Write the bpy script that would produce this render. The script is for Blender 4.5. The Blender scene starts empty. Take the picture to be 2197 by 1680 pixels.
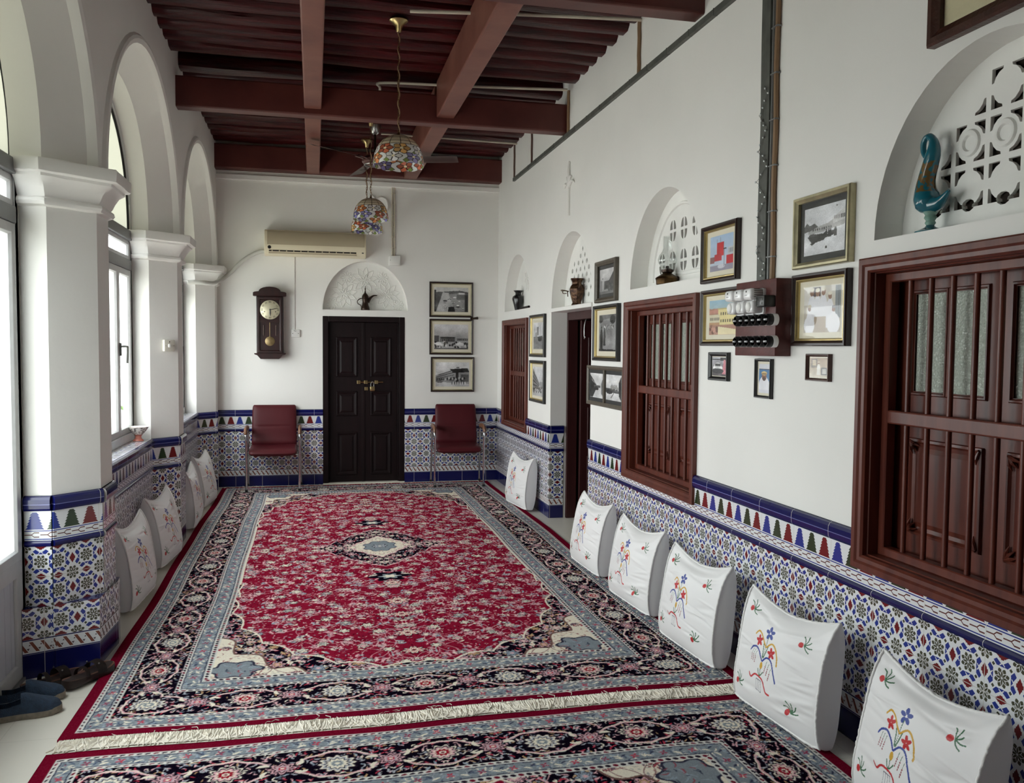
import bpy, bmesh, math, random
import numpy as np
from mathutils import Vector, Matrix
from mathutils.geometry import delaunay_2d_cdt

rnd = random.Random(11)
scn = bpy.context.scene
COL = scn.collection
PI = math.pi
XR, XL, YB = 2.09, -1.02, 9.75          # right wall, left wall face, back wall
YF = -2.6                               # the gallery goes on behind the camera to here
ZC = 3.86                               # boards above the poles


# ---------------------------------------------------------------- objects
def world(o):
    m = o.matrix_basis.copy()
    while o.parent:
        o = o.parent
        m = o.matrix_basis @ m
    return m


def link_mesh(name, me, mat, parent=None):
    o = bpy.data.objects.new(name, me)
    COL.objects.link(o)
    if mat is not None:
        me.materials.append(mat)
    if parent is not None:
        o.parent = parent
    return o


def obj(name, bm, mat, parent=None, smooth=False, local=False, bevel=0.0, angle=40):
    """link a bmesh as one mesh object; coordinates are world unless local"""
    if parent is not None and not local:
        bm.transform(world(parent).inverted())
    bmesh.ops.recalc_face_normals(bm, faces=bm.faces)
    me = bpy.data.meshes.new(name)
    bm.to_mesh(me)
    bm.free()
    if smooth:
        for p in me.polygons:
            p.use_smooth = True
    o = link_mesh(name, me, mat, parent)
    if smooth and angle:
        me.set_sharp_from_angle(angle=math.radians(angle))
    if bevel:
        b = o.modifiers.new('bevel', 'BEVEL')
        b.width = bevel
        b.segments = 2
        b.limit_method = 'ANGLE'
        b.angle_limit = math.radians(40)
        b.harden_normals = False
    return o


def tag(o, label, cat, group=None, kind=None):
    o['label'] = label
    o['category'] = cat
    if group:
        o['group'] = group
    if kind:
        o['kind'] = kind
    return o


def thing(name, label, cat, loc=(0, 0, 0), rot=(0, 0, 0), group=None):
    o = bpy.data.objects.new(name, None)
    COL.objects.link(o)
    o.empty_display_size = 0.1
    o.location = loc
    o.rotation_euler = rot
    return tag(o, label, cat, group)


def struct(o, label=None, cat=None):
    o['kind'] = 'structure'
    if label:
        o['label'] = label
        o['category'] = cat
    return o


def dup_tree(o, parent=None):
    c = o.copy()
    COL.objects.link(c)
    if parent is not None:
        c.parent = parent
    for ch in list(o.children):
        dup_tree(ch, c)
    return c


# ---------------------------------------------------------------- shapes
def B():
    return bmesh.new()


def box(bm, x0, x1, y0, y1, z0, z1, M=None):
    vs = [bm.verts.new((x, y, z)) for z in (z0, z1) for y in (y0, y1) for x in (x0, x1)]
    for f in ((0, 2, 3, 1), (4, 5, 7, 6), (0, 1, 5, 4), (2, 6, 7, 3), (0, 4, 6, 2), (1, 3, 7, 5)):
        bm.faces.new([vs[i] for i in f])
    if M is not None:
        for v in vs:
            v.co = M @ v.co
    return vs


def rbox(bm, x0, x1, y0, y1, z0, z1, r=0.004, seg=2, M=None):
    t = bmesh.new()
    box(t, x0, x1, y0, y1, z0, z1)
    bmesh.ops.bevel(t, geom=list(t.edges), offset=r, segments=seg, affect='EDGES', profile=0.5)
    if M is not None:
        t.transform(M)
    merge(bm, t)


def merge(bm, t):
    me = bpy.data.meshes.new('tmp')
    t.to_mesh(me)
    t.free()
    bm.from_mesh(me)
    bpy.data.meshes.remove(me)


def grid_faces(bm, rows, closed=False, cyclic=False):
    """rows: list of lists of BMVert; quads between"""
    n = len(rows[0])
    R = len(rows)
    for i in range(R if cyclic else R - 1):
        a, b = rows[i], rows[(i + 1) % R]
        for j in range(n if closed else n - 1):
            k = (j + 1) % n
            try:
                bm.faces.new((a[j], a[k], b[k], b[j]))
            except ValueError:
                pass


def tube(bm, pts, r, seg=8, caps=True, closed=False, flat=1.0):
    pts = [Vector(p) for p in pts]
    n = len(pts)
    rs = r if isinstance(r, (list, tuple)) else [r] * n
    rows = []
    prev = None
    for i, p in enumerate(pts):
        if closed:
            d = pts[(i + 1) % n] - pts[i - 1]
        else:
            d = pts[min(i + 1, n - 1)] - pts[max(i - 1, 0)]
        if d.length < 1e-9:
            d = Vector((0, 0, 1))
        d.normalize()
        if prev is None:
            a = Vector((0, 0, 1)) if abs(d.z) < .9 else Vector((1, 0, 0))
            u = d.cross(a).normalized()
        else:
            u = (prev - d * prev.dot(d)).normalized()
        prev = u
        w = d.cross(u)
        rows.append([bm.verts.new(p + (u * math.cos(2 * PI * k / seg) + w * math.sin(2 * PI * k / seg) * flat) * rs[i])
                     for k in range(seg)])
    grid_faces(bm, rows, closed=True, cyclic=closed)
    if caps and not closed:
        bm.faces.new(rows[0][::-1])
        bm.faces.new(rows[-1])


def spline(P, n=8):
    """Catmull-Rom through points"""
    P = [Vector(p) for p in P]
    out = []
    for i in range(len(P) - 1):
        p0, p1, p2, p3 = P[max(i - 1, 0)], P[i], P[i + 1], P[min(i + 2, len(P) - 1)]
        for k in range(n):
            t = k / n
            out.append(0.5 * ((2 * p1) + (p2 - p0) * t + (2 * p0 - 5 * p1 + 4 * p2 - p3) * t * t
                              + (3 * p1 - p0 - 3 * p2 + p3) * t ** 3))
    out.append(P[-1])
    return out


def lathe(bm, prof, c=(0, 0, 0), seg=24, M=None, rot=0.0):
    """prof: (radius, height) from bottom to top"""
    rows = []
    for r, h in prof:
        row = []
        for k in range(seg):
            a = 2 * PI * k / seg + rot
            v = Vector((max(r, 1e-4) * math.cos(a), max(r, 1e-4) * math.sin(a), h))
            if M is not None:
                v = M @ v
            row.append(bm.verts.new(v + Vector(c)))
        rows.append(row)
    grid_faces(bm, rows, closed=True)
    bm.faces.new(rows[0][::-1])
    bm.faces.new(rows[-1])


class Pl:
    """a wall plane: u to the viewer's right, v up, d out into the room"""
    def __init__(s, o, u, v, n):
        s.o, s.u, s.v, s.n = Vector(o), Vector(u), Vector(v), Vector(n)

    def __call__(s, u, v, d=0.0):
        return s.o + s.u * u + s.v * v + s.n * d

    def mat(s):
        """matrix whose local x=u, y=-n (front), z=v"""
        m = Matrix((s.u, -s.n, s.v)).transposed().to_4x4()
        m.translation = s.o
        return m


PR = Pl((XR, 0, 0), (0, -1, 0), (0, 0, 1), (-1, 0, 0))      # right wall, u = -Y
PB = Pl((0, YB, 0), (1, 0, 0), (0, 0, 1), (0, -1, 0))       # back wall, u = X
PL_ = Pl((XL, 0, 0), (0, 1, 0), (0, 0, 1), (1, 0, 0))       # left wall, u = Y


def pbox(bm, pl, u0, u1, v0, v1, d0, d1):
    vs = [bm.verts.new(pl(u, v, d)) for d in (d0, d1) for v in (v0, v1) for u in (u0, u1)]
    for f in ((0, 2, 3, 1), (4, 5, 7, 6), (0, 1, 5, 4), (2, 6, 7, 3), (0, 4, 6, 2), (1, 3, 7, 5)):
        bm.faces.new([vs[i] for i in f])


def pquad(bm, pl, u0, u1, v0, v1, d):
    bm.faces.new([bm.verts.new(pl(u, v, d)) for u, v in ((u0, v0), (u1, v0), (u1, v1), (u0, v1))])


def pring(bm, pl, u0, u1, v0, v1, prof, close=True):
    """mitred rectangular frame; prof = (inset, out) points"""
    rows = []
    for ins, d in prof:
        rows.append([bm.verts.new(pl(u, v, d)) for u, v in
                     ((u0 + ins, v0 + ins), (u1 - ins, v0 + ins), (u1 - ins, v1 - ins), (u0 + ins, v1 - ins))])
    grid_faces(bm, rows, closed=True, cyclic=close)


def pprism(bm, pl, poly, d0, d1):
    a = [bm.verts.new(pl(u, v, d0)) for u, v in poly]
    b = [bm.verts.new(pl(u, v, d1)) for u, v in poly]
    bm.faces.new(a[::-1])
    bm.faces.new(b)
    n = len(poly)
    for i in range(n):
        bm.faces.new((a[i], a[(i + 1) % n], b[(i + 1) % n], b[i]))


def plathe(bm, pl, u, v, prof, seg=20, d=0.0, caps=True):
    """solid of revolution about the plane normal at (u, v): prof = (radius, out)"""
    rows = []
    for r, h in prof:
        rows.append([bm.verts.new(pl(u + max(r, 1e-4) * math.cos(2 * PI * k / seg),
                                     v + max(r, 1e-4) * math.sin(2 * PI * k / seg), h + d)) for k in range(seg)])
    grid_faces(bm, rows, closed=True)
    if caps:
        bm.faces.new(rows[-1])
        bm.faces.new(rows[0][::-1])


def in_poly(x, y, P):
    c = False
    n = len(P)
    for i in range(n):
        x0, y0 = P[i]
        x1, y1 = P[(i + 1) % n]
        if (y0 > y) != (y1 > y) and x < x0 + (y - y0) * (x1 - x0) / (y1 - y0):
            c = not c
    return c


def holed(bm, pl, outer, holes, d=0.0):
    """flat polygon with holes, triangulated; returns the outlines as lists of vertices"""
    co, edges = [], []
    for lp in [outer] + holes:
        k = len(co)
        n = len(lp)
        co += [Vector(p) for p in lp]
        edges += [(k + i, k + (i + 1) % n) for i in range(n)]
    vo, eo, fo, ov, oe, of = delaunay_2d_cdt(co, edges, [], 0, 1e-6)
    V = [bm.verts.new(pl(v[0], v[1], d)) for v in vo]
    back = {}
    for i, l in enumerate(ov):
        for j in l:
            back[j] = V[i]
    for f in fo:
        cx = sum(vo[i][0] for i in f) / len(f)
        cy = sum(vo[i][1] for i in f) / len(f)
        if in_poly(cx, cy, outer) and not any(in_poly(cx, cy, h) for h in holes):
            bm.faces.new([V[i] for i in f])
    loops = []
    k = 0
    for lp in [outer] + holes:
        loops.append([back[k + i] for i in range(len(lp))])
        k += len(lp)
    for v in V:
        if not v.link_faces and not any(v in l for l in loops):
            bm.verts.remove(v)
    return loops


def sweep_back(bm, loop, vec):
    b = [bm.verts.new(v.co + vec) for v in loop]
    n = len(loop)
    for i in range(n):
        bm.faces.new((loop[i], loop[(i + 1) % n], b[(i + 1) % n], b[i]))
    return b


# ---------------------------------------------------------------- colour
def s2l(c):
    c = np.asarray(c, dtype=float)
    return np.where(c <= 0.04045, c / 12.92, ((c + 0.055) / 1.055) ** 2.4)


def rgb(r, g, b):
    return tuple(float(x) for x in s2l(np.array([r, g, b]) / 255.0)) + (1.0,)


def new_mat(name):
    m = bpy.data.materials.new(name)
    m.use_nodes = True
    nt = m.node_tree
    bs = nt.nodes['Principled BSDF']
    return m, nt, bs


def mat(name, col, rough=0.5, metal=0.0, spec=0.5, noise=0.0, nscale=8.0, bump=0.0, bscale=40.0,
        coat=0.0, stretch=None, col2=None, trans=0.0, alpha=1.0, sheen=0.0, sub=0.0):
    m, nt, bs = new_mat(name)
    bs.inputs['Base Color'].default_value = col
    bs.inputs['Roughness'].default_value = rough
    bs.inputs['Metallic'].default_value = metal
    bs.inputs['Specular IOR Level'].default_value = spec
    if coat:
        bs.inputs['Coat Weight'].default_value = coat
        bs.inputs['Coat Roughness'].default_value = 0.15
    if trans:
        bs.inputs['Transmission Weight'].default_value = trans
    if sheen:
        bs.inputs['Sheen Weight'].default_value = sheen
    tc = None
    if noise or bump:
        tc = nt.nodes.new('ShaderNodeTexCoord')
        mp = nt.nodes.new('ShaderNodeMapping')
        nt.links.new(tc.outputs['Object'], mp.inputs['Vector'])
        if stretch:
            mp.inputs['Scale'].default_value = stretch
    if noise:
        n = nt.nodes.new('ShaderNodeTexNoise')
        n.inputs['Scale'].default_value = nscale
        n.inputs['Detail'].default_value = 5
        nt.links.new(mp.outputs['Vector'], n.inputs['Vector'])
        mx = nt.nodes.new('ShaderNodeMix')
        mx.data_type = 'RGBA'
        r = nt.nodes.new('ShaderNodeMapRange')
        r.inputs['From Min'].default_value = 0.35
        r.inputs['From Max'].default_value = 0.68
        nt.links.new(n.outputs['Fac'], r.inputs['Value'])
        nt.links.new(r.outputs['Result'], mx.inputs[0])
        c2 = col2 if col2 is not None else tuple(x * (1 - noise) for x in col[:3]) + (1,)
        mx.inputs[6].default_value = col
        mx.inputs[7].default_value = c2
        nt.links.new(mx.outputs[2], bs.inputs['Base Color'])
    if bump:
        n2 = nt.nodes.new('ShaderNodeTexNoise')
        n2.inputs['Scale'].default_value = bscale
        n2.inputs['Detail'].default_value = 4
        nt.links.new(mp.outputs['Vector'], n2.inputs['Vector'])
        bp = nt.nodes.new('ShaderNodeBump')
        bp.inputs['Strength'].default_value = bump
        bp.inputs['Distance'].default_value = 0.01
        nt.links.new(n2.outputs['Fac'], bp.inputs['Height'])
        nt.links.new(bp.outputs['Normal'], bs.inputs['Normal'])
    return m


def attr_mat(name, rough=0.6, spec=0.3, bump=0.0, bscale=300.0, trans=0.0, sheen=0.0, coat=0.0):
    m, nt, bs = new_mat(name)
    a = nt.nodes.new('ShaderNodeAttribute')
    a.attribute_name = 'Col'
    nt.links.new(a.outputs['Color'], bs.inputs['Base Color'])
    bs.inputs['Roughness'].default_value = rough
    bs.inputs['Specular IOR Level'].default_value = spec
    if trans:
        bs.inputs['Transmission Weight'].default_value = trans
    if sheen:
        bs.inputs['Sheen Weight'].default_value = sheen
    if coat:
        bs.inputs['Coat Weight'].default_value = coat
        bs.inputs['Coat Roughness'].default_value = 0.1
    if bump:
        tc = nt.nodes.new('ShaderNodeTexCoord')
        n2 = nt.nodes.new('ShaderNodeTexNoise')
        n2.inputs['Scale'].default_value = bscale
        nt.links.new(tc.outputs['Object'], n2.inputs['Vector'])
        bp = nt.nodes.new('ShaderNodeBump')
        bp.inputs['Strength'].default_value = bump
        bp.inputs['Distance'].default_value = 0.004
        nt.links.new(n2.outputs['Fac'], bp.inputs['Height'])
        nt.links.new(bp.outputs['Normal'], bs.inputs['Normal'])
    return m


def glass_mat(name, tint=(1, 1, 1, 1), refl=0.03, rough=0.02, bump=0.0, bscale=60.0):
    """thin pane: mostly transparent with a little gloss"""
    m = bpy.data.materials.new(name)
    m.use_nodes = True
    nt = m.node_tree
    nt.nodes.clear()
    out = nt.nodes.new('ShaderNodeOutputMaterial')
    t = nt.nodes.new('ShaderNodeBsdfTransparent')
    t.inputs['Color'].default_value = tint
    g = nt.nodes.new('ShaderNodeBsdfGlossy')
    g.inputs['Roughness'].default_value = rough
    mx = nt.nodes.new('ShaderNodeMixShader')
    lw = nt.nodes.new('ShaderNodeLayerWeight')
    lw.inputs['Blend'].default_value = 0.5
    pw = nt.nodes.new('ShaderNodeMath')
    pw.operation = 'POWER'
    pw.inputs[1].default_value = 5.0
    nt.links.new(lw.outputs['Facing'], pw.inputs[0])
    ml = nt.nodes.new('ShaderNodeMath')
    ml.operation = 'MULTIPLY_ADD'
    ml.inputs[1].default_value = 0.5
    ml.inputs[2].default_value = refl
    nt.links.new(pw.outputs[0], ml.inputs[0])
    nt.links.new(ml.outputs[0], mx.inputs['Fac'])
    nt.links.new(t.outputs[0], mx.inputs[1])
    nt.links.new(g.outputs[0], mx.inputs[2])
    nt.links.new(mx.outputs[0], out.inputs['Surface'])
    return m


def color_grid(name, pos, img, material, parent=None, local=False, smooth=True):
    """img: h x w x 3 in sRGB 0..1, pos: h x w x 3 positions; one vertex per sample"""
    h, w = img.shape[:2]
    co = np.asarray(pos, dtype=np.float64).reshape(-1, 3)
    if parent is not None and not local:
        m = np.array(world(parent).inverted())
        co = co @ m[:3, :3].T + m[:3, 3]
    idx = np.arange(h * w).reshape(h, w)
    q = np.stack([idx[:-1, :-1], idx[:-1, 1:], idx[1:, 1:], idx[1:, :-1]], axis=-1).reshape(-1, 4)
    me = bpy.data.meshes.new(name)
    me.vertices.add(h * w)
    me.vertices.foreach_set('co', co.astype(np.float32).ravel())
    nf = len(q)
    me.loops.add(nf * 4)
    me.loops.foreach_set('vertex_index', q.astype(np.int32).ravel())
    me.polygons.add(nf)
    me.polygons.foreach_set('loop_start', np.arange(0, nf * 4, 4, dtype=np.int32))
    me.polygons.foreach_set('use_smooth', np.full(nf, smooth))
    me.update(calc_edges=True)
    ca = me.color_attributes.new('Col', 'FLOAT_COLOR', 'POINT')
    c4 = np.ones((h * w, 4), dtype=np.float32)
    c4[:, :3] = s2l(np.clip(img, 0, 1)).reshape(-1, 3)
    ca.data.foreach_set('color', c4.ravel())
    return link_mesh(name, me, material, parent)


# ---------------------------------------------------------------- shader arithmetic
class E:
    nt = None

    def __init__(s, k):
        s.k = k

    @staticmethod
    def m(op, *a):
        n = E.nt.nodes.new('ShaderNodeMath')
        n.operation = op
        for i, v in enumerate(a):
            if isinstance(v, E):
                E.nt.links.new(v.k, n.inputs[i])
            else:
                n.inputs[i].default_value = float(v)
        return E(n.outputs[0])

    def __add__(s, o): return E.m('ADD', s, o)
    def __radd__(s, o): return E.m('ADD', o, s)
    def __sub__(s, o): return E.m('SUBTRACT', s, o)
    def __rsub__(s, o): return E.m('SUBTRACT', o, s)
    def __mul__(s, o): return E.m('MULTIPLY', s, o)
    def __rmul__(s, o): return E.m('MULTIPLY', o, s)
    def __truediv__(s, o): return E.m('DIVIDE', s, o)
    def __lt__(s, o): return E.m('LESS_THAN', s, o)
    def __gt__(s, o): return E.m('GREATER_THAN', s, o)


def e_abs(a): return E.m('ABSOLUTE', a)
def e_fract(a): return E.m('FRACT', a)
def e_floor(a): return E.m('FLOOR', a)
def e_mod(a, b): return E.m('FLOORED_MODULO', a, b)
def e_min(a, b): return E.m('MINIMUM', a, b)
def e_max(a, b): return E.m('MAXIMUM', a, b)
def e_and(*a):
    r = a[0]
    for x in a[1:]:
        r = E.m('MULTIPLY', r, x)
    return r
def e_or(*a):
    r = a[0]
    for x in a[1:]:
        r = E.m('MAXIMUM', r, x)
    return r


def e_mix(f, a, b):
    n = E.nt.nodes.new('ShaderNodeMix')
    n.data_type = 'RGBA'
    for i, v in ((0, f), (6, a), (7, b)):
        if isinstance(v, E):
            E.nt.links.new(v.k, n.inputs[i])
        else:
            n.inputs[i].default_value = v
    return E(n.outputs[2])
# ---------------------------------------------------------------- materials
M = {}
M['plaster'] = mat('white_plaster', (0.865, 0.86, 0.825, 1), 0.85, spec=0.2, noise=0.05, nscale=1.2, bump=0.05, bscale=22)
M['plaster_l'] = mat('white_plaster_rough', (0.865, 0.86, 0.8255, 1), 0.85, spec=0.2, noise=0.05, nscale=1.5, bump=0.09, bscale=25)
M['carved'] = mat('carved_plaster', (0.86, 0.86, 0.825, 1), 0.8, spec=0.2, noise=0.06, nscale=5, bump=0.12, bscale=40)
M['floor'] = None
M['pole'] = mat('pole_red_paint', rgb(72, 7, 11), 0.38, spec=0.3, noise=0.5, nscale=5, bump=0.6, bscale=14,
                stretch=(0.6, 5, 5), col2=rgb(38, 3, 5))
M['beam'] = mat('beam_red_paint', rgb(96, 46, 40), 0.45, spec=0.5, noise=0.3, nscale=3, bump=0.12, bscale=12,
                col2=rgb(76, 31, 28))
M['joist'] = mat('joist_brown_paint', rgb(124, 78, 66), 0.45, spec=0.4, noise=0.25, nscale=3, bump=0.1, bscale=12, col2=rgb(100, 54, 46))
M['boards'] = mat('ceiling_boards', rgb(40, 9, 9), 0.5, noise=0.6, nscale=6, bump=0.4, bscale=20)
M['woodred'] = mat('red_brown_wood', rgb(102, 49, 35), 0.38, spec=0.4, noise=0.35, nscale=5, stretch=(4, 4, 0.5), bump=0.05,
                   bscale=20, col2=rgb(80, 34, 25))
M['wooddark'] = mat('dark_brown_wood', rgb(25, 11, 13), 0.5, noise=0.4, nscale=5, stretch=(4, 4, 0.5), bump=0.05,
                    bscale=20, spec=0.22)
M['mahogany'] = mat('mahogany', rgb(44, 16, 15), 0.32, noise=0.5, nscale=9, stretch=(3, 3, 0.7), coat=0.4)
M['frame_dark'] = mat('dark_picture_frame', rgb(40, 22, 18), 0.35, noise=0.3, nscale=30)
M['frame_black'] = mat('black_picture_frame', rgb(28, 27, 27), 0.35)
M['frame_olive'] = mat('grey_brown_picture_frame', rgb(92, 84, 72), 0.4, noise=0.25, nscale=25)
M['frame_brown'] = mat('brown_picture_frame', rgb(74, 44, 34), 0.4, noise=0.4, nscale=20, bump=0.3, bscale=60)
M['gold'] = mat('gilt', rgb(196, 176, 120), 0.32, metal=0.75, noise=0.25, nscale=12)
M['gilt_dull'] = mat('dull_gilt', rgb(190, 182, 148), 0.36, metal=0.55, noise=0.3, nscale=15)
M['mount'] = mat('cream_mount', rgb(224, 218, 198), 0.8, spec=0.2)
M['mount_dark'] = mat('grey_mount', rgb(66, 66, 66), 0.8, spec=0.2)
M['photo'] = attr_mat('printed_photo', 0.45, 0.3)
M['pane'] = glass_mat('picture_glass', (1, 1, 1, 1), refl=0.02)
M['alu'] = mat('grey_aluminium', rgb(205, 206, 206), 0.4, metal=0.3, noise=0.06, nscale=20)
M['alu_dark'] = mat('dark_aluminium', rgb(128, 130, 130), 0.4, metal=0.3)
M['alu_panel'] = mat('ribbed_panel', rgb(196, 198, 206), 0.45, metal=0.2)
M['door_glass'] = glass_mat('dimming_door_glass', (0.74, 0.77, 0.76, 1))  # tint added to cut the daylight on the nearby walls
M['glass'] = glass_mat('window_glass', (0.97, 0.99, 0.98, 1))
M['black'] = mat('black_plastic', rgb(24, 24, 25), 0.3)
M['rubber'] = mat('black_rubber', rgb(20, 20, 20), 0.7)
M['white'] = mat('white_plastic', rgb(232, 232, 228), 0.35)
M['porcelain'] = mat('white_ceramic', rgb(240, 240, 240), 0.22, coat=0.3)
M['pvc'] = mat('cream_pvc', rgb(206, 198, 180), 0.5, noise=0.15, nscale=9)
M['trunk'] = mat('grey_trunking', rgb(92, 94, 88), 0.6, noise=0.35, nscale=14, bump=0.1)
M['cable'] = mat('brown_cable', rgb(140, 112, 84), 0.55)
M['cable_dark'] = mat('dark_cable', rgb(96, 70, 60), 0.5)
M['chrome'] = mat('chrome', rgb(205, 206, 208), 0.14, metal=1.0)
M['steel'] = mat('steel', rgb(170, 170, 168), 0.3, metal=1.0)
M['brass'] = mat('brass', rgb(178, 158, 112), 0.3, metal=1.0, noise=0.2, nscale=30)
M['oldbrass'] = mat('old_brass', rgb(110, 86, 56), 0.3, metal=0.9, noise=0.5, nscale=25)
M['bronze'] = mat('dark_bronze', rgb(62, 48, 40), 0.32, metal=0.7, noise=0.4, nscale=30)
M['vinyl'] = mat('maroon_vinyl', rgb(80, 20, 28), 0.48, noise=0.15, nscale=4, bump=0.06, bscale=60, spec=0.3)
M['armwood'] = mat('arm_wood', rgb(132, 92, 68), 0.4, noise=0.3, nscale=20)
M['ac'] = mat('aged_cream_plastic', rgb(238, 228, 200), 0.45, noise=0.06, nscale=3)
M['acgrey'] = mat('air_conditioner_louvre', rgb(182, 170, 144), 0.5)
M['slot'] = mat('dark_slot', rgb(52, 46, 36), 0.7)
M['hose'] = mat('white_hose', rgb(205, 205, 198), 0.7, bump=0.3, bscale=30)
M['cush'] = attr_mat('cushion_satin', 0.42, 0.35, sheen=0.25)
M['piping'] = mat('cushion_piping', rgb(240, 240, 238), 0.6, bump=0.3, bscale=150)
M['rug'] = attr_mat('rug_pile', 1.0, 0.0, bump=0.4, bscale=350)
M['fringe'] = mat('cream_fringe', rgb(242, 236, 222), 0.95, spec=0.0, noise=0.2, nscale=30)
M['teal'] = None
M['tiffany'] = attr_mat('leaded_glass', 0.25, 0.5, trans=0.15, coat=0.3)
M['canvas'] = mat('blue_canvas', rgb(44, 62, 84), 0.85, noise=0.35, nscale=60, bump=0.4, bscale=220)
M['espadrille'] = mat('grey_sole', rgb(140, 130, 116), 0.8, noise=0.3, nscale=60)
M['leather_dark'] = mat('dark_brown_leather', rgb(48, 36, 32), 0.5, noise=0.3, nscale=30)
M['leather_tan'] = mat('brown_footbed', rgb(120, 80, 62), 0.55, noise=0.35, nscale=14)
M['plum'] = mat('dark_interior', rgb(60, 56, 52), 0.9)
M['stone'] = mat('dark_stone', rgb(62, 52, 44), 0.9, noise=0.6, nscale=18, bump=0.8, bscale=25)
M['bowlfoot'] = mat('salmon_glaze', rgb(206, 128, 112), 0.3, coat=0.3)
M['vase_brown'] = mat('ornate_brown_metal', rgb(50, 31, 25), 0.3, metal=0.6, noise=0.9, nscale=38, col2=rgb(104, 76, 52), bump=0.5, bscale=60)
M['vase_black'] = mat('black_glaze', rgb(24, 22, 22), 0.25, coat=0.3)
M['lampglass'] = glass_mat('lamp_glass', (0.88, 0.9, 0.89, 1), refl=0.14)
M['led'] = mat('clear_bulb', rgb(235, 240, 240), 0.15, coat=0.5)
M['leaf'] = mat('plant_leaf', rgb(120, 160, 70), 0.5, noise=0.4, nscale=10)


def frosted(name, col, scale, amount):
    m, nt, bs = new_mat(name)
    tc = nt.nodes.new('ShaderNodeTexCoord')
    v = nt.nodes.new('ShaderNodeTexVoronoi')
    v.inputs['Scale'].default_value = scale
    nt.links.new(tc.outputs['Object'], v.inputs['Vector'])
    bp = nt.nodes.new('ShaderNodeBump')
    bp.inputs['Strength'].default_value = amount
    bp.inputs['Distance'].default_value = 0.01
    nt.links.new(v.outputs['Distance'], bp.inputs['Height'])
    nt.links.new(bp.outputs['Normal'], bs.inputs['Normal'])
    bs.inputs['Base Color'].default_value = col
    bs.inputs['Roughness'].default_value = 0.18
    bs.inputs['Specular IOR Level'].default_value = 0.7
    return m


M['frost'] = frosted('patterned_glass', rgb(176, 184, 172), 105, 0.6)


def lunette_mat():
    """mostly opaque cream panel in the arches: part of the daylight comes through"""
    m = bpy.data.materials.new('cream_arch_panel')
    m.use_nodes = True
    nt = m.node_tree
    nt.nodes.clear()
    out = nt.nodes.new('ShaderNodeOutputMaterial')
    a = nt.nodes.new('ShaderNodeBsdfTranslucent')
    a.inputs['Color'].default_value = (0.17, 0.17, 0.135, 1)
    b = nt.nodes.new('ShaderNodeBsdfDiffuse')
    b.inputs['Color'].default_value = rgb(214, 214, 192)
    mx = nt.nodes.new('ShaderNodeMixShader')
    mx.inputs['Fac'].default_value = 0.35
    nt.links.new(a.outputs[0], mx.inputs[1])
    nt.links.new(b.outputs[0], mx.inputs[2])
    nt.links.new(mx.outputs[0], out.inputs['Surface'])
    return m


M['lunette'] = lunette_mat()


def floor_mat():
    m, nt, bs = new_mat('cream_floor_tiles')
    E.nt = nt
    g = nt.nodes.new('ShaderNodeNewGeometry')
    sp = nt.nodes.new('ShaderNodeSeparateXYZ')
    nt.links.new(g.outputs['Position'], sp.inputs[0])
    x, y = E(sp.outputs[0]), E(sp.outputs[1])
    gx = e_abs(e_fract(x / 0.4) - 0.5) > 0.496
    gy = e_abs(e_fract(y / 0.4) - 0.5) > 0.496
    c = e_mix(e_or(gx, gy), rgb(232, 228, 216), rgb(218, 214, 202))
    nt.links.new(c.k, bs.inputs['Base Color'])
    bs.inputs['Roughness'].default_value = 0.22
    return m


M['floor'] = floor_mat()


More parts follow.
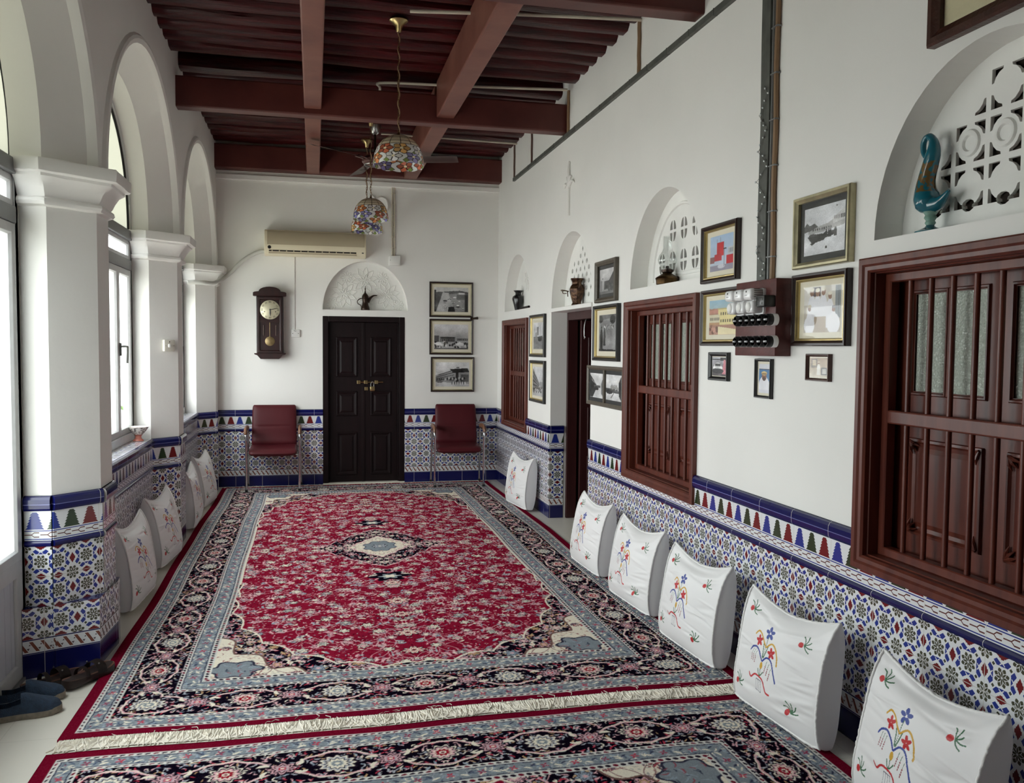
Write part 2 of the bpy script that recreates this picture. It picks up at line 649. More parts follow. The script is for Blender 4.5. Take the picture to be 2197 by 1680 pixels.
def tile_mat():
    """glazed dado: u along the wall, v = height above the floor, both in metres (UV map)"""
    m, nt, bs = new_mat('glazed_dado_tiles')
    E.nt = nt
    uvn = nt.nodes.new('ShaderNodeUVMap')
    uvn.uv_map = 'UVMap'
    sp = nt.nodes.new('ShaderNodeSeparateXYZ')
    nt.links.new(uvn.outputs['UV'], sp.inputs[0])
    u, v = E(sp.outputs[0]), E(sp.outputs[1])
    WHITE = rgb(228, 230, 232)
    BLUE = rgb(17, 21, 82)
    MIDB = rgb(40, 56, 138)
    RED = rgb(112, 30, 32)
    GREEN = rgb(46, 62, 40)
    BROWN = rgb(98, 56, 52)
    OLIVE = rgb(72, 72, 54)
    # star field
    q = 0.07
    a = u / q
    b = (0.607 - v) / q
    fx = e_fract(a + 0.5) - 0.5
    fy = e_fract(b + 0.5) - 0.5
    ci = e_floor(a + 0.5)
    cj = e_floor(b + 0.5)
    odd = e_mod(ci + cj, 2.0) > 0.5
    jo = e_mod(cj, 2.0) > 0.5
    lx = jo * fy + (1.0 - jo) * fx
    ly = jo * fx + (1.0 - jo) * fy
    ax, ay = e_abs(lx), e_abs(ly)
    red = e_or((ax / 0.37 + ay / 0.20) < 1.0, e_and(ax < 0.20, ay < 0.13), e_and(ax < 0.09, ay < 0.20))
    dx, dy = e_abs(ax - 0.32), e_abs(ay - 0.36)
    dart = e_or((dx / 0.25 + dy / 0.18) < 1.0, e_and(e_abs(ax - 0.24) < 0.09, e_abs(ay - 0.41) < 0.08), (ax / 0.15 + e_abs(ay - 0.48) / 0.11) < 1.0)
    kn = e_abs(ax - 0.5) + e_abs(ay - 0.5)
    knot = kn < 0.10
    halo = kn < 0.19
    r = E.m('SQRT', fx * fx + fy * fy)
    th = E.m('ARCTAN2', fy, fx)
    k = e_abs(e_fract(th * (8 / (2 * PI)) + 0.5) - 0.5)
    s = k * r * (2 * PI / 8)
    c8 = E.m('COSINE', th * 8.0)
    star = r < (0.40 - 0.05 * c8)
    pet = 0.068 * E.m('SINE', e_min(r / 0.37, 1.0) * PI)
    line = e_and(e_abs(s - pet) < 0.017, r < 0.40)
    starc = e_and(star, 1.0 - line, r > 0.035)
    c = e_mix(e_and(1.0 - odd, starc), WHITE, OLIVE)
    c = e_mix(e_and(odd, red), c, RED)
    c = e_mix(e_and(odd, dart), c, MIDB)
    c = e_mix(halo, c, WHITE)
    c = e_mix(knot, c, OLIVE)
    # braid
    bu = e_fract(u / 0.0467 + (v - 0.119) / 0.075)
    br = e_and(v > 0.125, v < 0.172, e_abs(bu - 0.5) < 0.16)
    bv = e_fract(u / 0.0467 - (v - 0.119) / 0.075 + 0.25)
    br2 = e_and(v > 0.125, v < 0.172, e_abs(bv - 0.5) < 0.13, e_abs(bu - 0.5) > 0.24, e_abs(v - 0.1485) > 0.006)
    low = e_mix(br, WHITE, rgb(122, 70, 56))
    low = e_mix(br2, low, rgb(84, 70, 72))
    low = e_mix(e_or(e_abs(v - 0.1805) < 0.0028, e_abs(v - 0.1165) < 0.0025), low, BLUE)
    c = e_mix(v < 0.184, c, low)
    # arrows
    au = e_fract(u / 0.07)
    dv = e_abs(v - 0.663)
    stem = e_and(dv < 0.0022, au < 0.45)
    arm = e_and(e_abs(dv - e_min((au - 0.45) * 0.06, 0.010)) < 0.0025, au > 0.45, au < 0.93)
    band = e_mix(e_or(stem, arm), WHITE, BROWN)
    band = e_mix(e_or(e_abs(v - 0.6815) < 0.0022, e_abs(v - 0.6425) < 0.0022), band, MIDB)
    # stepped trees
    tu = u / 0.09333
    tx = e_abs(e_fract(tu) - 0.5) * 0.09333
    tv = (v - 0.688) / 0.0133
    hw = 0.0415 - 0.0042 * e_floor(tv) - 0.0112 * e_fract(tv)
    tree = e_and(tx < hw, v > 0.688, v < 0.768)
    ti = e_mod(e_floor(tu), 3.0)
    tcol = e_mix(ti > 0.5, MIDB, GREEN)
    tcol = e_mix(ti > 1.5, tcol, RED)
    tb = e_mix(tree, WHITE, tcol)
    band = e_mix(v > 0.684, band, tb)
    c = e_mix(v > 0.607, c, band)
    # plain blue courses
    blue = e_or(v < 0.113, e_and(v > 0.607, v < 0.636), v > 0.774)
    joint = e_abs(e_fract(u / 0.28 + 0.5) - 0.5) < 0.0042
    bl = e_mix(e_abs(v - 0.806) < 0.0014, BLUE, rgb(120, 124, 176))
    c = e_mix(blue, c, bl)
    grout = e_and(joint, 1.0)
    hj = e_and(e_abs(v - 0.467) < 0.0012, 1.0)
    c = e_mix(e_or(grout, hj), c, rgb(206, 204, 196))
    nt.links.new(c.k, bs.inputs['Base Color'])
    bs.inputs['Roughness'].default_value = 0.16
    bs.inputs['Specular IOR Level'].default_value = 0.55
    return m


M['tile'] = tile_mat()


def teal_mat():
    m, nt, bs = new_mat('teal_glass')
    tc = nt.nodes.new('ShaderNodeTexCoord')
    n = nt.nodes.new('ShaderNodeTexNoise')
    n.inputs['Scale'].default_value = 55
    n.inputs['Detail'].default_value = 3
    nt.links.new(tc.outputs['Object'], n.inputs['Vector'])
    E.nt = nt
    sp = nt.nodes.new('ShaderNodeSeparateXYZ')
    nt.links.new(tc.outputs['Object'], sp.inputs[0])
    z = E(sp.outputs[2])
    f = e_and(E(n.outputs['Fac']) > 0.47, z > 0.145, z < 0.25)
    c = e_mix(f, rgb(30, 112, 130), rgb(118, 92, 50))
    nt.links.new(c.k, bs.inputs['Base Color'])
    bs.inputs['Roughness'].default_value = 0.08
    bs.inputs['Coat Weight'].default_value = 0.5
    bs.inputs['Transmission Weight'].default_value = 0.25
    return m


M['teal'] = teal_mat()
M['teal_pale'] = mat('pale_green_glass', rgb(150, 190, 176), 0.1, coat=0.5, trans=0.3)
# ---------------------------------------------------------------- the room
def arch_pts(c, a, z0, b, n=2.0, k=28, rev=False):
    """elevation curve of an arch from one spring to the other"""
    out = []
    for i in range(k + 1):
        t = PI * i / k
        cu, sv = math.cos(PI - t), math.sin(t)
        out.append((c + a * math.copysign(abs(cu) ** (2 / n), cu), z0 + b * abs(sv) ** (2 / n)))
    return out[::-1] if rev else out


def rect(u0, u1, v0, v1):
    return [(u0, v0), (u1, v0), (u1, v1), (u0, v1)]


# floor
bm = B()
box(bm, -3.2, 3.2, YF - 0.6, 10.6, -0.12, 0.0)
struct(obj('floor', bm, M['floor']))

# ---- right wall: windows 1-3, doorway, four arched niches
NICHES_R = [  # Y range, sill, top, depth
    (1.80, 2.893, 1.972, 2.560), (4.392, 5.482, 1.95, 2.535), (6.29, 7.45, 1.905, 2.520), (8.235, 9.40, 1.95, 2.530)]
WINS_R = [(1.81, 2.945, 0.70, 1.905), (4.40, 5.53, 0.675, 1.865), (8.29, 9.405, 0.69, 1.853)]
DOOR_R = (6.30, 7.45, 0.0, 1.872)

bm = B()
holes = []
for y0, y1, z0, z1 in NICHES_R:
    holes.append(arch_pts(-(y0 + y1) / 2, (y1 - y0) / 2, z0, z1 - z0))
for y0, y1, z0, z1 in WINS_R:
    holes.append(rect(-y1 + 0.05, -y0 - 0.05, z0 + 0.05, z1 - 0.05))
y0, y1, z0, z1 = DOOR_R
outer = [(-YB - 0.3, 0), (-y1, 0), (-y1, z1), (-y0, z1), (-y0, 0), (-YF, 0), (-YF, 3.95), (-YB - 0.3, 3.95)]
loops = holed(bm, PR, outer, holes)
for i, lp in enumerate(loops[1:]):
    sweep_back(bm, lp, Vector((0.125 if i < 4 else 0.24, 0, 0)))
o0 = loops[0]
sweep = [o0[1], o0[2], o0[3], o0[4]]
bk = [bm.verts.new(v.co + Vector((0.25, 0, 0))) for v in sweep]
for i in range(3):
    bm.faces.new((sweep[i], sweep[i + 1], bk[i + 1], bk[i]))
box(bm, 2.36, 2.42, YF, YB + 0.3, 1.9, 3.95)
box(bm, 2.36, 2.42, YF, 5.58, 0, 1.9)  # unseen slabs added behind the shutters to stop outside light leaking in
box(bm, 2.36, 2.42, 7.72, YB + 0.3, 0, 1.9)
WALL_R = struct(obj('wall_right', bm, M['plaster']))

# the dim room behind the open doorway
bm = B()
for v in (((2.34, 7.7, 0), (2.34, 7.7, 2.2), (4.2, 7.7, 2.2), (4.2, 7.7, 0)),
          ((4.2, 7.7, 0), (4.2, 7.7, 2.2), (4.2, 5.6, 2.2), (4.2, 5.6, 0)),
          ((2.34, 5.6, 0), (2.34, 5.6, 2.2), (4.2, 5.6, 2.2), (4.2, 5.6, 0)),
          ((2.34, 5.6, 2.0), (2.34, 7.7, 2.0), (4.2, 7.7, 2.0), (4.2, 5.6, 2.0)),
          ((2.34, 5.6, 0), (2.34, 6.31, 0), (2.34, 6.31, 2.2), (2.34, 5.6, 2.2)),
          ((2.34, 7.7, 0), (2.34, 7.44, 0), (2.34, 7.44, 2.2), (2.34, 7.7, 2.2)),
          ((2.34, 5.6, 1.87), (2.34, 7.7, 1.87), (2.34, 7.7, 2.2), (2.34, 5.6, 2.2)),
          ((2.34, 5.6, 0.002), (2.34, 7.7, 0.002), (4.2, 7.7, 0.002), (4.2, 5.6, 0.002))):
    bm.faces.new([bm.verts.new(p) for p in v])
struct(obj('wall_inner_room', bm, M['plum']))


# niche backs: pierced plaster screens
def lens(cu, cv, a, b, n=14):
    """one quarter of a pointed oval"""
    return [(cu + a * math.cos(2 * PI * i / n), cv + b * math.sin(2 * PI * i / n)) for i in range(n)]


def quarter_disc(cu, cv, ru, rv, qu, qv, gap, n=6):
    pts = [(cu + qu * gap, cv + qv * gap)]
    for i in range(n + 1):
        t = PI / 2 * i / n
        pts.append((cu + qu * (gap + (ru - gap) * math.cos(t)), cv + qv * (gap + (rv - gap) * math.sin(t))))
    return pts if qu * qv > 0 else pts[::-1]


def screen(name, pl, niche, holes, d, stone_seed, label):
    """the pierced panel closing a niche, with rough stone showing through the holes"""
    y0, y1, z0, z1 = niche
    bm = B()
    outline = arch_pts((y0 + y1) / 2, (y1 - y0) / 2 + 0.004, z0 - 0.004, z1 - z0 + 0.008)
    lp = holed(bm, pl, outline, holes, d)
    for h in lp[1:]:
        sweep_back(bm, h, pl.n * -0.014)
    o = obj(name, bm, M['carved'], WALL_R if pl is PR else WALL_B)
    if holes:
        bm = B()
        r2 = random.Random(stone_seed)
        nu, nv = 34, 22
        rows = []
        for j in range(nv + 1):
            rows.append([bm.verts.new(pl(y0 + (y1 - y0) * i / nu, z0 + (z1 - z0) * j / nv,
                                         d - 0.015 - 0.02 * r2.random())) for i in range(nu + 1)])
        grid_faces(bm, rows)
        obj('stone_backing', bm, M['stone'], o, smooth=True)
    return o


def ring_relief(bm, pl, cu, cv, r, w, d, seg=22):
    plathe(bm, pl, cu, cv, [(r - w, d), (r - w * 0.6, d + 0.008), (r, d + 0.010), (r + w * 0.6, d + 0.008), (r + w, d)], seg, caps=False)


def star_relief(bm, pl, cu, cv, r, d, n=8):
    """rosette of raised petals"""
    for k in range(n):
        a = 2 * PI * k / n + 0.2
        pts = [(cu + math.cos(a) * r * t - math.sin(a) * 0.2 * r * math.sin(PI * t),
                cv + math.sin(a) * r * t + math.cos(a) * 0.2 * r * math.sin(PI * t)) for t in (0.12, 0.35, 0.6, 0.85, 1.0)]
        pts2 = [(cu + math.cos(a) * r * t + math.sin(a) * 0.2 * r * math.sin(PI * t),
                 cv + math.sin(a) * r * t - math.cos(a) * 0.2 * r * math.sin(PI * t)) for t in (0.12, 0.35, 0.6, 0.85, 1.0)]
        for P in (pts, pts2):
            tube(bm, [pl(u, v, d) for u, v in P], 0.007, seg=6, flat=0.8)


# niche above the near window: crossed bars and rings
def near_niche_holes():
    H = []
    cu0, p = -2.245, 0.155
    for i in range(-3, 4):
        for j in range(0, 3):
            cu, cv = cu0 + i * p, 2.115 + j * p
            if j == 0:
                H.append(lens(cu, cv - 0.058, 0.03, 0.022, 10))
    # curved triangles in the corners between the rings
    for i in range(-3, 3):
        for j in range(-1, 3):
            cu, cv = cu0 + (i + 0.5) * p, 2.115 + (j + 0.5) * p
            for qu in (-1, 1):
                for qv in (-1, 1):
                    if cv + qv * 0.05 < 2.055:
                        continue
                    g = 0.011
                    P = [(cu + qu * g, cv + qv * g), (cu + qu * 0.060, cv + qv * g), (cu + qu * 0.058, cv + qv * 0.020), (cu + qu * 0.042, cv + qv * 0.027), (cu + qu * 0.027, cv + qv * 0.042), (cu + qu * 0.020, cv + qv * 0.058),
                         (cu + qu * g, cv + qv * 0.060)]
                    ell = ((P[1][0] + 2.3465) / 0.47) ** 2 + ((P[-1][1] - 1.972) / 0.50) ** 2
                    if ell > 0.93:
                        continue
                    H.append(P)
    return [h for h in H if all(((u + 2.3465) / 0.53) ** 2 + ((v - 1.972) / 0.57) ** 2 < 0.96 and v > 1.99 for u, v in h)]


n0 = NICHES_R[0]
SC1 = screen('carved_screen', PR, (-n0[1], -n0[0], n0[2], n0[3]), near_niche_holes(), -0.122, 3, '')
bm = B()
for i in range(-2, 3):
    for j in (0, 1):
        cu, cv = -2.245 + i * 0.155, 2.115 + 0.155 * j + 0.0
        if ((cu + 2.3465) / 0.5) ** 2 + ((cv - 1.972) / 0.55) ** 2 < 0.75 and j == 1:
            ring_relief(bm, PR, cu, cv, 0.036, 0.012, -0.122)
obj('ring_moulding', bm, M['carved'], SC1, smooth=True)

# niche with the oil lamp: ovals cut into four
H = []
for i in range(-2, 3):
    for cv in (2.10, 2.295):
        cu = -4.90 + i * 0.165
        if ((cu + 4.937) / 0.44) ** 2 + ((cv + 0.05 - 1.95) / 0.50) ** 2 > 0.9:
            continue
        for qu in (-1, 1):
            for qv in (-1, 1):
                H.append(quarter_disc(cu, cv, 0.046, 0.066, qu, qv, 0.009))
n1 = NICHES_R[1]
SC2 = screen('carved_screen', PR, (-n1[1], -n1[0], n1[2], n1[3]), H, -0.122, 5, '')
bm = B()
tube(bm, [PR(u, v, -0.122) for u, v in arch_pts(-4.937, 0.43, 1.99, 0.46)], 0.012, seg=6)
for cv in (2.005, 2.025):
    tube(bm, [PR(-5.33, cv, -0.122), PR(-4.55, cv, -0.122)], 0.006, seg=6)
obj('arch_moulding', bm, M['carved'], SC2, smooth=True)

# niche above the doorway: rows of little pointed eyes
H = []
for j in range(8):
    for i in range(-5, 6):
        cu, cv = -6.87 + (i + (j % 2) * 0.5) * 0.115, 2.0 + j * 0.056
        if ((cu + 6.87) / 0.50) ** 2 + ((cv - 1.95) / 0.50) ** 2 > 0.80:
            continue
        if (i + j) % 2:
            for q in (-1, 1):
                P = quarter_disc(cu, cv, 0.026, 0.024, q, 1, 0.004, 4) + []
                H.append([(cu + q * 0.004, cv - 0.022), (cu + q * 0.02, cv - 0.012), (cu + q * 0.024, cv),
                          (cu + q * 0.02, cv + 0.012), (cu + q * 0.004, cv + 0.022)])
        else:
            H.append([(cu - 0.016, cv), (cu, cv - 0.024), (cu + 0.016, cv), (cu, cv + 0.024)])
n2 = NICHES_R[2]
SC3 = screen('carved_screen', PR, (-n2[1], -n2[0], n2[2], n2[3]), H, -0.122, 8, '')
# far niche: blind relief
n3 = NICHES_R[3]
SC4 = screen('carved_screen', PR, (-n3[1], -n3[0], n3[2], n3[3]), [], -0.122, 8, '')
bm = B()
for cu, cv, r in ((-8.82, 2.28, 0.13), (-9.06, 2.12, 0.11), (-8.58, 2.12, 0.11)):
    star_relief(bm, PR, cu, cv, r, -0.122)
obj('rosette_relief', bm, M['carved'], SC4, smooth=True)

# ---- back wall
NICHE_B = (0.094, 1.041, 1.957, 2.503)
DOOR_B = (0.094, 1.006, 0.0, 1.885)
bm = B()
loops = holed(bm, PB, [(XL - 0.4, 0), (DOOR_B[0], 0), (DOOR_B[0], DOOR_B[3]), (DOOR_B[1], DOOR_B[3]), (DOOR_B[1], 0),
                       (XR + 0.4, 0), (XR + 0.4, 3.95), (XL - 0.4, 3.95)],
              [arch_pts((NICHE_B[0] + NICHE_B[1]) / 2, (NICHE_B[1] - NICHE_B[0]) / 2, NICHE_B[2], NICHE_B[3] - NICHE_B[2])])
sweep_back(bm, loops[1], Vector((0, 0.11, 0)))
sv = loops[0][1:5]
bk = [bm.verts.new(v.co + Vector((0, 0.15, 0))) for v in sv]
for i in range(3):
    bm.faces.new((sv[i], sv[i + 1], bk[i + 1], bk[i]))
box(bm, XL - 0.4, 2.42, YB + 0.2, YB + 0.26, 0, 3.95)  # unseen slab added behind the door to block a daylight leak
WALL_B = struct(obj('wall_back', bm, M['plaster']))
SC5 = screen('carved_screen', PB, NICHE_B, [], -0.108, 2, '')
bm = B()
for cu, cv, r in ((0.33, 2.14, 0.15), (0.56, 2.30, 0.15), (0.81, 2.14, 0.15), (0.57, 2.06, 0.09), (0.20, 2.03, 0.07), (0.94, 2.02, 0.07), (0.36, 2.33, 0.07), (0.76, 2.33, 0.07)):
    star_relief(bm, PB, cu, cv, r, -0.108, 10)
for cu, cv, r in ((0.33, 2.14, 0.07), (0.56, 2.30, 0.07), (0.81, 2.14, 0.07)):
    star_relief(bm, PB, cu, cv, r, -0.104, 6)
obj('rosette_relief', bm, M['carved'], SC5, smooth=True)

# plain unseen wall added behind the camera to cut sky reflections
bm = B()
box(bm, -1.5, 2.4, YF - 0.2, YF, 0, 3.95)
struct(obj('wall_front_added', bm, M['plaster']))

# ---- left wall: piers, arches, capitals
PIERS = [2.08, 4.62, 7.11, 9.66]
BAYS = [(3.31, 1), (5.865, 1), (8.43, 1)]
SPR = 2.37
OUT = dict(a=1.25, b=1.075, n=1.9)
bm = B()
# face above the arches
chain = []
for c, _ in BAYS:
    pts = arch_pts(c, OUT['a'], SPR, OUT['b'], OUT['n'])
    if c > 8:
        pts = [p for p in pts if p[0] < YB - 0.001] + [(YB, SPR + 0.02)]
    chain += pts
poly = [(YF, 0.0), (1.90, 0.0), (1.90, SPR)] + chain + [(YB + 0.05, SPR + 0.01), (YB + 0.05, 3.95), (YF, 3.95)]  # unseen near stretch left solid, its window bays closed to dim that end
holed(bm, PL_, poly, [])
BANDS = [(0.0, 1.25, 1.075, 1.9), (0.016, 1.235, 1.062, 1.9), (0.022, 1.21, 1.04, 1.93), (0.014, 1.18, 1.012, 1.95),
         (-0.012, 1.165, 1.0, 1.97), (-0.03, 1.16, 0.995, 1.98), (-0.172, 0.955, 0.885, 2.15), (-0.30, 0.95, 0.88, 2.15)]
for c, _ in BAYS:
    rows = []
    for d, a, b, n in BANDS:
        rows.append([bm.verts.new(PL_(min(u, YB + 0.02), v, d)) for u, v in arch_pts(c, a, SPR, b, n)])
    grid_faces(bm, rows)


def pier_poly(p, off=0.0):
    """room-side outline of a pier in plan, pushed outwards by off"""
    t = off * 0.43
    return [(-1.31, p - 0.292 - off), (-1.192 + t * 0, p - 0.30 - off), (XL + off, p - 0.12 - t), (XL + off, p + 0.12 + t),
            (-1.192, p + 0.30 + off), (-1.31, p + 0.292 + off)]


for p in PIERS:
    P = pier_poly(p)
    P = [(x, min(y, YB + 0.02)) for x, y in P]
    rows = [[bm.verts.new((x, y, z)) for x, y in P] for z in (0.0, SPR + 0.02)]
    grid_faces(bm, rows)
# wall behind the outer edge of the piers and the parapets under the windows
for i, (c, _) in enumerate(BAYS):
    if abs(c - 3.31) < 0.1:
        continue
    lo = PIERS[i] + 0.30
    hi = PIERS[i + 1] - 0.30
    box(bm, -1.37, -1.192, lo - 0.01, hi + 0.01, 0.0, 0.838)
box(bm, -1.37, XL - 0.01, 1.80, 1.90, 0.0, SPR + 0.02)
for p in PIERS:
    box(bm, -1.37, -1.312, p - 0.33, min(p + 0.33, YB + 0.05), 0.0, 3.3)
box(bm, -1.37, -1.33, YF, YB + 0.05, 3.25, 3.95)
WALL_L = struct(obj('wall_left', bm, M['plaster_l'], smooth=True, angle=28))

CAPPROF = [(0.0, 2.178), (0.022, 2.186), (0.03, 2.20), (0.026, 2.214), (0.014, 2.222), (0.02, 2.236), (0.032, 2.262),
           (0.05, 2.288), (0.074, 2.306), (0.076, 2.318), (0.092, 2.322), (0.100, 2.326), (0.104, 2.376), (0.100, 2.384), (0.02, 2.386)]
r2 = random.Random(4)
for p in PIERS:
    bm = B()
    rows = []
    for off, z in CAPPROF:
        P = pier_poly(p, off)
        row = []
        # subdivide the outline so that the plaster edges can wobble
        for i in range(5):
            (xa, ya), (xb, yb) = P[i], P[i + 1]
            for k in range(6):
                t = k / 6
                row.append((xa + (xb - xa) * t, ya + (yb - ya) * t))
        row.append(P[-1])
        rows.append([bm.verts.new((x + (r2.random() - .5) * 0.002, min(y, YB + 0.01), z + (r2.random() - .5) * 0.004)) for x, y in row])
    grid_faces(bm, rows)
    obj('capital', bm, M['plaster_l'], WALL_L, smooth=True, angle=35)

# ---- glazed dado
NOSE = [(0.774, 0.010), (0.776, 0.018), (0.786, 0.024), (0.806, 0.026), (0.828, 0.025), (0.840, 0.019), (0.845, 0.008), (0.845, 0.0)]
PENCIL = [(0.607, 0.010), (0.610, 0.017), (0.618, 0.021), (0.626, 0.021), (0.633, 0.017), (0.636, 0.010)]


def uv_plane(bm, pl, off=0.0):
    uv = bm.loops.layers.uv.get('UVMap') or bm.loops.layers.uv.new('UVMap')
    for f in bm.faces:
        for l in f.loops:
            c = l.vert.co - pl.o
            l[uv].uv = (c.dot(pl.u) + off, l.vert.co.z)


def strip(bm, pl, u0, u1, prof):
    rows = [[bm.verts.new(pl(u, v, d)) for v, d in prof] for u in (u0, u1)]
    grid_faces(bm, rows)
    for r in rows:
        bm.faces.new(r)


def dado(pl, u0, u1, notches=(), off=0.0, z0=0.0, top=True):
    """tiled panel; notches = (ua, ub, v) cut down from the top to height v"""
    bm = B()
    poly = [(u0, z0), (u1, z0), (u1, 0.845)]
    for a, b, v in sorted(notches, reverse=True):
        poly += [(b, 0.845), (b, v), (a, v), (a, 0.845)]
    poly += [(u0, 0.845)]
    clean = []
    for p in poly:
        if not clean or (abs(p[0] - clean[-1][0]) + abs(p[1] - clean[-1][1])) > 1e-6:
            clean.append(p)
    lo = holed(bm, pl, clean, [], 0.010)
    sweep_back(bm, lo[0], pl.n * -0.0095)
    cuts = [u0]
    for a, b, v in sorted(notches):
        cuts += [a, b]
    cuts.append(u1)
    for i in range(0, len(cuts), 2):
        if cuts[i + 1] - cuts[i] > 0.01:
            strip(bm, pl, cuts[i], cuts[i + 1], NOSE)
    strip(bm, pl, u0, u1, PENCIL)
    uv_plane(bm, pl, off)
    return bm


TR = [0]


def trim(bm, m, label=None):
    TR[0] += 1
    o = obj('trim_%d' % TR[0], bm, m)
    return struct(o)


# right wall, near stretch and far stretch, door reveal
trim(dado(PR, -6.30, -YF, [(-5.50, -4.43, 0.69), (-2.915, -1.84, 0.715)], off=0.02), M['tile'])
trim(dado(PR, -YB, -7.45, [(-9.375, -8.32, 0.705)], off=0.05), M['tile'])
PRV = Pl((XR, 7.45, 0), (1, 0, 0), (0, 0, 1), (0, -1, 0))
trim(dado(PRV, -0.01, 0.125, off=0.0), M['tile'])
PRV2 = Pl((XR, 6.30, 0), (-1, 0, 0), (0, 0, 1), (0, 1, 0))
trim(dado(PRV2, -0.125, 0.01, off=0.0), M['tile'])
# back wall
trim(dado(PB, XL, 0.094, off=0.0), M['tile'])
trim(dado(PB, 1.006, XR, off=0.005), M['tile'])


# piers
def pier_planes(p):
    out = []
    P = pier_poly(p)
    for (xa, ya), (xb, yb) in zip(P[:-1], P[1:]):
        d = Vector((xb - xa, yb - ya, 0))
        L = d.length
        d.normalize()
        n = Vector((d.y, -d.x, 0))
        out.append((Pl((xa, ya, 0), d, (0, 0, 1), n), L))
    return out


for p in PIERS:
    bm = B()
    for j, (pl, L) in enumerate(pier_planes(p)):
        if p > 9 and j > 1:
            continue
        if j in (0, 4) and not (abs(p - 4.62) < .1 and j == 0 or abs(p - 2.08) < .1 and j == 4):
            continue
        if p > 9 and j == 1:
            L = 0.26
        t = dado(pl, 0.0, L, off=0.0 if j != 1 else 0.05)
        # deepen the corner where nosings of two faces meet
        merge(bm, t)
    trim(bm, M['tile'])
# squared base at the door jamb
bm = B()
bp = [(-1.31, 4.262), (-1.01, 4.392), (-0.992, 4.70), (-1.0, 4.78)]
for (xa, ya), (xb, yb) in zip(bp[:-1], bp[1:]):
    d = Vector((xb - xa, yb - ya, 0))
    L = d.length
    d.normalize()
    pl = Pl((xa, ya, 0), d, (0, 0, 1), (d.y, -d.x, 0))
    t = B()
    t.faces.new([t.verts.new(pl(u, v, 0.0)) for u, v in ((0, 0), (L, 0), (L, 0.328), (0, 0.328))])
    uv_plane(t, pl, 0.19 if xa < -1.2 else 0.0)
    merge(bm, t)
top = bm.faces.new([bm.verts.new((x, y, 0.328)) for x, y in bp + [(-1.06, 4.80), (-1.31, 4.75)]])
uv = bm.loops.layers.uv.get('UVMap')
for l in top.loops:
    l[uv].uv = (l.vert.co.y, 0.80)
trim(bm, M['tile'])
# parapets under the windows with tiled sills
for lo, hi in ((7.41, 9.36), (4.92, 6.81)):
    pl = Pl((-1.192, 0, 0), (0, 1, 0), (0, 0, 1), (1, 0, 0))
    bm = dado(pl, lo, hi, off=0.03)
    t = B()
    f = t.faces.new([t.verts.new(v) for v in ((-1.31, lo, 0.846), (-1.184, lo, 0.846), (-1.184, hi, 0.846), (-1.31, hi, 0.846))])
    uvl = t.loops.layers.uv.new('UVMap')
    for l in f.loops:
        l[uvl].uv = (l.vert.co.y, 0.30 + (l.vert.co.x + 1.31))
    merge(bm, t)
    trim(bm, M['tile'])

# white moulding along the top of the back wall
bm = B()
pbox(bm, PB, XL, XR, 3.335, 3.392, 0.0, 0.03)
TR[0] += 1
struct(obj('trim_%d' % TR[0], bm, M['plaster'], bevel=0.006))
# sloping plaster fillet where the shelf of the door niche projects
bm = B()
pbox(bm, PR, -7.46, -6.28, 1.872, 1.905, 0.0, 0.012)
TR[0] += 1
struct(obj('trim_%d' % TR[0], bm, M['plaster'], bevel=0.003))

# ---- ceiling: boards, poles, beams
bm = B()
box(bm, -1.5, 2.5, YF, YB + 0.3, ZC, 3.97)
CEIL = struct(obj('ceiling', bm, M['boards']))


def pole_mesh(seed, y, r):
    rr = random.Random(seed)
    bm = B()
    pts = []
    rs = []
    n = 26
    ph = [rr.random() * 6.28 for _ in range(4)]
    for i in range(n + 1):
        x = XL - 0.06 + (XR - XL + 0.12) * i / n
        pts.append((x, y + 0.012 * math.sin(x * 2.1 + ph[0]) + 0.005 * math.sin(x * 7 + ph[1]),
                    3.778 + 0.010 * math.sin(x * 1.7 + ph[2]) + 0.005 * math.sin(x * 5.3 + ph[3])))
        rs.append(r * (1 + 0.05 * math.sin(x * 4.1 + ph[1]) + rr.uniform(-.03, .03)))
    tube(bm, pts, rs, seg=12)
    for v in bm.verts:                      # adzed, slightly squared section
        dz = v.co.z - 3.778
        v.co.z = 3.778 + max(min(dz, 0.062), -0.066)
    return bm


yy = 3.3
k = 0
while yy < 9.58:
    if not (4.36 < yy < 4.6 or 6.96 < yy < 7.17):
        obj('pole', pole_mesh(k, yy, 0.084 + 0.014 * rnd.random()), M['pole'], CEIL, smooth=True, angle=50)
    k += 1
    yy += 0.215 + 0.035 * rnd.random()
for y0, y1, z0, z1 in ((4.41, 4.545, 3.384, 3.71), (7.0, 7.13, 3.366, 3.60), (9.60, 9.752, 3.43, 3.685)):
    bm = B()
    box(bm, XL - 0.02, XR + 0.02, y0, y1, z0, z1)
    obj('beam', bm, M['beam'], CEIL, bevel=0.012)
for x0, x1 in ((-0.07, 0.065), (0.975, 1.12)):
    for y0, y1 in ((2.2, 4.41), (4.545, 7.0), (7.13, 9.60)):
        bm = B()
        box(bm, x0, x1, y0, y1, 3.412, 3.705)
        obj('joist', bm, M['joist'], CEIL, bevel=0.01)
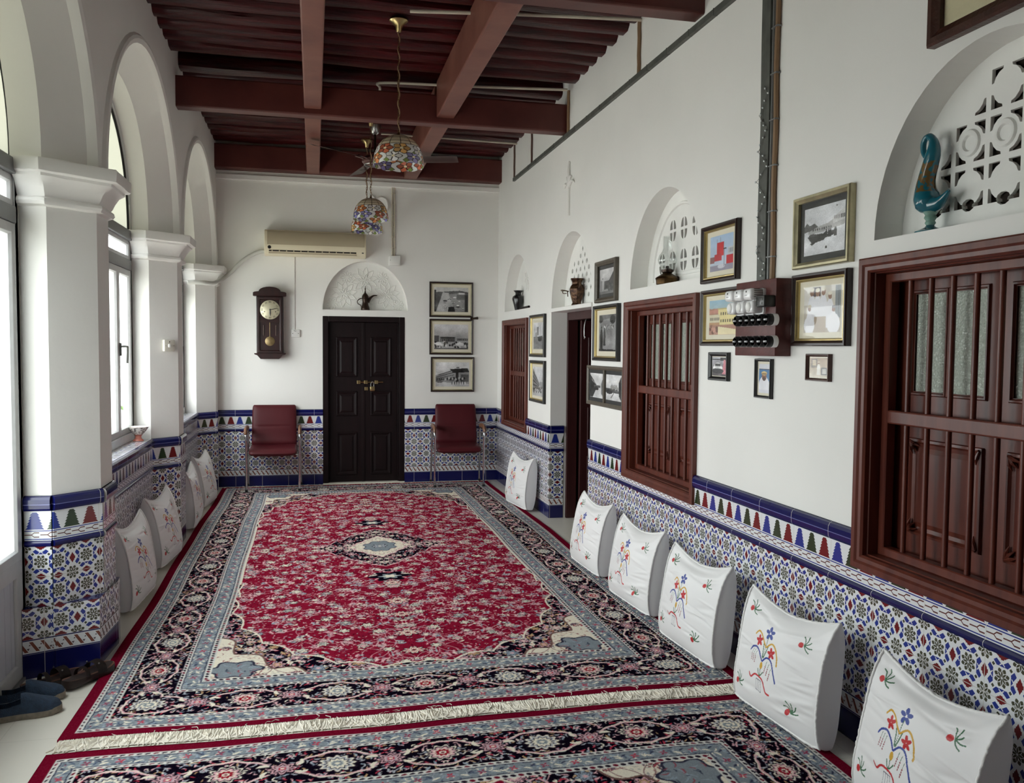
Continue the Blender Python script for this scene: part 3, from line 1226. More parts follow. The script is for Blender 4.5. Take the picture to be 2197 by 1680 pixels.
# ---------------------------------------------------------------- barred windows of the right wall
def barred_window(num, y0, y1, z0, z1, bar_ys, rail_z, panes, panel, label):
    u0, u1 = -y1, -y0
    bm = B()
    pring(bm, PR, u0, u1, z0, z1, [(0.0, 0.002), (0.0, 0.026), (0.006, 0.031), (0.026, 0.031), (0.034, 0.024), (0.048, 0.022),
                                   (0.056, 0.014), (0.056, -0.005), (0.060, -0.008), (0.060, -0.124), (0.05, -0.124), (0.05, 0.002)])
    W = struct(obj('window_%d' % num, bm, M['woodred'], smooth=True, angle=20))
    bm = B()
    pring(bm, PR, u0, u1, z0, z1, [(0.060, -0.085), (0.060, -0.052), (0.064, -0.048), (0.090, -0.048), (0.094, -0.052), (0.094, -0.085)])
    obj('grille_frame', bm, M['woodred'], W)
    bm = B()
    pbox(bm, PR, u0 + 0.092, u1 - 0.092, rail_z - 0.026, rail_z + 0.026, -0.086, -0.050)
    obj('rail', bm, M['woodred'], W, bevel=0.006)
    for y in bar_ys:
        bm = B()
        tube(bm, [PR(-y, z0 + 0.085, -0.068), PR(-y, z1 - 0.085, -0.068)], 0.0105, seg=10)
        obj('bar', bm, M['woodred'], W, smooth=True)
    mid = (u0 + u1) / 2
    for side in (0, 1):
        a, b = (u0 + 0.062, mid - 0.002) if side == 0 else (mid + 0.002, u1 - 0.062)
        zz0, zz1 = z0 + 0.062, z1 - 0.062
        bm = B()
        H = []
        for pa, pb in panes:
            ga, gb = (a + pa, a + pb) if side == 0 else (b - pb, b - pa)
            H.append(rect(ga, gb, 1.40 if z1 > 1.9 else 1.352, 1.762 if z1 > 1.9 else 1.712))
        lp = holed(bm, PR, rect(a, b, zz0, zz1), H, -0.112)
        for l in lp:
            sweep_back(bm, l, PR.n * -0.022)
        # moulded edge round the panes and the raised panel below
        for h in H:
            (ga, va), (gb, _), (_, vb), _ = h
            pring(bm, PR, ga - 0.016, gb + 0.016, va - 0.016, vb + 0.016, [(0.0, -0.112), (0.004, -0.104), (0.010, -0.104), (0.016, -0.116), (0.016, -0.12)], close=False)
        pa, pb, va, vb = panel
        ga, gb = (a + pa, a + pb) if side == 0 else (b - pb, b - pa)
        pring(bm, PR, ga, gb, va, vb, [(0.0, -0.112), (0.003, -0.103), (0.012, -0.102), (0.020, -0.110), (0.034, -0.112), (0.052, -0.106), (0.06, -0.106)], close=False)
        box4 = [bm.verts.new(PR(u, v, -0.106)) for u, v in rect(ga + 0.06, gb - 0.06, va + 0.06, vb - 0.06)]
        bm.faces.new(box4)
        # carved corner leaves
        for cu, su in ((ga, 1), (gb, -1)):
            for cv, sv2 in ((va, 1), (vb, -1)):
                for t in (0.3, 0.785, 1.27):
                    tube(bm, [PR(cu + su * 0.012, cv + sv2 * 0.012, -0.101),
                              PR(cu + su * (0.012 + 0.03 * math.cos(t)), cv + sv2 * (0.012 + 0.03 * math.sin(t)), -0.098),
                              PR(cu + su * (0.012 + 0.05 * math.cos(t)), cv + sv2 * (0.012 + 0.05 * math.sin(t)), -0.104)],
                         [0.006, 0.007, 0.002], seg=6)
        S = obj('shutter', bm, M['woodred'], W)
        for h in H:
            (ga, va), (gb, _), (_, vb), _ = h
            bm = B()
            pbox(bm, PR, ga - 0.004, gb + 0.004, va - 0.004, vb + 0.004, -0.126, -0.121)
            obj('glass_pane', bm, M['frost'], S)
    return W


barred_window(1, *WINS_R[0][:4], [2.762 - 0.1085 * i for i in range(9)], 1.298, [(0.095, 0.255), (0.285, 0.445)], (0.085, 0.455, 0.86, 1.225), '')
barred_window(2, *WINS_R[1][:4], [5.313 - 0.1018 * i for i in range(8)], 1.279, [(0.09, 0.24), (0.285, 0.435)], (0.085, 0.445, 0.84, 1.19), '')
barred_window(3, *WINS_R[2][:4], [9.19 - 0.1018 * i for i in range(8)], 1.272, [(0.09, 0.24), (0.285, 0.435)], (0.085, 0.445, 0.84, 1.19), '')

# ---------------------------------------------------------------- aluminium windows of the left wall
XW = -1.312
PW = Pl((XW, 0, 0), (0, 1, 0), (0, 0, 1), (1, 0, 0))


def alu_bay(name, c, lo, hi, z0, is_door):
    bm = B()
    zt0, zt1 = 2.305, 2.375
    jw = 0.045
    pbox(bm, PW, lo, lo + jw, z0, zt1, -0.06, 0.0)
    pbox(bm, PW, hi - jw, hi, z0, zt1, -0.06, 0.0)
    if not is_door:
        pbox(bm, PW, lo + jw, hi - jw, z0, z0 + 0.06, -0.06, 0.012)
    W = struct(obj(name, bm, M['alu'], bevel=0.003))
    # transoms
    bm = B()
    pbox(bm, PW, lo - 0.03, hi + 0.03, zt0, zt1, -0.065, 0.018)
    obj('transom', bm, M['alu_dark'], W, bevel=0.004)
    bm = B()
    pbox(bm, PW, lo + jw, hi - jw, 2.09, 2.165, -0.06, 0.008)
    obj('transom', bm, M['alu_dark'], W, bevel=0.004)
    # fanlights
    third = (hi - lo) / 2
    for i in range(2):
        a, b = lo + jw + i * (hi - lo - 2 * jw) / 2, lo + jw + (i + 1) * (hi - lo - 2 * jw) / 2
        bm = B()
        pring(bm, PW, a, b, 2.165, zt0, [(0.0, -0.05), (0.0, -0.006), (0.028, -0.006), (0.034, -0.02), (0.034, -0.05)])
        F = obj('fanlight', bm, M['alu'], W)
        bm = B()
        pquad(bm, PW, a + 0.03, b - 0.03, 2.195, zt0 - 0.03, -0.033)
        obj('glass_pane', bm, M['glass'], F)
    # casements or door leaves
    split = lo + (0.5 if is_door else 0.755) * (hi - lo)
    zb = z0 + (0.012 if is_door else 0.062)
    for i in range(2):
        a, b = (lo + jw, split) if i == 0 else (split, hi - jw)
        bm = B()
        s = 0.05
        if is_door:
            pring(bm, PW, a, b, 0.56, 2.088, [(0.0, -0.052), (0.0, 0.0), (s - 0.008, 0.0), (s, -0.014), (s, -0.052)])
            pring(bm, PW, a, b, zb, 0.56, [(0.0, -0.052), (0.0, 0.0), (s + 0.02, 0.0), (s + 0.024, -0.01), (s + 0.024, -0.052)])
        else:
            pring(bm, PW, a, b, zb, 2.088, [(0.0, -0.052), (0.0, 0.002), (s - 0.008, 0.002), (s, -0.014), (s, -0.052)])
        S = obj('door_leaf' if is_door else 'casement', bm, M['alu'], W, bevel=0.002)
        bm = B()
        pquad(bm, PW, a + s - 0.004, b - s + 0.004, (0.60 if is_door else zb + s - 0.004), 2.088 - s + 0.004, -0.031)
        obj('glass_pane', bm, M['door_glass' if is_door else 'glass'], S)
        if is_door:
            bm = B()
            k = 0
            u = a + s + 0.02
            while u < b - s - 0.03:
                pbox(bm, PW, u, min(u + 0.072, b - s - 0.018), zb + 0.07, 0.49, -0.03, -0.014)
                u += 0.075
            pbox(bm, PW, a + s, b - s, zb + 0.05, 0.51, -0.034, -0.028)
            obj('ribbed_panel', bm, M['alu_panel'], S, bevel=0.003)
        if i == 1 or is_door:
            ha = a + 0.025 if i == 1 else b - 0.025
            bm = B()
            pbox(bm, PW, ha - 0.012, ha + 0.012, 1.47, 1.56, 0.0, 0.012)
            tube(bm, spline([PW(ha, 1.535, 0.01), PW(ha, 1.535, 0.045), PW(ha + 0.01, 1.52, 0.05), PW(ha + 0.012, 1.42, 0.046)], 5), 0.007, seg=8)
            obj('handle', bm, M['trunk'], S, smooth=True)
    # arched light above
    n = 2.15
    oa = arch_pts(c, (hi - lo) / 2 + 0.02, zt1 - 0.01, 0.89, n, 32)
    bm = B()
    rows = []
    for ins, d in ((0.0, -0.05), (0.0, 0.004), (0.035, 0.004), (0.04, -0.03)):
        rows.append([bm.verts.new(PW(u, v, d)) for u, v in arch_pts(c, (hi - lo) / 2 + 0.02 - ins, zt1 - 0.01, 0.89 - ins, n, 32)])
    grid_faces(bm, rows)
    A = obj('arched_frame', bm, M['alu'], W, smooth=True, angle=30)
    bm = B()
    tube(bm, [PW(u, v, -0.012) for u, v in arch_pts(c, (hi - lo) / 2 - 0.045, zt1, 0.835, n, 32)], 0.009, seg=6)
    for uu in (c,):
        tube(bm, [PW(uu, zt1, -0.012), PW(uu, zt1 + 0.83, -0.012)], 0.007, seg=6)
    obj('gasket', bm, M['rubber'], A, smooth=True)
    bm = B()
    holed(bm, PW, arch_pts(c, (hi - lo) / 2 - 0.02, zt1 - 0.01, 0.86, n, 32), [], -0.018)
    obj('glass_pane', bm, M['lunette'], A)  # mostly opaque cream panel filling the arch
    return W


for nm, i, dr in (('window_4', 2, False), ('window_5', 3, False), ('door_3', 1, True)):
    lo = PIERS[i - 1] + 0.292 if i else -0.22
    hi = PIERS[i] - 0.292
    alu_bay(nm, (lo + hi) / 2, lo, hi, 0.0 if dr else 0.847, dr)

# ---------------------------------------------------------------- double door in the back wall
u0, u1, z1 = DOOR_B[0], DOOR_B[1], DOOR_B[3]
bm = B()
for a, b in ((u0, u0 + 0.062), (u1 - 0.062, u1)):
    pbox(bm, PB, a, b, 0.0, z1, -0.12, 0.006)
pbox(bm, PB, u0 + 0.062, u1 - 0.062, z1 - 0.062, z1, -0.12, 0.006)
for a, b in ((u0 + 0.062, u0 + 0.075), (u1 - 0.075, u1 - 0.062)):
    pbox(bm, PB, a, b, 0.0, z1 - 0.062, -0.12, -0.03)
DOOR1 = struct(obj('door_1', bm, M['wooddark'], bevel=0.005))
mid = (u0 + u1) / 2
for a, b in ((u0 + 0.076, mid - 0.0015), (mid + 0.0015, u1 - 0.076)):
    bm = B()
    pbox(bm, PB, a, b, 0.012, z1 - 0.064, -0.095, -0.055)
    ca = (a + b) / 2
    for va, vb in ((1.205, 1.655), (0.762, 1.045), (0.09, 0.58)):
        pring(bm, PB, ca - 0.118, ca + 0.118, va, vb, [(0.0, -0.055), (0.004, -0.044), (0.014, -0.042), (0.024, -0.050), (0.040, -0.054), (0.06, -0.047), (0.066, -0.047)], close=False)
        bm.faces.new([bm.verts.new(PB(u, v, -0.047)) for u, v in rect(ca - 0.052, ca + 0.052, va + 0.066, vb - 0.066)])
    if a < mid - 0.1:
        pbox(bm, PB, mid - 0.022, mid + 0.012, 0.012, z1 - 0.064, -0.056, -0.048)
    obj('door_leaf', bm, M['wooddark'], DOOR1, bevel=0.003)
bm = B()
tube(bm, [PB(0.485, 1.146, -0.036), PB(0.765, 1.146, -0.036)], 0.008, seg=10)
for u in (0.492, 0.572, 0.690):
    pbox(bm, PB, u - 0.019, u + 0.019, 1.126, 1.166, -0.053, -0.026)
pbox(bm, PB, 0.558, 0.596, 1.052, 1.09, -0.053, -0.04)
obj('bolt', bm, M['brass'], DOOR1, bevel=0.002)
t = thing('padlock', 'small brass padlock hanging from the bolt of the dark double door', 'padlock', PB(0.644, 1.045, -0.032))
bm = B()
rbox(bm, 0.617, 0.671, YB + 0.024, YB + 0.042, 1.045, 1.098, 0.006)
obj('lock_body', bm, M['brass'], t, smooth=True)
bm = B()
tube(bm, spline([PB(0.628, 1.095, -0.033), PB(0.628, 1.13, -0.03), PB(0.644, 1.152, -0.022), PB(0.660, 1.13, -0.03), PB(0.660, 1.095, -0.033)], 6), 0.0045, seg=8)
obj('shackle', bm, M['steel'], t, smooth=True)
# thresholds
bm = B()
box(bm, -1.45, XW + 0.012, PIERS[0] + 0.28, PIERS[1] - 0.28, 0.0, 0.016)
struct(obj('trim_91', bm, M['alu_dark'], bevel=0.003))
bm = B()
pbox(bm, PB, u0, u1, 0.0, 0.012, -0.12, 0.03)
struct(obj('trim_90', bm, M['floor'], bevel=0.003))

M['wooddoor'] = mat('maroon_door_paint', rgb(62, 26, 26), 0.4, noise=0.3, nscale=6, stretch=(4, 4, .5))
# ---------------------------------------------------------------- open doorway in the right wall
PD = Pl((XR + 0.147, 0, 0), (0, -1, 0), (0, 0, 1), (-1, 0, 0))
bm = B()
for a, b in ((-7.449, -7.41), (-6.35, -6.301)):
    pbox(bm, PD, a, b, 0.0, 1.871, -0.095, 0.0)
pbox(bm, PD, -7.41, -6.35, 1.80, 1.871, -0.095, 0.0)
pbox(bm, PD, -6.37, -6.35, 0.0, 1.80, -0.095, -0.045)
DOOR2 = struct(obj('door_2', bm, M['wooddoor'], bevel=0.004))
bm = B()
box(bm, 2.335, 2.90, 7.325, 7.365, 0.01, 1.80)
pl = Pl((0, 7.325, 0), (1, 0, 0), (0, 0, 1), (0, -1, 0))
for va, vb in ((1.15, 1.65), (0.70, 1.02), (0.12, 0.58)):
    pring(bm, pl, 2.40, 2.82, va, vb, [(0.0, 0.0), (0.005, 0.008), (0.016, 0.008), (0.03, 0.001)], close=False)
obj('door_leaf', bm, M['wooddoor'], DOOR2, bevel=0.003)
bm = B()
tube(bm, spline([PD(-6.93, 1.805, -0.02), PD(-6.93, 1.775, -0.006), PD(-6.932, 1.72, 0.0), PD(-6.93, 1.652, 0.0), PD(-6.92, 1.634, 0.004),
                 PD(-6.895, 1.636, 0.006), PD(-6.892, 1.65, 0.006)], 5), 0.005, seg=8)
obj('hook', bm, M['steel'], DOOR2, smooth=True)
# ---------------------------------------------------------------- rugs
PS = 0.003
HW, HL = 1.46, 3.04


def C8(r, g, b):
    return np.array([r, g, b], dtype=np.float32) / 255.0


RUGC = dict(edge=C8(110, 14, 38), red=C8(138, 24, 50), red2=C8(110, 15, 38), navy=C8(15, 9, 22), blue=C8(132, 141, 148),
            blue2=C8(150, 164, 178), cream=C8(232, 224, 206), pink=C8(222, 174, 180), rose=C8(190, 60, 80), dark=C8(36, 26, 40),
            grey=C8(176, 178, 186), gold=C8(196, 160, 120))


class Canvas:
    """raster in metres: x right, y down the array"""
    def __init__(s, w, h, col):
        s.nx, s.ny = int(round(w / PS)) + 1, int(round(h / PS)) + 1
        s.a = np.zeros((s.ny, s.nx, 3), np.float32)
        s.a[:] = col

    def win(s, x, y, r):
        i0, i1 = max(int((x - r) / PS), 0), min(int((x + r) / PS) + 2, s.nx)
        j0, j1 = max(int((y - r) / PS), 0), min(int((y + r) / PS) + 2, s.ny)
        if i1 <= i0 or j1 <= j0:
            return None
        X = (np.arange(i0, i1) * PS - x)[None, :]
        Y = (np.arange(j0, j1) * PS - y)[:, None]
        return s.a[j0:j1, i0:i1], X, Y

    def rosette(s, x, y, R, n, cols, ang=0.0, lob=0.2, sx=1.0, sy=1.0):
        w = s.win(x, y, R * 1.3 * max(sx, sy))
        if w is None:
            return
        A, X, Y = w
        X, Y = X / sx, Y / sy
        r = np.sqrt(X * X + Y * Y)
        th = np.arctan2(Y, X) + ang
        e = R * (1 - lob + lob * np.cos(n * th))
        A[r < e * 1.16] = RUGC['dark']
        for f, c in cols:
            A[r < e * f] = c
        return

    def leaf(s, x, y, L, wd, ang, col, bend=0.0):
        w = s.win(x, y, L)
        if w is None:
            return
        A, X, Y = w
        c, q = math.cos(ang), math.sin(ang)
        U = X * c + Y * q
        V = -X * q + Y * c
        V = V - bend * (U * U) / L
        t = np.abs(U) / (L * 0.5)
        m = (t < 1) & (np.abs(V) < wd * np.sqrt(np.clip(1 - t * t, 0, 1)))
        A[m] = col

    def line(s, pts, wd, col):
        for (xa, ya), (xb, yb) in zip(pts[:-1], pts[1:]):
            n = max(int(math.hypot(xb - xa, yb - ya) / (wd * 0.9)), 1)
            for k in range(n):
                t = k / n
                x, y = xa + (xb - xa) * t, ya + (yb - ya) * t
                w = s.win(x, y, wd * 1.2)
                if w is None:
                    continue
                A, X, Y = w
                A[(X * X + Y * Y) < wd * wd] = col


def scatter(cv, n, rr, mask, palette, lmin, lmax, wmin, wmax, ang0=None):
    for _ in range(n):
        x, y = rr.random() * (cv.nx - 1) * PS, rr.random() * (cv.ny - 1) * PS
        if mask is not None and not mask(x, y):
            continue
        a = rr.random() * PI if ang0 is None else ang0 + rr.gauss(0, .5)
        cv.leaf(x, y, rr.uniform(lmin, lmax), rr.uniform(wmin, wmax), a, palette[int(rr.random() * len(palette))], rr.uniform(-1.2, 1.2))


def floral_ground(cv, rr, n_flower, palette, mask=None, rmin=0.02, rmax=0.034, dmin=0.075, vine=None, cores=None):
    pts = []
    tries = 0
    while len(pts) < n_flower and tries < n_flower * 40:
        tries += 1
        x, y = rr.random() * (cv.nx - 1) * PS, rr.random() * (cv.ny - 1) * PS
        if mask is not None and not mask(x, y):
            continue
        if all((x - a) ** 2 + (y - b) ** 2 > dmin * dmin for a, b in pts):
            pts.append((x, y))
    if vine is not None:
        for i, (x, y) in enumerate(pts):
            ds = sorted(((x - a) ** 2 + (y - b) ** 2, a, b) for a, b in pts)[1:3]
            for d, a, b in ds:
                d = math.sqrt(d)
                if d > 0.22:
                    continue
                bx, by = (x + a) / 2 - (b - y) * 0.35, (y + b) / 2 + (a - x) * 0.35
                P = [(x, y)]
                for k in range(1, 9):
                    t = k / 8
                    P.append(((1 - t) ** 2 * x + 2 * t * (1 - t) * bx + t * t * a, (1 - t) ** 2 * y + 2 * t * (1 - t) * by + t * t * b))
                cv.line(P, 0.0020, vine)
    for x, y in pts:
        R = rr.uniform(rmin, rmax)
        for k in range(rr.randint(3, 5)):
            t = rr.random() * 6.28
            d = R * rr.uniform(1.25, 1.7)
            cv.leaf(x + d * math.cos(t), y + d * math.sin(t), rr.uniform(.03, .048), rr.uniform(.005, .008), t + 1.2,
                    palette[int(rr.random() * len(palette))], rr.uniform(-1, 1))
    for x, y in pts:
        R = rr.uniform(rmin, rmax)
        c0 = (cores or palette)
        a, b, c = (c0[int(rr.random() * len(c0))] for _ in range(3))
        cv.rosette(x, y, R, rr.choice((6, 7, 8)), [(1.0, a), (0.68, RUGC['dark']), (0.6, b), (0.3, c)], rr.random() * 6)
    return pts


def strip_main(length, phase_n, rr, corner_at_end):
    """main border: navy ground, chain of rosettes in ogival cartouches; t along, w across"""
    Wm = 0.25
    cv = Canvas(length, Wm, RUGC['navy'])
    pal = [RUGC['cream'], RUGC['pink'], RUGC['grey'], RUGC['blue2'], RUGC['pink'], RUGC['grey']]
    scatter(cv, int(length * 560), rr, None, pal + [RUGC['rose'], RUGC['gold']], 0.016, 0.034, 0.0024, 0.0046)
    step = (length - Wm / 2) / phase_n
    # cartouche lines
    for s in (1, -1):
        for o in (0.0, 0.007):
            P = []
            n = int(length / 0.006)
            for i in range(n):
                t = i / n * length
                ph = t / step
                P.append((t, Wm / 2 + s * ((0.098 - o) * math.cos(PI * ph) if True else 0) + 0.004 * math.sin(9 * PI * ph)))
            cv.line(P, 0.0042, RUGC['pink'] if o else RUGC['cream'])
    i = 0
    while True:
        t = i * step / 2
        if t > length + 0.1:
            break
        if i % 2 == 1:
            # pink palmette where the lines cross
            cv.rosette(t, Wm / 2, 0.044, 8, [(1.0, RUGC['pink']), (0.80, RUGC['navy']), (0.66, RUGC['pink']), (0.5, RUGC['grey']), (0.36, RUGC['rose']), (0.2, RUGC['cream'])], sx=1.25, lob=0.16)
            for a in (0.6, 2.5, -0.6, -2.5):
                cv.leaf(t + 0.085 * math.cos(a), Wm / 2 + 0.062 * math.sin(a), 0.05, 0.009, a + 0.6, RUGC['cream'], 0.8)
        elif (i // 2) % 2 == 0:
            cv.rosette(t, Wm / 2, 0.064, 10, [(1.0, RUGC['cream']), (0.86, RUGC['navy']), (0.76, RUGC['pink']), (0.58, RUGC['cream']), (0.46, C8(150, 24, 44)), (0.24, RUGC['cream']), (0.12, RUGC['edge'])], sx=1.12, lob=0.13)
        else:
            cv.rosette(t, Wm / 2, 0.066, 12, [(1.0, RUGC['cream']), (0.84, RUGC['grey']), (0.7, RUGC['navy']), (0.62, RUGC['cream']), (0.36, RUGC['blue']), (0.18, RUGC['cream'])], sx=1.1, lob=0.12)
        i += 1
    return cv.a


def strip_guard(length, rr, width):
    """blue guard: small red flowers, pale ticks, dark wavy line"""
    cv = Canvas(length, width, RUGC['blue'])
    scatter(cv, int(length * 200), rr, None, [RUGC['grey'], RUGC['cream'], RUGC['blue2'], C8(84, 96, 118)], 0.016, 0.034, 0.002, 0.0042)
    t = 0.0
    k = 0
    while t < length:
        c = RUGC['rose'] if k % 2 == 0 else C8(150, 60, 84)
        for a in (0.5, 2.1, 3.6, 5.2):
            cv.leaf(t + 0.010 * math.cos(a), width / 2 + 0.010 * math.sin(a), 0.017, 0.0038, a, c)
        cv.leaf(t + 0.055, width / 2 + 0.008, 0.036, 0.005, 0.5, RUGC['cream'], 0.5)
        cv.leaf(t + 0.075, width / 2 - 0.010, 0.028, 0.004, -0.6, C8(60, 64, 86), 0.5)
        t += 0.118
        k += 1
    for y in (0.004, width - 0.004):
        cv.line([(i * 0.01, y + 0.002 * math.sin(i * 0.9)) for i in range(int(length / 0.01))], 0.0022, C8(50, 46, 66))
    return cv.a


def strip_dash(length, width):
    cv = Canvas(length, width, C8(214, 212, 206))
    t = 0.012
    k = 0
    while t < length:
        cv.leaf(t, width / 2, 0.022, width * 0.24, 0.25, [RUGC['dark'], RUGC['dark'], C8(110, 24, 44)][k % 3])
        t += 0.030
        k += 1
    return cv.a


def oval(x, y):
    """<1 inside the red field (quarter coordinates from the centre)"""
    yy = max(y - 1.2, 0) / 1.30
    return (x / 0.962) ** 2 + yy * yy


def build_rug_raster():
    rr = random.Random(21)
    # field first
    cv = Canvas(HW, HL, RUGC['red'])
    X = (np.arange(cv.nx) * PS)[None, :]
    Y = (np.arange(cv.ny) * PS)[:, None]
    # abrash: dye lots vary along the length
    ab = 0.5 + 0.5 * np.sin(Y * 9 + 1.3 * np.sin(Y * 23))
    cv.a[:] = (RUGC['red'] * (0.8 + 0.2 * ab[..., None]) + RUGC['red2'] * (0.2 - 0.2 * ab[..., None]))
    pal = [RUGC['cream'], RUGC['pink'], RUGC['pink'], RUGC['grey'], RUGC['blue2'], RUGC['pink']]
    fm = lambda x, y: x < 1.0 and y < 2.56
    scatter(cv, 6800, rr, fm, pal + [C8(84, 6, 26), C8(52, 8, 26), C8(84, 6, 26), C8(100, 20, 50), C8(206, 60, 90)], 0.012, 0.028, 0.0018, 0.0036)
    floral_ground(cv, rr, 150, pal, fm, 0.013, 0.019, 0.085, vine=RUGC['pink'], cores=[RUGC['cream'], RUGC['pink'], RUGC['grey']])
    floral_ground(cv, rr, 120, pal, fm, 0.027, 0.037, 0.125, vine=RUGC['pink'],
                  cores=[RUGC['cream'], C8(176, 176, 170), RUGC['pink'], RUGC['cream'], RUGC['cream']])
    # sprays on the long axis
    for y, R in ((1.05, 0.05), (1.45, 0.06), (1.72, 0.045), (2.05, 0.05), (2.32, 0.045)):
        cv.rosette(0.0, y, R, 9, [(1.0, RUGC['cream']), (0.75, RUGC['rose']), (0.6, RUGC['cream']), (0.3, RUGC['edge'])], sx=1.3)
    yy = np.clip(Y - 1.2, 0, None) / 1.30
    ov = (X / 0.962) ** 2 + yy * yy
    # angle along the edge for the scallops
    th = np.arctan2(yy, X / 0.962)
    sc = 0.040 * np.abs(np.sin(th * 13.5)) - 0.022
    f = np.sqrt(ov) + np.where(Y > 1.2, sc, 0.02 * np.abs(np.sin(Y * 9)) * (Y > 0.9))
    # corner ground drawn on its own canvas
    cn = Canvas(HW, HL, RUGC['navy'])
    cm = lambda x, y: oval(x, y) > 0.93 and x < 1.0 and y < 2.56
    scatter(cn, 9000, rr, cm, [RUGC['pink'], RUGC['cream'], RUGC['rose'], RUGC['blue'], RUGC['grey']], 0.018, 0.036, 0.003, 0.0058)
    floral_ground(cn, rr, 46, [RUGC['pink'], RUGC['cream'], RUGC['gold']], cm, 0.026, 0.042, 0.085, vine=RUGC['pink'],
                  cores=[RUGC['pink'], RUGC['gold'], RUGC['cream'], RUGC['blue2']])
    m = f > 1.0
    cv.a[m] = cn.a[m]
    # cream spandrel with a blue cartouche
    cr = Canvas(HW, HL, RUGC['cream'])
    sm = lambda x, y: x > 0.55 and y > 2.0
    scatter(cr, 6000, rr, sm, [C8(206, 180, 160), C8(190, 150, 140), C8(150, 90, 90), C8(170, 168, 160), C8(214, 204, 186)], 0.014, 0.03, 0.002, 0.0046)
    floral_ground(cr, rr, 26, [C8(160, 70, 80), C8(120, 100, 110)], lambda x, y: sm(x, y) and oval(x, y) > 1.25, 0.016, 0.026, 0.075, vine=C8(130, 90, 90),
                  cores=[C8(200, 130, 130), RUGC['cream'], C8(150, 60, 70)])
    ux, uy = (X - 0.86) / 0.115, (Y - 2.405) / 0.10
    tt = np.arctan2(uy, ux)
    cart = np.sqrt(ux * ux + uy * uy) < (1 + 0.14 * np.cos(6 * tt))
    cr.a[cart] = RUGC['blue']
    edge = (np.abs(np.sqrt(ux * ux + uy * uy) - (1 + 0.14 * np.cos(6 * tt))) < 0.06)
    cr.a[edge] = C8(52, 52, 70)
    for k in range(26):
        x, y = 0.86 + rr.uniform(-.1, .1), 2.405 + rr.uniform(-.08, .08)
        cr.leaf(x, y, rr.uniform(.02, .05), .003, rr.random() * 3, [C8(60, 66, 84), RUGC['blue2'], C8(150, 80, 90)][k % 3], 0.8)
    m2 = f > 1.15 + 0.02 * np.sin(th * 30)
    cv.a[m2] = cr.a[m2]
    cv.a[(np.abs(f - 1.0) < 0.0055)] = RUGC['cream']
    cv.a[(np.abs(f - 1.15 - 0.02 * np.sin(th * 30)) < 0.006) & (Y > 1.3)] = C8(120, 90, 84)
    # medallion
    th2 = np.arctan2(Y / 0.63, X / 0.45)
    r2 = (np.abs(X) / 0.47) ** 1.1 + (np.abs(Y) / 0.65) ** 1.1
    sc2 = 0.05 * np.abs(np.sin(th2 * 7))
    g = r2 + sc2
    md = Canvas(HW, HL, RUGC['navy'])
    mm = lambda x, y: x < 0.5 and y < 0.7
    scatter(md, 5200, rr, mm, [RUGC['pink'], RUGC['cream'], RUGC['rose'], RUGC['blue'], RUGC['grey']], 0.018, 0.034, 0.003, 0.0056)
    floral_ground(md, rr, 22, [RUGC['pink'], RUGC['cream']], mm, 0.022, 0.034, 0.085, vine=RUGC['pink'])
    m = g < 1.0
    cv.a[m] = md.a[m]
    cv.a[np.abs(g - 1.0) < 0.014] = RUGC['pink']
    h = (X / 0.24) ** 1.2 + (Y / 0.35) ** 1.2 + 0.10 * np.abs(np.sin(th2 * 6))
    mc = Canvas(HW, HL, RUGC['cream'])
    scatter(mc, 9000, rr, mm, [C8(190, 150, 140), C8(150, 140, 140), C8(170, 110, 110)], 0.014, 0.028, 0.002, 0.0042)
    m = h < 1.0
    cv.a[m] = mc.a[m]
    cv.a[np.abs(h - 1.0) < 0.03] = RUGC['pink']
    h2 = (X / 0.12) ** 2 + (Y / 0.155) ** 2 + 0.2 * np.cos(th2 * 8)
    cv.a[h2 < 1.0] = RUGC['blue']
    cv.a[np.abs(h2 - 1.0) < 0.07] = C8(74, 78, 96)
    cv.rosette(0, 0, 0.055, 8, [(1.0, RUGC['grey']), (0.6, RUGC['blue']), (0.3, RUGC['cream'])])
    # pendants
    cv.rosette(0, 0.89, 0.105, 6, [(1.0, RUGC['navy']), (0.62, RUGC['blue']), (0.4, RUGC['cream'])], sx=1.25, lob=0.2)
    cv.rosette(0, 0.74, 0.05, 6, [(1.0, RUGC['pink']), (0.6, RUGC['navy'])], sx=1.3)
    field = cv.a
    # borders; e1/e2 distance from the side and from the end, cut points for each
    e1 = HW - X + 0 * Y
    e2 = HL - Y + 0 * X
    cs = [0.05, 0.068, 0.128, 0.15, 0.36, 0.38, 0.465, 0.495]
    ce = [0.052, 0.074, 0.138, 0.158, 0.402, 0.426, 0.502, 0.535]
    e2n = np.interp(e2, [0] + ce + [4], [0] + cs + [4])
    img = field.copy()
    side = e1 < e2n

    def put(strip, lo, hi, which):
        if which == 'side':
            m = side & (e1 >= lo) & (e1 < hi)
            t, w = (Y + 0 * X)[m], (e1[m] - lo) / (hi - lo)
        else:
            lo2, hi2 = np.interp([lo, hi], [0] + cs, [0] + ce)
            m = (~side) & (e2 >= lo2) & (e2 < hi2)
            t, w = (X + 0 * Y)[m], (e2[m] - lo2) / (hi2 - lo2)
        h, wd = strip.shape[:2]
        jj = np.clip((w * (h - 1)).round().astype(int), 0, h - 1)
        ii = np.clip((t / PS).round().astype(int), 0, wd - 1)
        img[m] = strip[jj, ii]
    red_m = np.minimum(e1, e2n) < cs[0]
    img[red_m] = RUGC['edge']
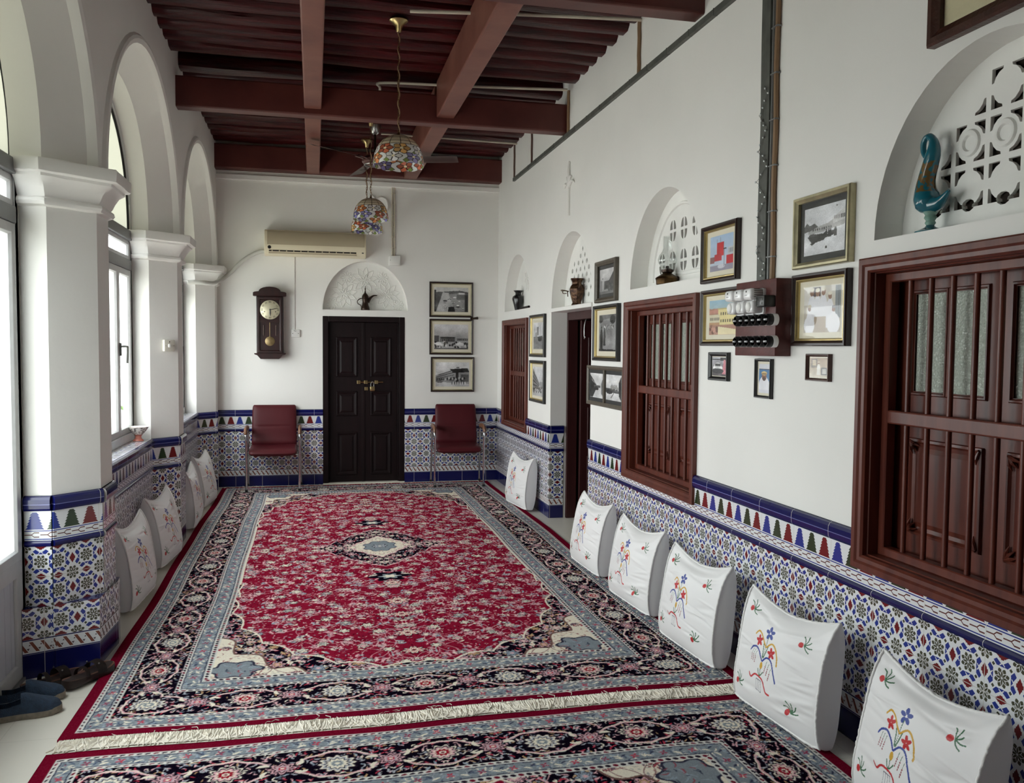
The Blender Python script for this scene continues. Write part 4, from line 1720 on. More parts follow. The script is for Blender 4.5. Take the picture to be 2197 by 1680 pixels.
    for which, L, n in (('side', HL, 7), ('end', HW, 3)):
        put(strip_dash(L, 0.02), cs[0], cs[1], which)
        put(strip_guard(L, rr, 0.062), cs[1], cs[2], which)
        put(strip_dash(L, 0.02), cs[2], cs[3], which)
        put(strip_main(L - 0.152, n, rr, True), cs[3], cs[4], which)
        put(strip_dash(L, 0.022), cs[4], cs[5], which)
        put(strip_guard(L, rr, 0.08), cs[5], cs[6], which)
        put(strip_dash(L, 0.03), cs[6], cs[7], which)
    return img


RUG_Q = build_rug_raster()


def rug_sample(u, v):
    """colour at u, v metres from the rug's centre (mirrored quarters, bilinear)"""
    x = np.abs(u) / PS
    y = np.abs(v) / PS
    x = np.clip(x, 0, RUG_Q.shape[1] - 1.001)
    y = np.clip(y, 0, RUG_Q.shape[0] - 1.001)
    i, j = x.astype(int), y.astype(int)
    fx, fy = (x - i)[..., None], (y - j)[..., None]
    return (RUG_Q[j, i] * (1 - fx) + RUG_Q[j, i + 1] * fx) * (1 - fy) + (RUG_Q[j + 1, i] * (1 - fx) + RUG_Q[j + 1, i + 1] * fx) * fy


def rug(name, cx, cy, rows_y, label, wob, far_fringe, near_fringe):
    T = thing(name, label, 'rug', (cx, cy, 0))
    nu = 860
    uu = np.linspace(-HW, HW, nu)
    vv = np.asarray(rows_y) - cy
    U, V = np.meshgrid(uu, vv)
    img = rug_sample(U, V)
    nz = np.random.RandomState(3).normal(0, 0.018, img.shape[:2])[..., None]
    img = np.clip(img + nz, 0, 1)
    wx = wob * np.sin(V * 1.7 + 0.6) * (U / HW) + 0.5 * wob * np.sin(V * 4.1)
    Z = 0.011 + 0.0015 * np.sin(U * 5 + V * 2.3) * np.cos(V * 3.1)
    pos = np.stack([U + wx + cx, V + cy + 0 * U + 0.008 * np.sin(U * 3.3) + 0.004 * np.sin(U * 9), Z], axis=-1)
    o = color_grid('pile', pos, img, M['rug'], T)
    # woven edge that gives the rug its thickness
    bm = B()
    x0, x1 = cx - HW, cx + HW
    ring = []
    for k in range(41):
        v = vv[0] + (vv[-1] - vv[0]) * k / 40
        ring.append((-HW, v))
    for k in range(1, 41):
        ring.append((-HW + 2 * HW * k / 40, vv[-1]))
    for k in range(1, 41):
        ring.append((HW, vv[-1] + (vv[0] - vv[-1]) * k / 40))
    for k in range(1, 40):
        ring.append((HW - 2 * HW * k / 40, vv[0]))
    rows = []
    for z in (0.0005, 0.0125):
        rows.append([bm.verts.new((cx + u + wob * math.sin(v * 1.7 + 0.6) * (u / HW) + 0.5 * wob * math.sin(v * 4.1),
                                   cy + v + 0.008 * math.sin(u * 3.3) + 0.004 * math.sin(u * 9), z)) for u, v in ring])
    grid_faces(bm, rows, closed=True)
    obj('selvedge', bm, mat('rug_edge_wool', rgb(110, 14, 38), 0.95, spec=0.0), T)
    rr = random.Random(5)
    for yy, sgn, on in ((vv[0] + cy, -1, near_fringe), (vv[-1] + cy, 1, far_fringe)):
        if not on:
            continue
        bm = B()
        n = 620
        for i in range(n):
            x = cx - HW + 2 * HW * (i + rr.random()) / n
            u = x - cx
            y = yy + 0.008 * math.sin(u * 3.3) + 0.004 * math.sin(u * 9)
            L = on * rr.uniform(0.8, 1.1)
            dx = rr.gauss(0, 0.018)
            zz = rr.uniform(0.003, 0.008)
            P = [(x, y, 0.009), (x + dx * 0.3 + rr.gauss(0, .003), y + sgn * L * 0.35, zz + 0.002), (x + dx * .8 + rr.gauss(0, .006), y + sgn * L * 0.7, zz), (x + dx * 1.6, y + sgn * L, 0.003)]
            tube(bm, P, [0.0030, 0.0036, 0.0032, 0.0022], seg=4, caps=False)
        for i in range(90):
            x = cx + rr.uniform(-HW, HW)
            y = yy + sgn * rr.uniform(-0.02, on * 0.4)
            a = rr.uniform(0, 6.28)
            L = rr.uniform(.025, .05)
            tube(bm, [(x, y, 0.011), (x + L * .5 * math.cos(a), y + L * .5 * math.sin(a), 0.0125), (x + L * math.cos(a + .6), y + L * math.sin(a + .6), 0.011)], 0.0017, seg=4, caps=False)
        # knotted web the tassels hang from
        rows = []
        for k in range(61):
            u = -HW + 2 * HW * k / 60
            y = yy + 0.008 * math.sin(u * 3.3) + 0.004 * math.sin(u * 9)
            rows.append([bm.verts.new((cx + u, y, 0.0085)), bm.verts.new((cx + u, y + sgn * on * 0.95, 0.0045))])
        grid_faces(bm, rows)
        obj('fringe', bm, M['fringe'], T)
    return T


def rows_between(a, b, f):
    out = [a]
    while out[-1] < b - 1e-4:
        out.append(min(out[-1] + f(out[-1]), b))
    return out


rug('persian_rug', 0.49, 6.583, rows_between(3.543, 9.623, lambda y: 0.0042 + 0.0013 * max(y - 3.5, 0)),
    'long red persian rug with oval field and navy border reaching to the dark double door', 0.007, 0.06, 0.088)
rug('persian_rug', 0.475, 0.385, rows_between(-2.655, 1.9, lambda y: 0.05) [:-1] + rows_between(1.9, 3.423, lambda y: 0.0042),
    'second red persian rug in the foreground, only its light blue and navy end border showing', 0.006, 0.0, 0.0)
# ---------------------------------------------------------------- embroidered cushions
def embroidery(h, w, Wd, Hd):
    """front of the cushion: white satin with a stitched flower spray and two corner buds; row 0 = bottom"""
    img = np.ones((h, w, 3), np.float32) * C8(240, 240, 240)
    xs = (np.linspace(-.5, .5, w) * Wd)[None, :]
    ys = (np.linspace(0, 1, h) * Hd)[:, None]
    blue, red, yel, grn, drd, nvy = C8(26, 58, 150), C8(196, 24, 34), C8(212, 164, 40), C8(44, 104, 66), C8(140, 24, 40), C8(40, 44, 80)

    def blob(cx, cy, a, b, ang, col):
        X, Y = xs - cx, ys - cy
        c, s = math.cos(ang), math.sin(ang)
        m = ((X * c + Y * s) / a) ** 2 + ((-X * s + Y * c) / b) ** 2 < 1
        img[m] = col

    def stroke(pts, wd, col):
        P = spline([(x, y, 0) for x, y in pts], 10)
        for p in P:
            j0, j1 = int((p.y - wd * 2) / Hd * (h - 1)), int((p.y + wd * 2) / Hd * (h - 1)) + 2
            j0, j1 = max(j0, 0), min(j1, h)
            X, Y = xs - p.x, ys[j0:j1] - p.y
            m = X * X + Y * Y < wd * wd
            img[j0:j1][m] = col

    cx = -0.055
    # blue flower on top
    for k in range(5):
        a = PI / 2 + 2 * PI * k / 5 + 0.15
        blob(cx + 0.012 + 0.017 * math.cos(a), 0.352 + 0.019 * math.sin(a), 0.0135, 0.0085, a, blue)
    stroke([(cx + 0.010, 0.335), (cx + 0.008, 0.30), (cx + 0.004, 0.24)], 0.00208, grn)
    stroke([(cx - 0.010, 0.30), (cx - 0.004, 0.27), (cx + 0.002, 0.24)], 0.00260, grn)
    stroke([(cx + 0.024, 0.30), (cx + 0.016, 0.27), (cx + 0.008, 0.24)], 0.00260, grn)
    # yellow arches
    stroke([(cx - 0.085, 0.318), (cx - 0.066, 0.337), (cx - 0.04, 0.33), (cx - 0.012, 0.305), (cx + 0.006, 0.288)], 0.00390, yel)
    stroke([(cx + 0.012, 0.288), (cx + 0.04, 0.312), (cx + 0.066, 0.302), (cx + 0.088, 0.27), (cx + 0.096, 0.235)], 0.00390, yel)
    # red flowers
    for fx, fy in ((cx - 0.045, 0.300), (cx + 0.050, 0.272)):
        for k in range(5):
            a = 2 * PI * k / 5 + 0.6
            blob(fx + 0.013 * math.cos(a), fy + 0.014 * math.sin(a), 0.012, 0.007, a, red)
    # blue arches with hanging beads
    stroke([(cx - 0.098, 0.243), (cx - 0.08, 0.262), (cx - 0.05, 0.268), (cx - 0.02, 0.25), (cx + 0.001, 0.225)], 0.00390, blue)
    stroke([(cx + 0.005, 0.225), (cx + 0.03, 0.247), (cx + 0.06, 0.24), (cx + 0.09, 0.195), (cx + 0.108, 0.168)], 0.00390, blue)
    for bx, by in ((cx - 0.072, 0.255), (cx - 0.058, 0.256), (cx - 0.044, 0.252), (cx + 0.036, 0.233), (cx + 0.052, 0.228), (cx + 0.068, 0.212)):
        stroke([(bx, by), (bx - 0.004, by - 0.02)], 0.00130, grn)
        for k in range(4):
            blob(bx - 0.004 - 0.001 * k, by - 0.024 - 0.008 * k, 0.0026, 0.0034, 0, drd)
    # yellow bud, stem, red arch and ladder
    blob(cx + 0.003, 0.205, 0.009, 0.015, 0, yel)
    stroke([(cx + 0.003, 0.19), (cx + 0.004, 0.165)], 0.00208, grn)
    stroke([(cx - 0.014, 0.186), (cx - 0.004, 0.168), (cx + 0.004, 0.163)], 0.00234, grn)
    stroke([(cx + 0.022, 0.182), (cx + 0.012, 0.168), (cx + 0.004, 0.163)], 0.00234, grn)
    stroke([(cx - 0.076, 0.150), (cx - 0.058, 0.138), (cx - 0.03, 0.158), (cx + 0.002, 0.158), (cx + 0.03, 0.148), (cx + 0.055, 0.112), (cx + 0.082, 0.108)], 0.00364, red)
    for k in range(4):
        stroke([(cx - 0.014 + 0.011 * k, 0.145), (cx - 0.016 + 0.013 * k, 0.100)], 0.00143, nvy)
    stroke([(cx - 0.014, 0.146), (cx + 0.019, 0.144)], 0.00143, nvy)
    stroke([(cx - 0.016, 0.100), (cx + 0.023, 0.098)], 0.00143, nvy)
    # corner buds
    for bx, by, a in ((0.155, 0.365, 0.0), (0.15, 0.085, 0.9), (-0.215, 0.405, 0.4), (-0.22, 0.08, 0.5)):
        blob(bx - 0.014, by, 0.014, 0.012, a, red)
        for k in range(5):
            t = a + 0.3 + (k - 2) * 0.62
            L = 0.040 + 0.006 * (k % 2)
            stroke([(bx + 0.004, by + 0.002), (bx + L * .6 * math.cos(t), by + L * .6 * math.sin(t) + .004), (bx + L * math.cos(t + .25), by + L * math.sin(t + .25))], 0.00260, grn)
    return img


def cushion_proto(seed, Wd=0.565, Hd=0.485, T=0.15):
    r = np.random.RandomState(seed)
    n = 280
    s = np.linspace(-1, 1, n)
    S, Tt = np.meshgrid(s, s)               # S across, Tt up

    def outline(S, Tt):
        px, pt, pb = 0.055, 0.115, 0.03
        x = Wd / 2 * S * (1 - px * (1 - Tt ** 2) * np.abs(S) ** 3)
        up = (Tt + 1) / 2
        sag = 1 - pt * (1 - np.abs(S) ** 1.7) * up ** 4
        z = Hd * up * sag + Hd * pb * (1 - S ** 2) * (1 - up) ** 4 * 0.0
        return x, z
    # thickness of the side panel: nearly even down the sides, closing at the ears and the lower corners
    def gus(S, Tt):
        up = (Tt + 1) / 2
        side = 0.052 * (1 - up ** 7) * (1 - 0.55 * (1 - up) ** 8) * (1.08 - .25 * up)
        return side * (np.abs(S) ** 5) + 0.040 * (1 - up) ** 4 * (1 - np.abs(S) ** 6) + 0.004
    bulge = 0.075 * (1 - np.abs(S) ** 2.4) ** 0.8 * np.clip(1 - np.abs(Tt) ** 2.6, 0, 1) ** 0.8
    bulge = bulge * (1.05 - 0.25 * Tt)
    # creases: short folds running in from the right-hand edge and below the top edge
    wr = np.zeros_like(S)
    for k in range(26):
        cy, cx = r.uniform(-.75, .75), r.uniform(.35, .9) * (1 if k % 3 else -1)
        L, wd, A = r.uniform(.15, .45), r.uniform(.025, .06), r.uniform(.002, .0055)
        tilt = r.uniform(-.25, .25)
        d = (Tt - cy) - tilt * (S - cx)
        wr += A * np.exp(-(d / wd) ** 2) * np.exp(-((S - cx) / L) ** 2) * r.choice((-1, 1))
    for k in range(5):
        cx = r.uniform(-.8, .8)
        d = (Tt - 0.82 + 0.25 * (S - cx) ** 2 * r.uniform(-1, 1))
        wr += r.uniform(.003, .007) * np.exp(-(d / .09) ** 2) * np.exp(-((S - cx) / .4) ** 2) * r.choice((-1, 1))
    for sx in (-1, 1):                       # pleats from the ears
        d = (1 - Tt) - 1.1 * (1 - sx * S)
        wr += 0.006 * np.exp(-(d / .10) ** 2) * np.exp(-(((1 - Tt) + (1 - sx * S)) / .55) ** 2)
    edge = (1 - S ** 8) * (1 - Tt ** 8)
    x, z = outline(S, Tt)
    yf = -(gus(S, Tt) + bulge + wr * edge)
    yb = gus(S, Tt) + bulge * 0.8
    front = np.stack([x, yf, z], axis=-1)
    back = np.stack([x, yb, z], axis=-1)[:, ::-1]
    T0 = thing('cushion', '-', 'cushion')
    img = embroidery(n, n, Wd, Hd)
    color_grid('front_cover', front, img, M['cush'], T0, local=True)
    step = 8
    sub = list(range(0, n, step)) + ([n - 1] if (n - 1) % step else [])
    plain = np.ones((len(sub), len(sub), 3), np.float32) * C8(236, 236, 236)
    color_grid('back_cover', back[np.ix_(sub, sub)], plain, M['cush'], T0, local=True)
    # side panel and piping
    bidx = [(0, j) for j in range(0, n - 1, 4)] + [(i, n - 1) for i in range(0, n - 1, 4)] + [(n - 1, j) for j in range(n - 1, 0, -4)] + [(i, 0) for i in range(n - 1, 0, -4)]
    bm = B()
    rows = []
    for i, j in bidx:
        f, b = Vector(front[i, j]), Vector((x[i, j], yb[i, j], z[i, j]))
        o = Vector((x[i, j], 0, z[i, j] - Hd * .5)).normalized() * 0.006
        rows.append([bm.verts.new(f), bm.verts.new(f.lerp(b, .35) + o), bm.verts.new(f.lerp(b, .65) + o), bm.verts.new(b)])
    grid_faces(bm, rows, cyclic=True)
    obj('side_panel', bm, M['satin'], T0, smooth=True, local=True, angle=0)
    bm = B()
    tube(bm, [Vector(front[i, j]) + Vector((rnd.gauss(0, .0011), -0.001, rnd.gauss(0, .0011))) for i, j in bidx], 0.0054, seg=6, closed=True)
    obj('piping', bm, M['piping'], T0, smooth=True, local=True, angle=0)
    return T0


M['satin'] = mat('white_satin', rgb(236, 236, 236), 0.42, spec=0.35, sheen=0.25)
CU_R = [cushion_proto(1), cushion_proto(5)]
RIGHT = [  # x, y, rotz, lean
    (1.868, 2.294, -91.6, 9.5, 'white embroidered cushion nearest the camera, cut by the lower right corner, below the big window'),
    (1.878, 3.116, -84.5, 6.5, 'white embroidered cushion sitting across the cream fringe between the two rugs'),
    (1.874, 3.97, -85.8, 7.0, 'white embroidered cushion third from the camera along the right wall, between fringe and middle window'),
    (1.874, 4.78, -85.9, 7.5, 'white embroidered cushion under the near half of the middle barred window, fourth from the camera'),
    (1.875, 5.642, -88.0, 8.0, 'white embroidered cushion just on the camera side of the open doorway on the right wall'),
    (1.943, 8.012, -83.3, 5.5, 'white embroidered cushion standing alone beyond the open doorway, near the right chair')]
LEFT = [
    (-1.042, 5.461, 86.6, 6.7, 'white embroidered cushion on the left wall nearest the tiled pier and the shoes'),
    (-1.03, 6.431, 84.8, 9.0, 'white embroidered cushion in the middle of the left wall, below the footed bowl'),
    (-1.025, 7.736, 91.9, 5.0, 'white embroidered cushion on the left wall partly in front of the farthest one'),
    (-1.02, 8.692, 85.1, 9.0, 'farthest white embroidered cushion on the left wall, closest to the left chair')]
for lst, grp in ((RIGHT, 'embroidered cushions along the right wall'), (LEFT, 'embroidered cushions along the left wall')):
    for i, (x, y, rz, ln, lab) in enumerate(lst):
        if grp.endswith('right wall') and i < 2:
            o = CU_R[i]
        else:
            o = dup_tree(CU_R[i % 2])
        on_rug = grp.endswith('right wall') or i >= 0
        o.location = (x, y, 0.0245)
        o.rotation_euler = (-math.radians(ln), 0, math.radians(rz))
        tag(o, lab, 'cushion', grp)


# ---------------------------------------------------------------- framed photographs
def nz(h, w, seed, k=3):
    """soft noise 0..1"""
    r = np.random.RandomState(seed)
    out = np.zeros((h, w))
    for o in range(k):
        s = 2 ** (o + 2)
        g = r.rand(s + 1, s + 1)
        yy, xx = np.linspace(0, s - 1e-6, h), np.linspace(0, s - 1e-6, w)
        j, i = yy.astype(int), xx.astype(int)
        fy, fx = (yy - j)[:, None], (xx - i)[None, :]
        v = (g[np.ix_(j, i)] * (1 - fx) + g[np.ix_(j, i + 1)] * fx) * (1 - fy) + (g[np.ix_(j + 1, i)] * (1 - fx) + g[np.ix_(j + 1, i + 1)] * fx) * fy
        out += v / 2 ** o
    return out / sum(1 / 2 ** o for o in range(k))


class Pic:
    """tiny picture: x 0..1 left to right, y 0..1 bottom to top; row 0 = bottom"""
    def __init__(s, w, h, top, bottom, seed=1, grain=0.13):
        s.w, s.h = w, h
        t = np.linspace(0, 1, h)[:, None, None]
        s.a = np.array(bottom, np.float32) / 255 * (1 - t) + np.array(top, np.float32) / 255 * t
        s.a = np.repeat(s.a, w, axis=1)
        s.X = np.linspace(0, 1, w)[None, :]
        s.Y = np.linspace(0, 1, h)[:, None]
        s.r = random.Random(seed)
        s.seed = seed
        s.grain = grain

    def put(s, m, c):
        s.a[np.broadcast_to(m, s.a.shape[:2])] = np.array(c if hasattr(c, '__len__') else (c, c, c), np.float32) / 255
        return s

    def rect(s, x0, x1, y0, y1, c):
        return s.put((s.X >= x0) & (s.X <= x1) & (s.Y >= y0) & (s.Y <= y1), c)

    def poly(s, pts, c):
        m = np.zeros((s.h, s.w), bool)
        n = len(pts)
        for i in range(n):
            (x0, y0), (x1, y1) = pts[i], pts[(i + 1) % n]
            if y0 == y1:
                continue
            cond = ((s.Y > min(y0, y1)) & (s.Y <= max(y0, y1)))
            xi = x0 + (s.Y - y0) * (x1 - x0) / (y1 - y0)
            m ^= cond & (s.X < xi)
        return s.put(m, c)

    def ell(s, cx, cy, a, b, c):
        return s.put(((s.X - cx) / a) ** 2 + ((s.Y - cy) / b) ** 2 < 1, c)

    def ridge(s, y, amp, c, f=1.0):
        k = nz(4, s.w, s.seed + int(y * 100) + int(amp * 1000), 4)[1]
        return s.put(s.Y < y + amp * (k[None, :] - .5) * 2, c)

    def car(s, x, y, L, body, dark=30):
        s.ell(x, y, L * .5, L * .16, dark)
        s.ell(x, y + L * .10, L * .48, L * .15, body)
        s.ell(x, y + L * .22, L * .28, L * .13, body)
        s.rect(x - L * .2, x + L * .2, y + L * .20, y + L * .27, dark + 30)
        return s

    def man(s, x, y, H, robe, face=90, cap=200):
        s.ell(x, y + H * .38, H * .13, H * .40, robe)
        s.rect(x - H * .115, x + H * .115, y, y + H * .4, robe)
        s.ell(x, y + H * .84, H * .062, H * .085, face)
        s.ell(x, y + H * .91, H * .07, H * .05, cap)
        return s

    def done(s):
        g = nz(s.h, s.w, s.seed + 9, 5) - .5
        r = np.random.RandomState(s.seed).normal(0, s.grain * .22, (s.h, s.w))
        return np.clip(s.a + (g * s.grain * 3 + r)[..., None], 0, 1)


def windows_row(p, x0, x1, y0, y1, n, c):
    for k in range(n):
        a = x0 + (x1 - x0) * (k + .25) / n
        p.rect(a, a + (x1 - x0) / n * .5, y0, y1, c)


def ph_aerial():
    p = Pic(84, 64, (214, 214, 212), (150, 150, 148), 3)
    p.ridge(.82, .10, 90)
    p.poly([(0.05, 0.0), (0.62, 0.0), (0.42, .78), (0.25, .80)], 176)
    p.poly([(.42, .72), (.62, .0), (1, 0), (1, .7), (.8, .78)], 138)
    p.poly([(.40, 0), (.62, 0), (.58, .22), (.42, .2)], 40)
    for k in range(16):
        x, y = p.r.uniform(.1, .95), p.r.uniform(.08, .62)
        p.car(x, y, p.r.uniform(.07, .14), p.r.choice((235, 210, 60, 190)))
    p.rect(.66, .96, .5, .72, 96).rect(.72, .9, .72, .78, 200)
    p.put((p.X > .9) & (p.Y < .7), 48)
    p.put((p.X < .05) & (p.Y < .9), 60)
    return p.done()


def ph_town():
    p = Pic(84, 64, (216, 216, 218), (120, 116, 114), 5)
    p.ridge(.52, .05, 168)
    p.rect(0, .14, .22, .54, 84).rect(.16, .62, .30, .50, 110).rect(.2, .6, .42, .50, 70).rect(.66, 1, .34, .46, 128)
    windows_row(p, .22, .6, .33, .41, 7, 46)
    windows_row(p, .68, 1, .36, .42, 6, 60)
    for k in range(40):
        x, y = p.r.uniform(0, 1), p.r.uniform(.06, .30)
        p.ell(x, y, .03, .045, p.r.choice((30, 50, 220, 80, 200)))
    p.ell(.12, .22, .09, .07, 226).ell(.76, .2, .12, .07, 214)
    p.rect(0, 1, 0, .06, 96)
    return p.done()


def ph_arcade():
    p = Pic(84, 64, (222, 222, 222), (196, 196, 196), 7)
    p.poly([(0, .42), (.55, .72), (1, .66), (1, .12), (.0, .2)], 150)
    for k in range(4):
        y0 = .46 - .07 * k
        p.poly([(0, y0), (.55, .70 - .1 * k), (.55, .67 - .1 * k), (0, y0 - .025)], 70)
    p.poly([(.42, .72), (.95, .76), (1, .60), (.52, .56)], 50)
    p.rect(.6, .68, .2, .58, 40).rect(.74, .98, .2, .5, 92)
    windows_row(p, .02, .55, .24, .36, 9, 56)
    for k in range(12):
        p.ell(.3 + .05 * k, .30 + .02 * (k % 3), .03, .05, 40 if k % 2 else 190)
    p.car(.12, .2, .2, 130)
    for k in range(12):
        p.rect(.48 + .035 * k, .497 + .035 * k, .08, .20, 236 if k % 2 else 90)
    p.ell(.66, .78, .05, .03, 110)
    return p.done()


def ph_harbour():
    p = Pic(70, 90, (216, 216, 218), (196, 198, 202), 11)
    p.rect(.36, .56, .52, .84, 130).rect(.2, .4, .44, .62, 150).rect(.7, .74, .5, .9, 190)
    p.ridge(.46, .03, 128)
    p.poly([(.42, .46), (.95, .50), (.9, .36), (.5, .34)], 60)
    for k in range(5):
        x = .5 + .08 * k
        p.rect(x, x + .01, .42, .70, 80)
    p.ell(.68, .34, .2, .05, 40)
    return p.done()


def ph_street():
    p = Pic(70, 90, (214, 214, 216), (186, 186, 186), 13)
    p.poly([(0, .95), (.62, .45), (.62, .28), (0, .1)], 138)
    for k in range(5):
        p.poly([(0, .86 - .15 * k), (.62, .43 - .035 * k), (.62, .41 - .035 * k), (0, .80 - .15 * k)], 60)
    p.rect(.62, 1, .3, .5, 160)
    for k in range(26):
        p.ell(p.r.uniform(.1, .98), p.r.uniform(.08, .36), .04, .035, p.r.choice((40, 60, 90, 210)))
    return p.done()


def ph_cliff():
    p = Pic(60, 64, (206, 206, 206), (150, 150, 150), 17)
    p.poly([(.55, 0), (.55, .45), (.98, .98), (1, .98), (1, 0)], 62)
    p.rect(.3, .72, .18, .52, 70)
    for k in range(20):
        p.ell(p.r.uniform(.3, .95), p.r.uniform(.1, .4), .05, .06, p.r.choice((30, 90, 50)))
    p.rect(.08, .13, .12, .55, 96)
    p.ell(.2, .62, .04, .03, 80)
    p.rect(0, 1, 0, .1, 104)
    return p.done()


def ph_men():
    p = Pic(60, 84, (180, 180, 182), (214, 214, 214), 19)
    p.rect(0, 1, .78, 1, 96)
    p.ridge(.86, .08, 140)
    p.ell(.82, .86, .16, .12, 36).ell(.1, .88, .14, .1, 46)
    for k in range(14):
        p.ell(.4 + .035 * k, .66 + .03 * math.sin(k), .03, .04, 60 if k % 2 else 220)
    p.man(.15, .06, .72, 40, 70, 120)
    p.man(.34, .2, .52, 56, 70, 210)
    p.ell(.34, .18, .08, .03, 50)
    p.ridge(.05, .03, 30)
    return p.done()


def ph_alley(seed):
    p = Pic(50, 60, (222, 222, 222), (206, 206, 206), seed)
    if seed % 2:
        p.poly([(0, .95), (.45, .55), (.45, .35), (.2, .0), (0, 0)], 48)
        p.poly([(.1, .8), (.45, .54), (.5, .5), (.12, .7)], 140)
        p.poly([(1, .92), (.8, .6), (.8, .2), (1, 0)], 120)
        p.rect(.3, .75, .42, .52, 90)
        p.car(.45, .36, .34, 60)
    else:
        p.poly([(1, .98), (.82, .7), (.84, .2), (1, 0)], 40)
        p.rect(0, .6, .3, .46, 84)
        for k in range(10):
            p.ell(.35 + .045 * k, .52 + .05 * math.sin(k * 2), .06, .05, 150)
        p.car(.22, .3, .4, 50)
        p.car(.7, .34, .3, 110)
        p.poly([(.3, .1), (.5, .3), (.55, .28), (.36, .08)], 120)
    return p.done()


def ph_red():
    p = Pic(70, 84, (170, 196, 224), (198, 206, 218), 23, 0.035)
    p.rect(.3, .6, .42, .80, (206, 40, 50)).rect(.2, .52, .28, .48, (186, 50, 60))
    for k in range(5):
        p.rect(.33 + .06 * k, .34 + .06 * k, .44, .80, (150, 20, 34))
    p.rect(.44, .455, .78, .95, (110, 110, 120)).rect(.30, .31, .78, .90, (110, 110, 120))
    p.rect(.72, 1, .12, .40, (196, 30, 46))
    p.rect(.78, 1, .42, .62, (196, 200, 206))
    windows_row(p, .8, 1, .46, .58, 4, (120, 130, 140))
    p.rect(0, .2, .24, .42, (140, 96, 96))
    p.rect(0, 1, 0, .16, (150, 146, 162))
    p.ell(.5, .12, .16, .06, (206, 206, 216))
    p.rect(.62, .635, .1, .6, (60, 60, 70))
    p.ell(.65, .6, .07, .02, (60, 60, 70))
    return p.done()


def ph_yellow():
    p = Pic(90, 84, (150, 186, 206), (214, 200, 160), 29, 0.04)
    p.ridge(.80, .14, (176, 132, 112))
    p.poly([(.0, .62), (.3, .62), (.3, .74), (.0, .70)], (196, 140, 120))
    p.rect(.3, 1, .28, .74, (226, 212, 150)).rect(0, .34, .34, .58, (214, 206, 176))
    p.rect(.28, 1, .73, .77, (190, 176, 120))
    windows_row(p, .36, 1, .56, .64, 9, (96, 84, 60))
    windows_row(p, .36, 1, .36, .44, 9, (96, 84, 60))
    windows_row(p, .02, .34, .42, .50, 7, (60, 50, 44))
    p.rect(0, .34, .28, .36, (190, 150, 110))
    for k in range(12):
        p.ell(p.r.uniform(0, .32), p.r.uniform(.06, .3), .04, .05, p.r.choice([(120, 84, 70), (200, 150, 130), (150, 110, 90)]))
    p.poly([(.3, .24), (1, .12), (1, .0), (.3, .0)], (232, 220, 178))
    return p.done()


def ph_car():
    p = Pic(44, 56, (190, 190, 198), (90, 80, 84), 31)
    p.rect(0, 1, .84, .90, 60).rect(.55, 1, .8, .98, 46)
    p.poly([(.68, .1), (.98, .1), (.9, .86), (.78, .86)], (206, 130, 140))
    p.ell(.38, .42, .32, .16, 236).ell(.38, .56, .22, .15, 210).rect(.2, .56, .52, .64, 60)
    p.ell(.38, .26, .40, .14, (52, 50, 54))
    return p.done()


def ph_portrait():
    p = Pic(40, 76, (64, 118, 166), (70, 124, 172), 37, 0.03)
    p.rect(0, 1, .82, 1, (214, 216, 222))
    p.ell(.5, .22, .52, .36, (232, 232, 238)).rect(.0, 1, 0, .12, (222, 222, 230))
    p.ell(.5, .56, .22, .14, (150, 104, 84)).ell(.5, .68, .27, .07, (214, 190, 130))
    p.ell(.5, .66, .25, .03, (150, 120, 80)).ell(.5, .49, .16, .07, (92, 70, 62)).ell(.42, .585, .035, .012, 30).ell(.58, .585, .035, .012, 30)
    p.put((p.Y < .84) & (p.Y > .81), (60, 60, 70))
    return p.done()


def ph_beach():
    p = Pic(84, 90, (206, 208, 212), (216, 218, 222), 41)
    p.poly([(0, .62), (.06, .70), (.14, .63), (.26, .66), (.40, .54), (0, .5)], 92)
    p.poly([(.36, .58), (.62, .62), (1, .82), (1, .52), (.5, .46), (.1, .44), (.1, .5)], 170)
    p.poly([(.72, .70), (1, .86), (1, .62), (.72, .58)], 196)
    windows_row(p, .74, 1, .66, .74, 7, 70)
    windows_row(p, .2, .7, .50, .54, 9, 80)
    for k in range(20):
        x = p.r.uniform(.15, .75)
        p.ell(x, .36 + .06 * p.r.random(), .05, .03, p.r.choice((30, 50, 70)))
    p.poly([(.08, .40), (.55, .36), (.62, .40), (.5, .28), (.2, .24)], 46)
    p.poly([(.15, .24), (.4, .34), (.44, .33), (.2, .2)], 30)
    for x in (.56, .62, .66, .76, .79):
        p.man(x, .32, .20, 40 if x < .7 else 70, 60, 150)
    p.ell(.56, .12, .03, .03, 40).ell(.8, .93, .02, .01, 60)
    return p.done()


def ph_group():
    p = Pic(84, 90, (214, 210, 200), (186, 176, 160), 43, 0.03)
    p.rect(.18, .46, .78, .98, (74, 60, 60)).rect(.86, 1, .3, .98, (128, 134, 136)).rect(.94, .96, .3, .98, 60)
    p.rect(0, .2, .6, .98, (226, 222, 214))
    for x, h in ((.22, .92), (.38, .90), (.54, .92), (.72, .80)):
        p.man(x, .1, h, (230, 230, 234), (150, 116, 96), (222, 216, 200))
    p.rect(.3, .62, 0, .34, (176, 160, 140))
    p.man(.16, -.08, .72, (240, 240, 244), (140, 104, 84), (214, 206, 188))
    p.man(.82, -.1, .70, (244, 244, 248), (150, 110, 90), (150, 146, 150))
    p.ell(.82, .18, .17, .22, (240, 240, 244)).ell(.16, .16, .15, .2, (236, 236, 240))
    return p.done()


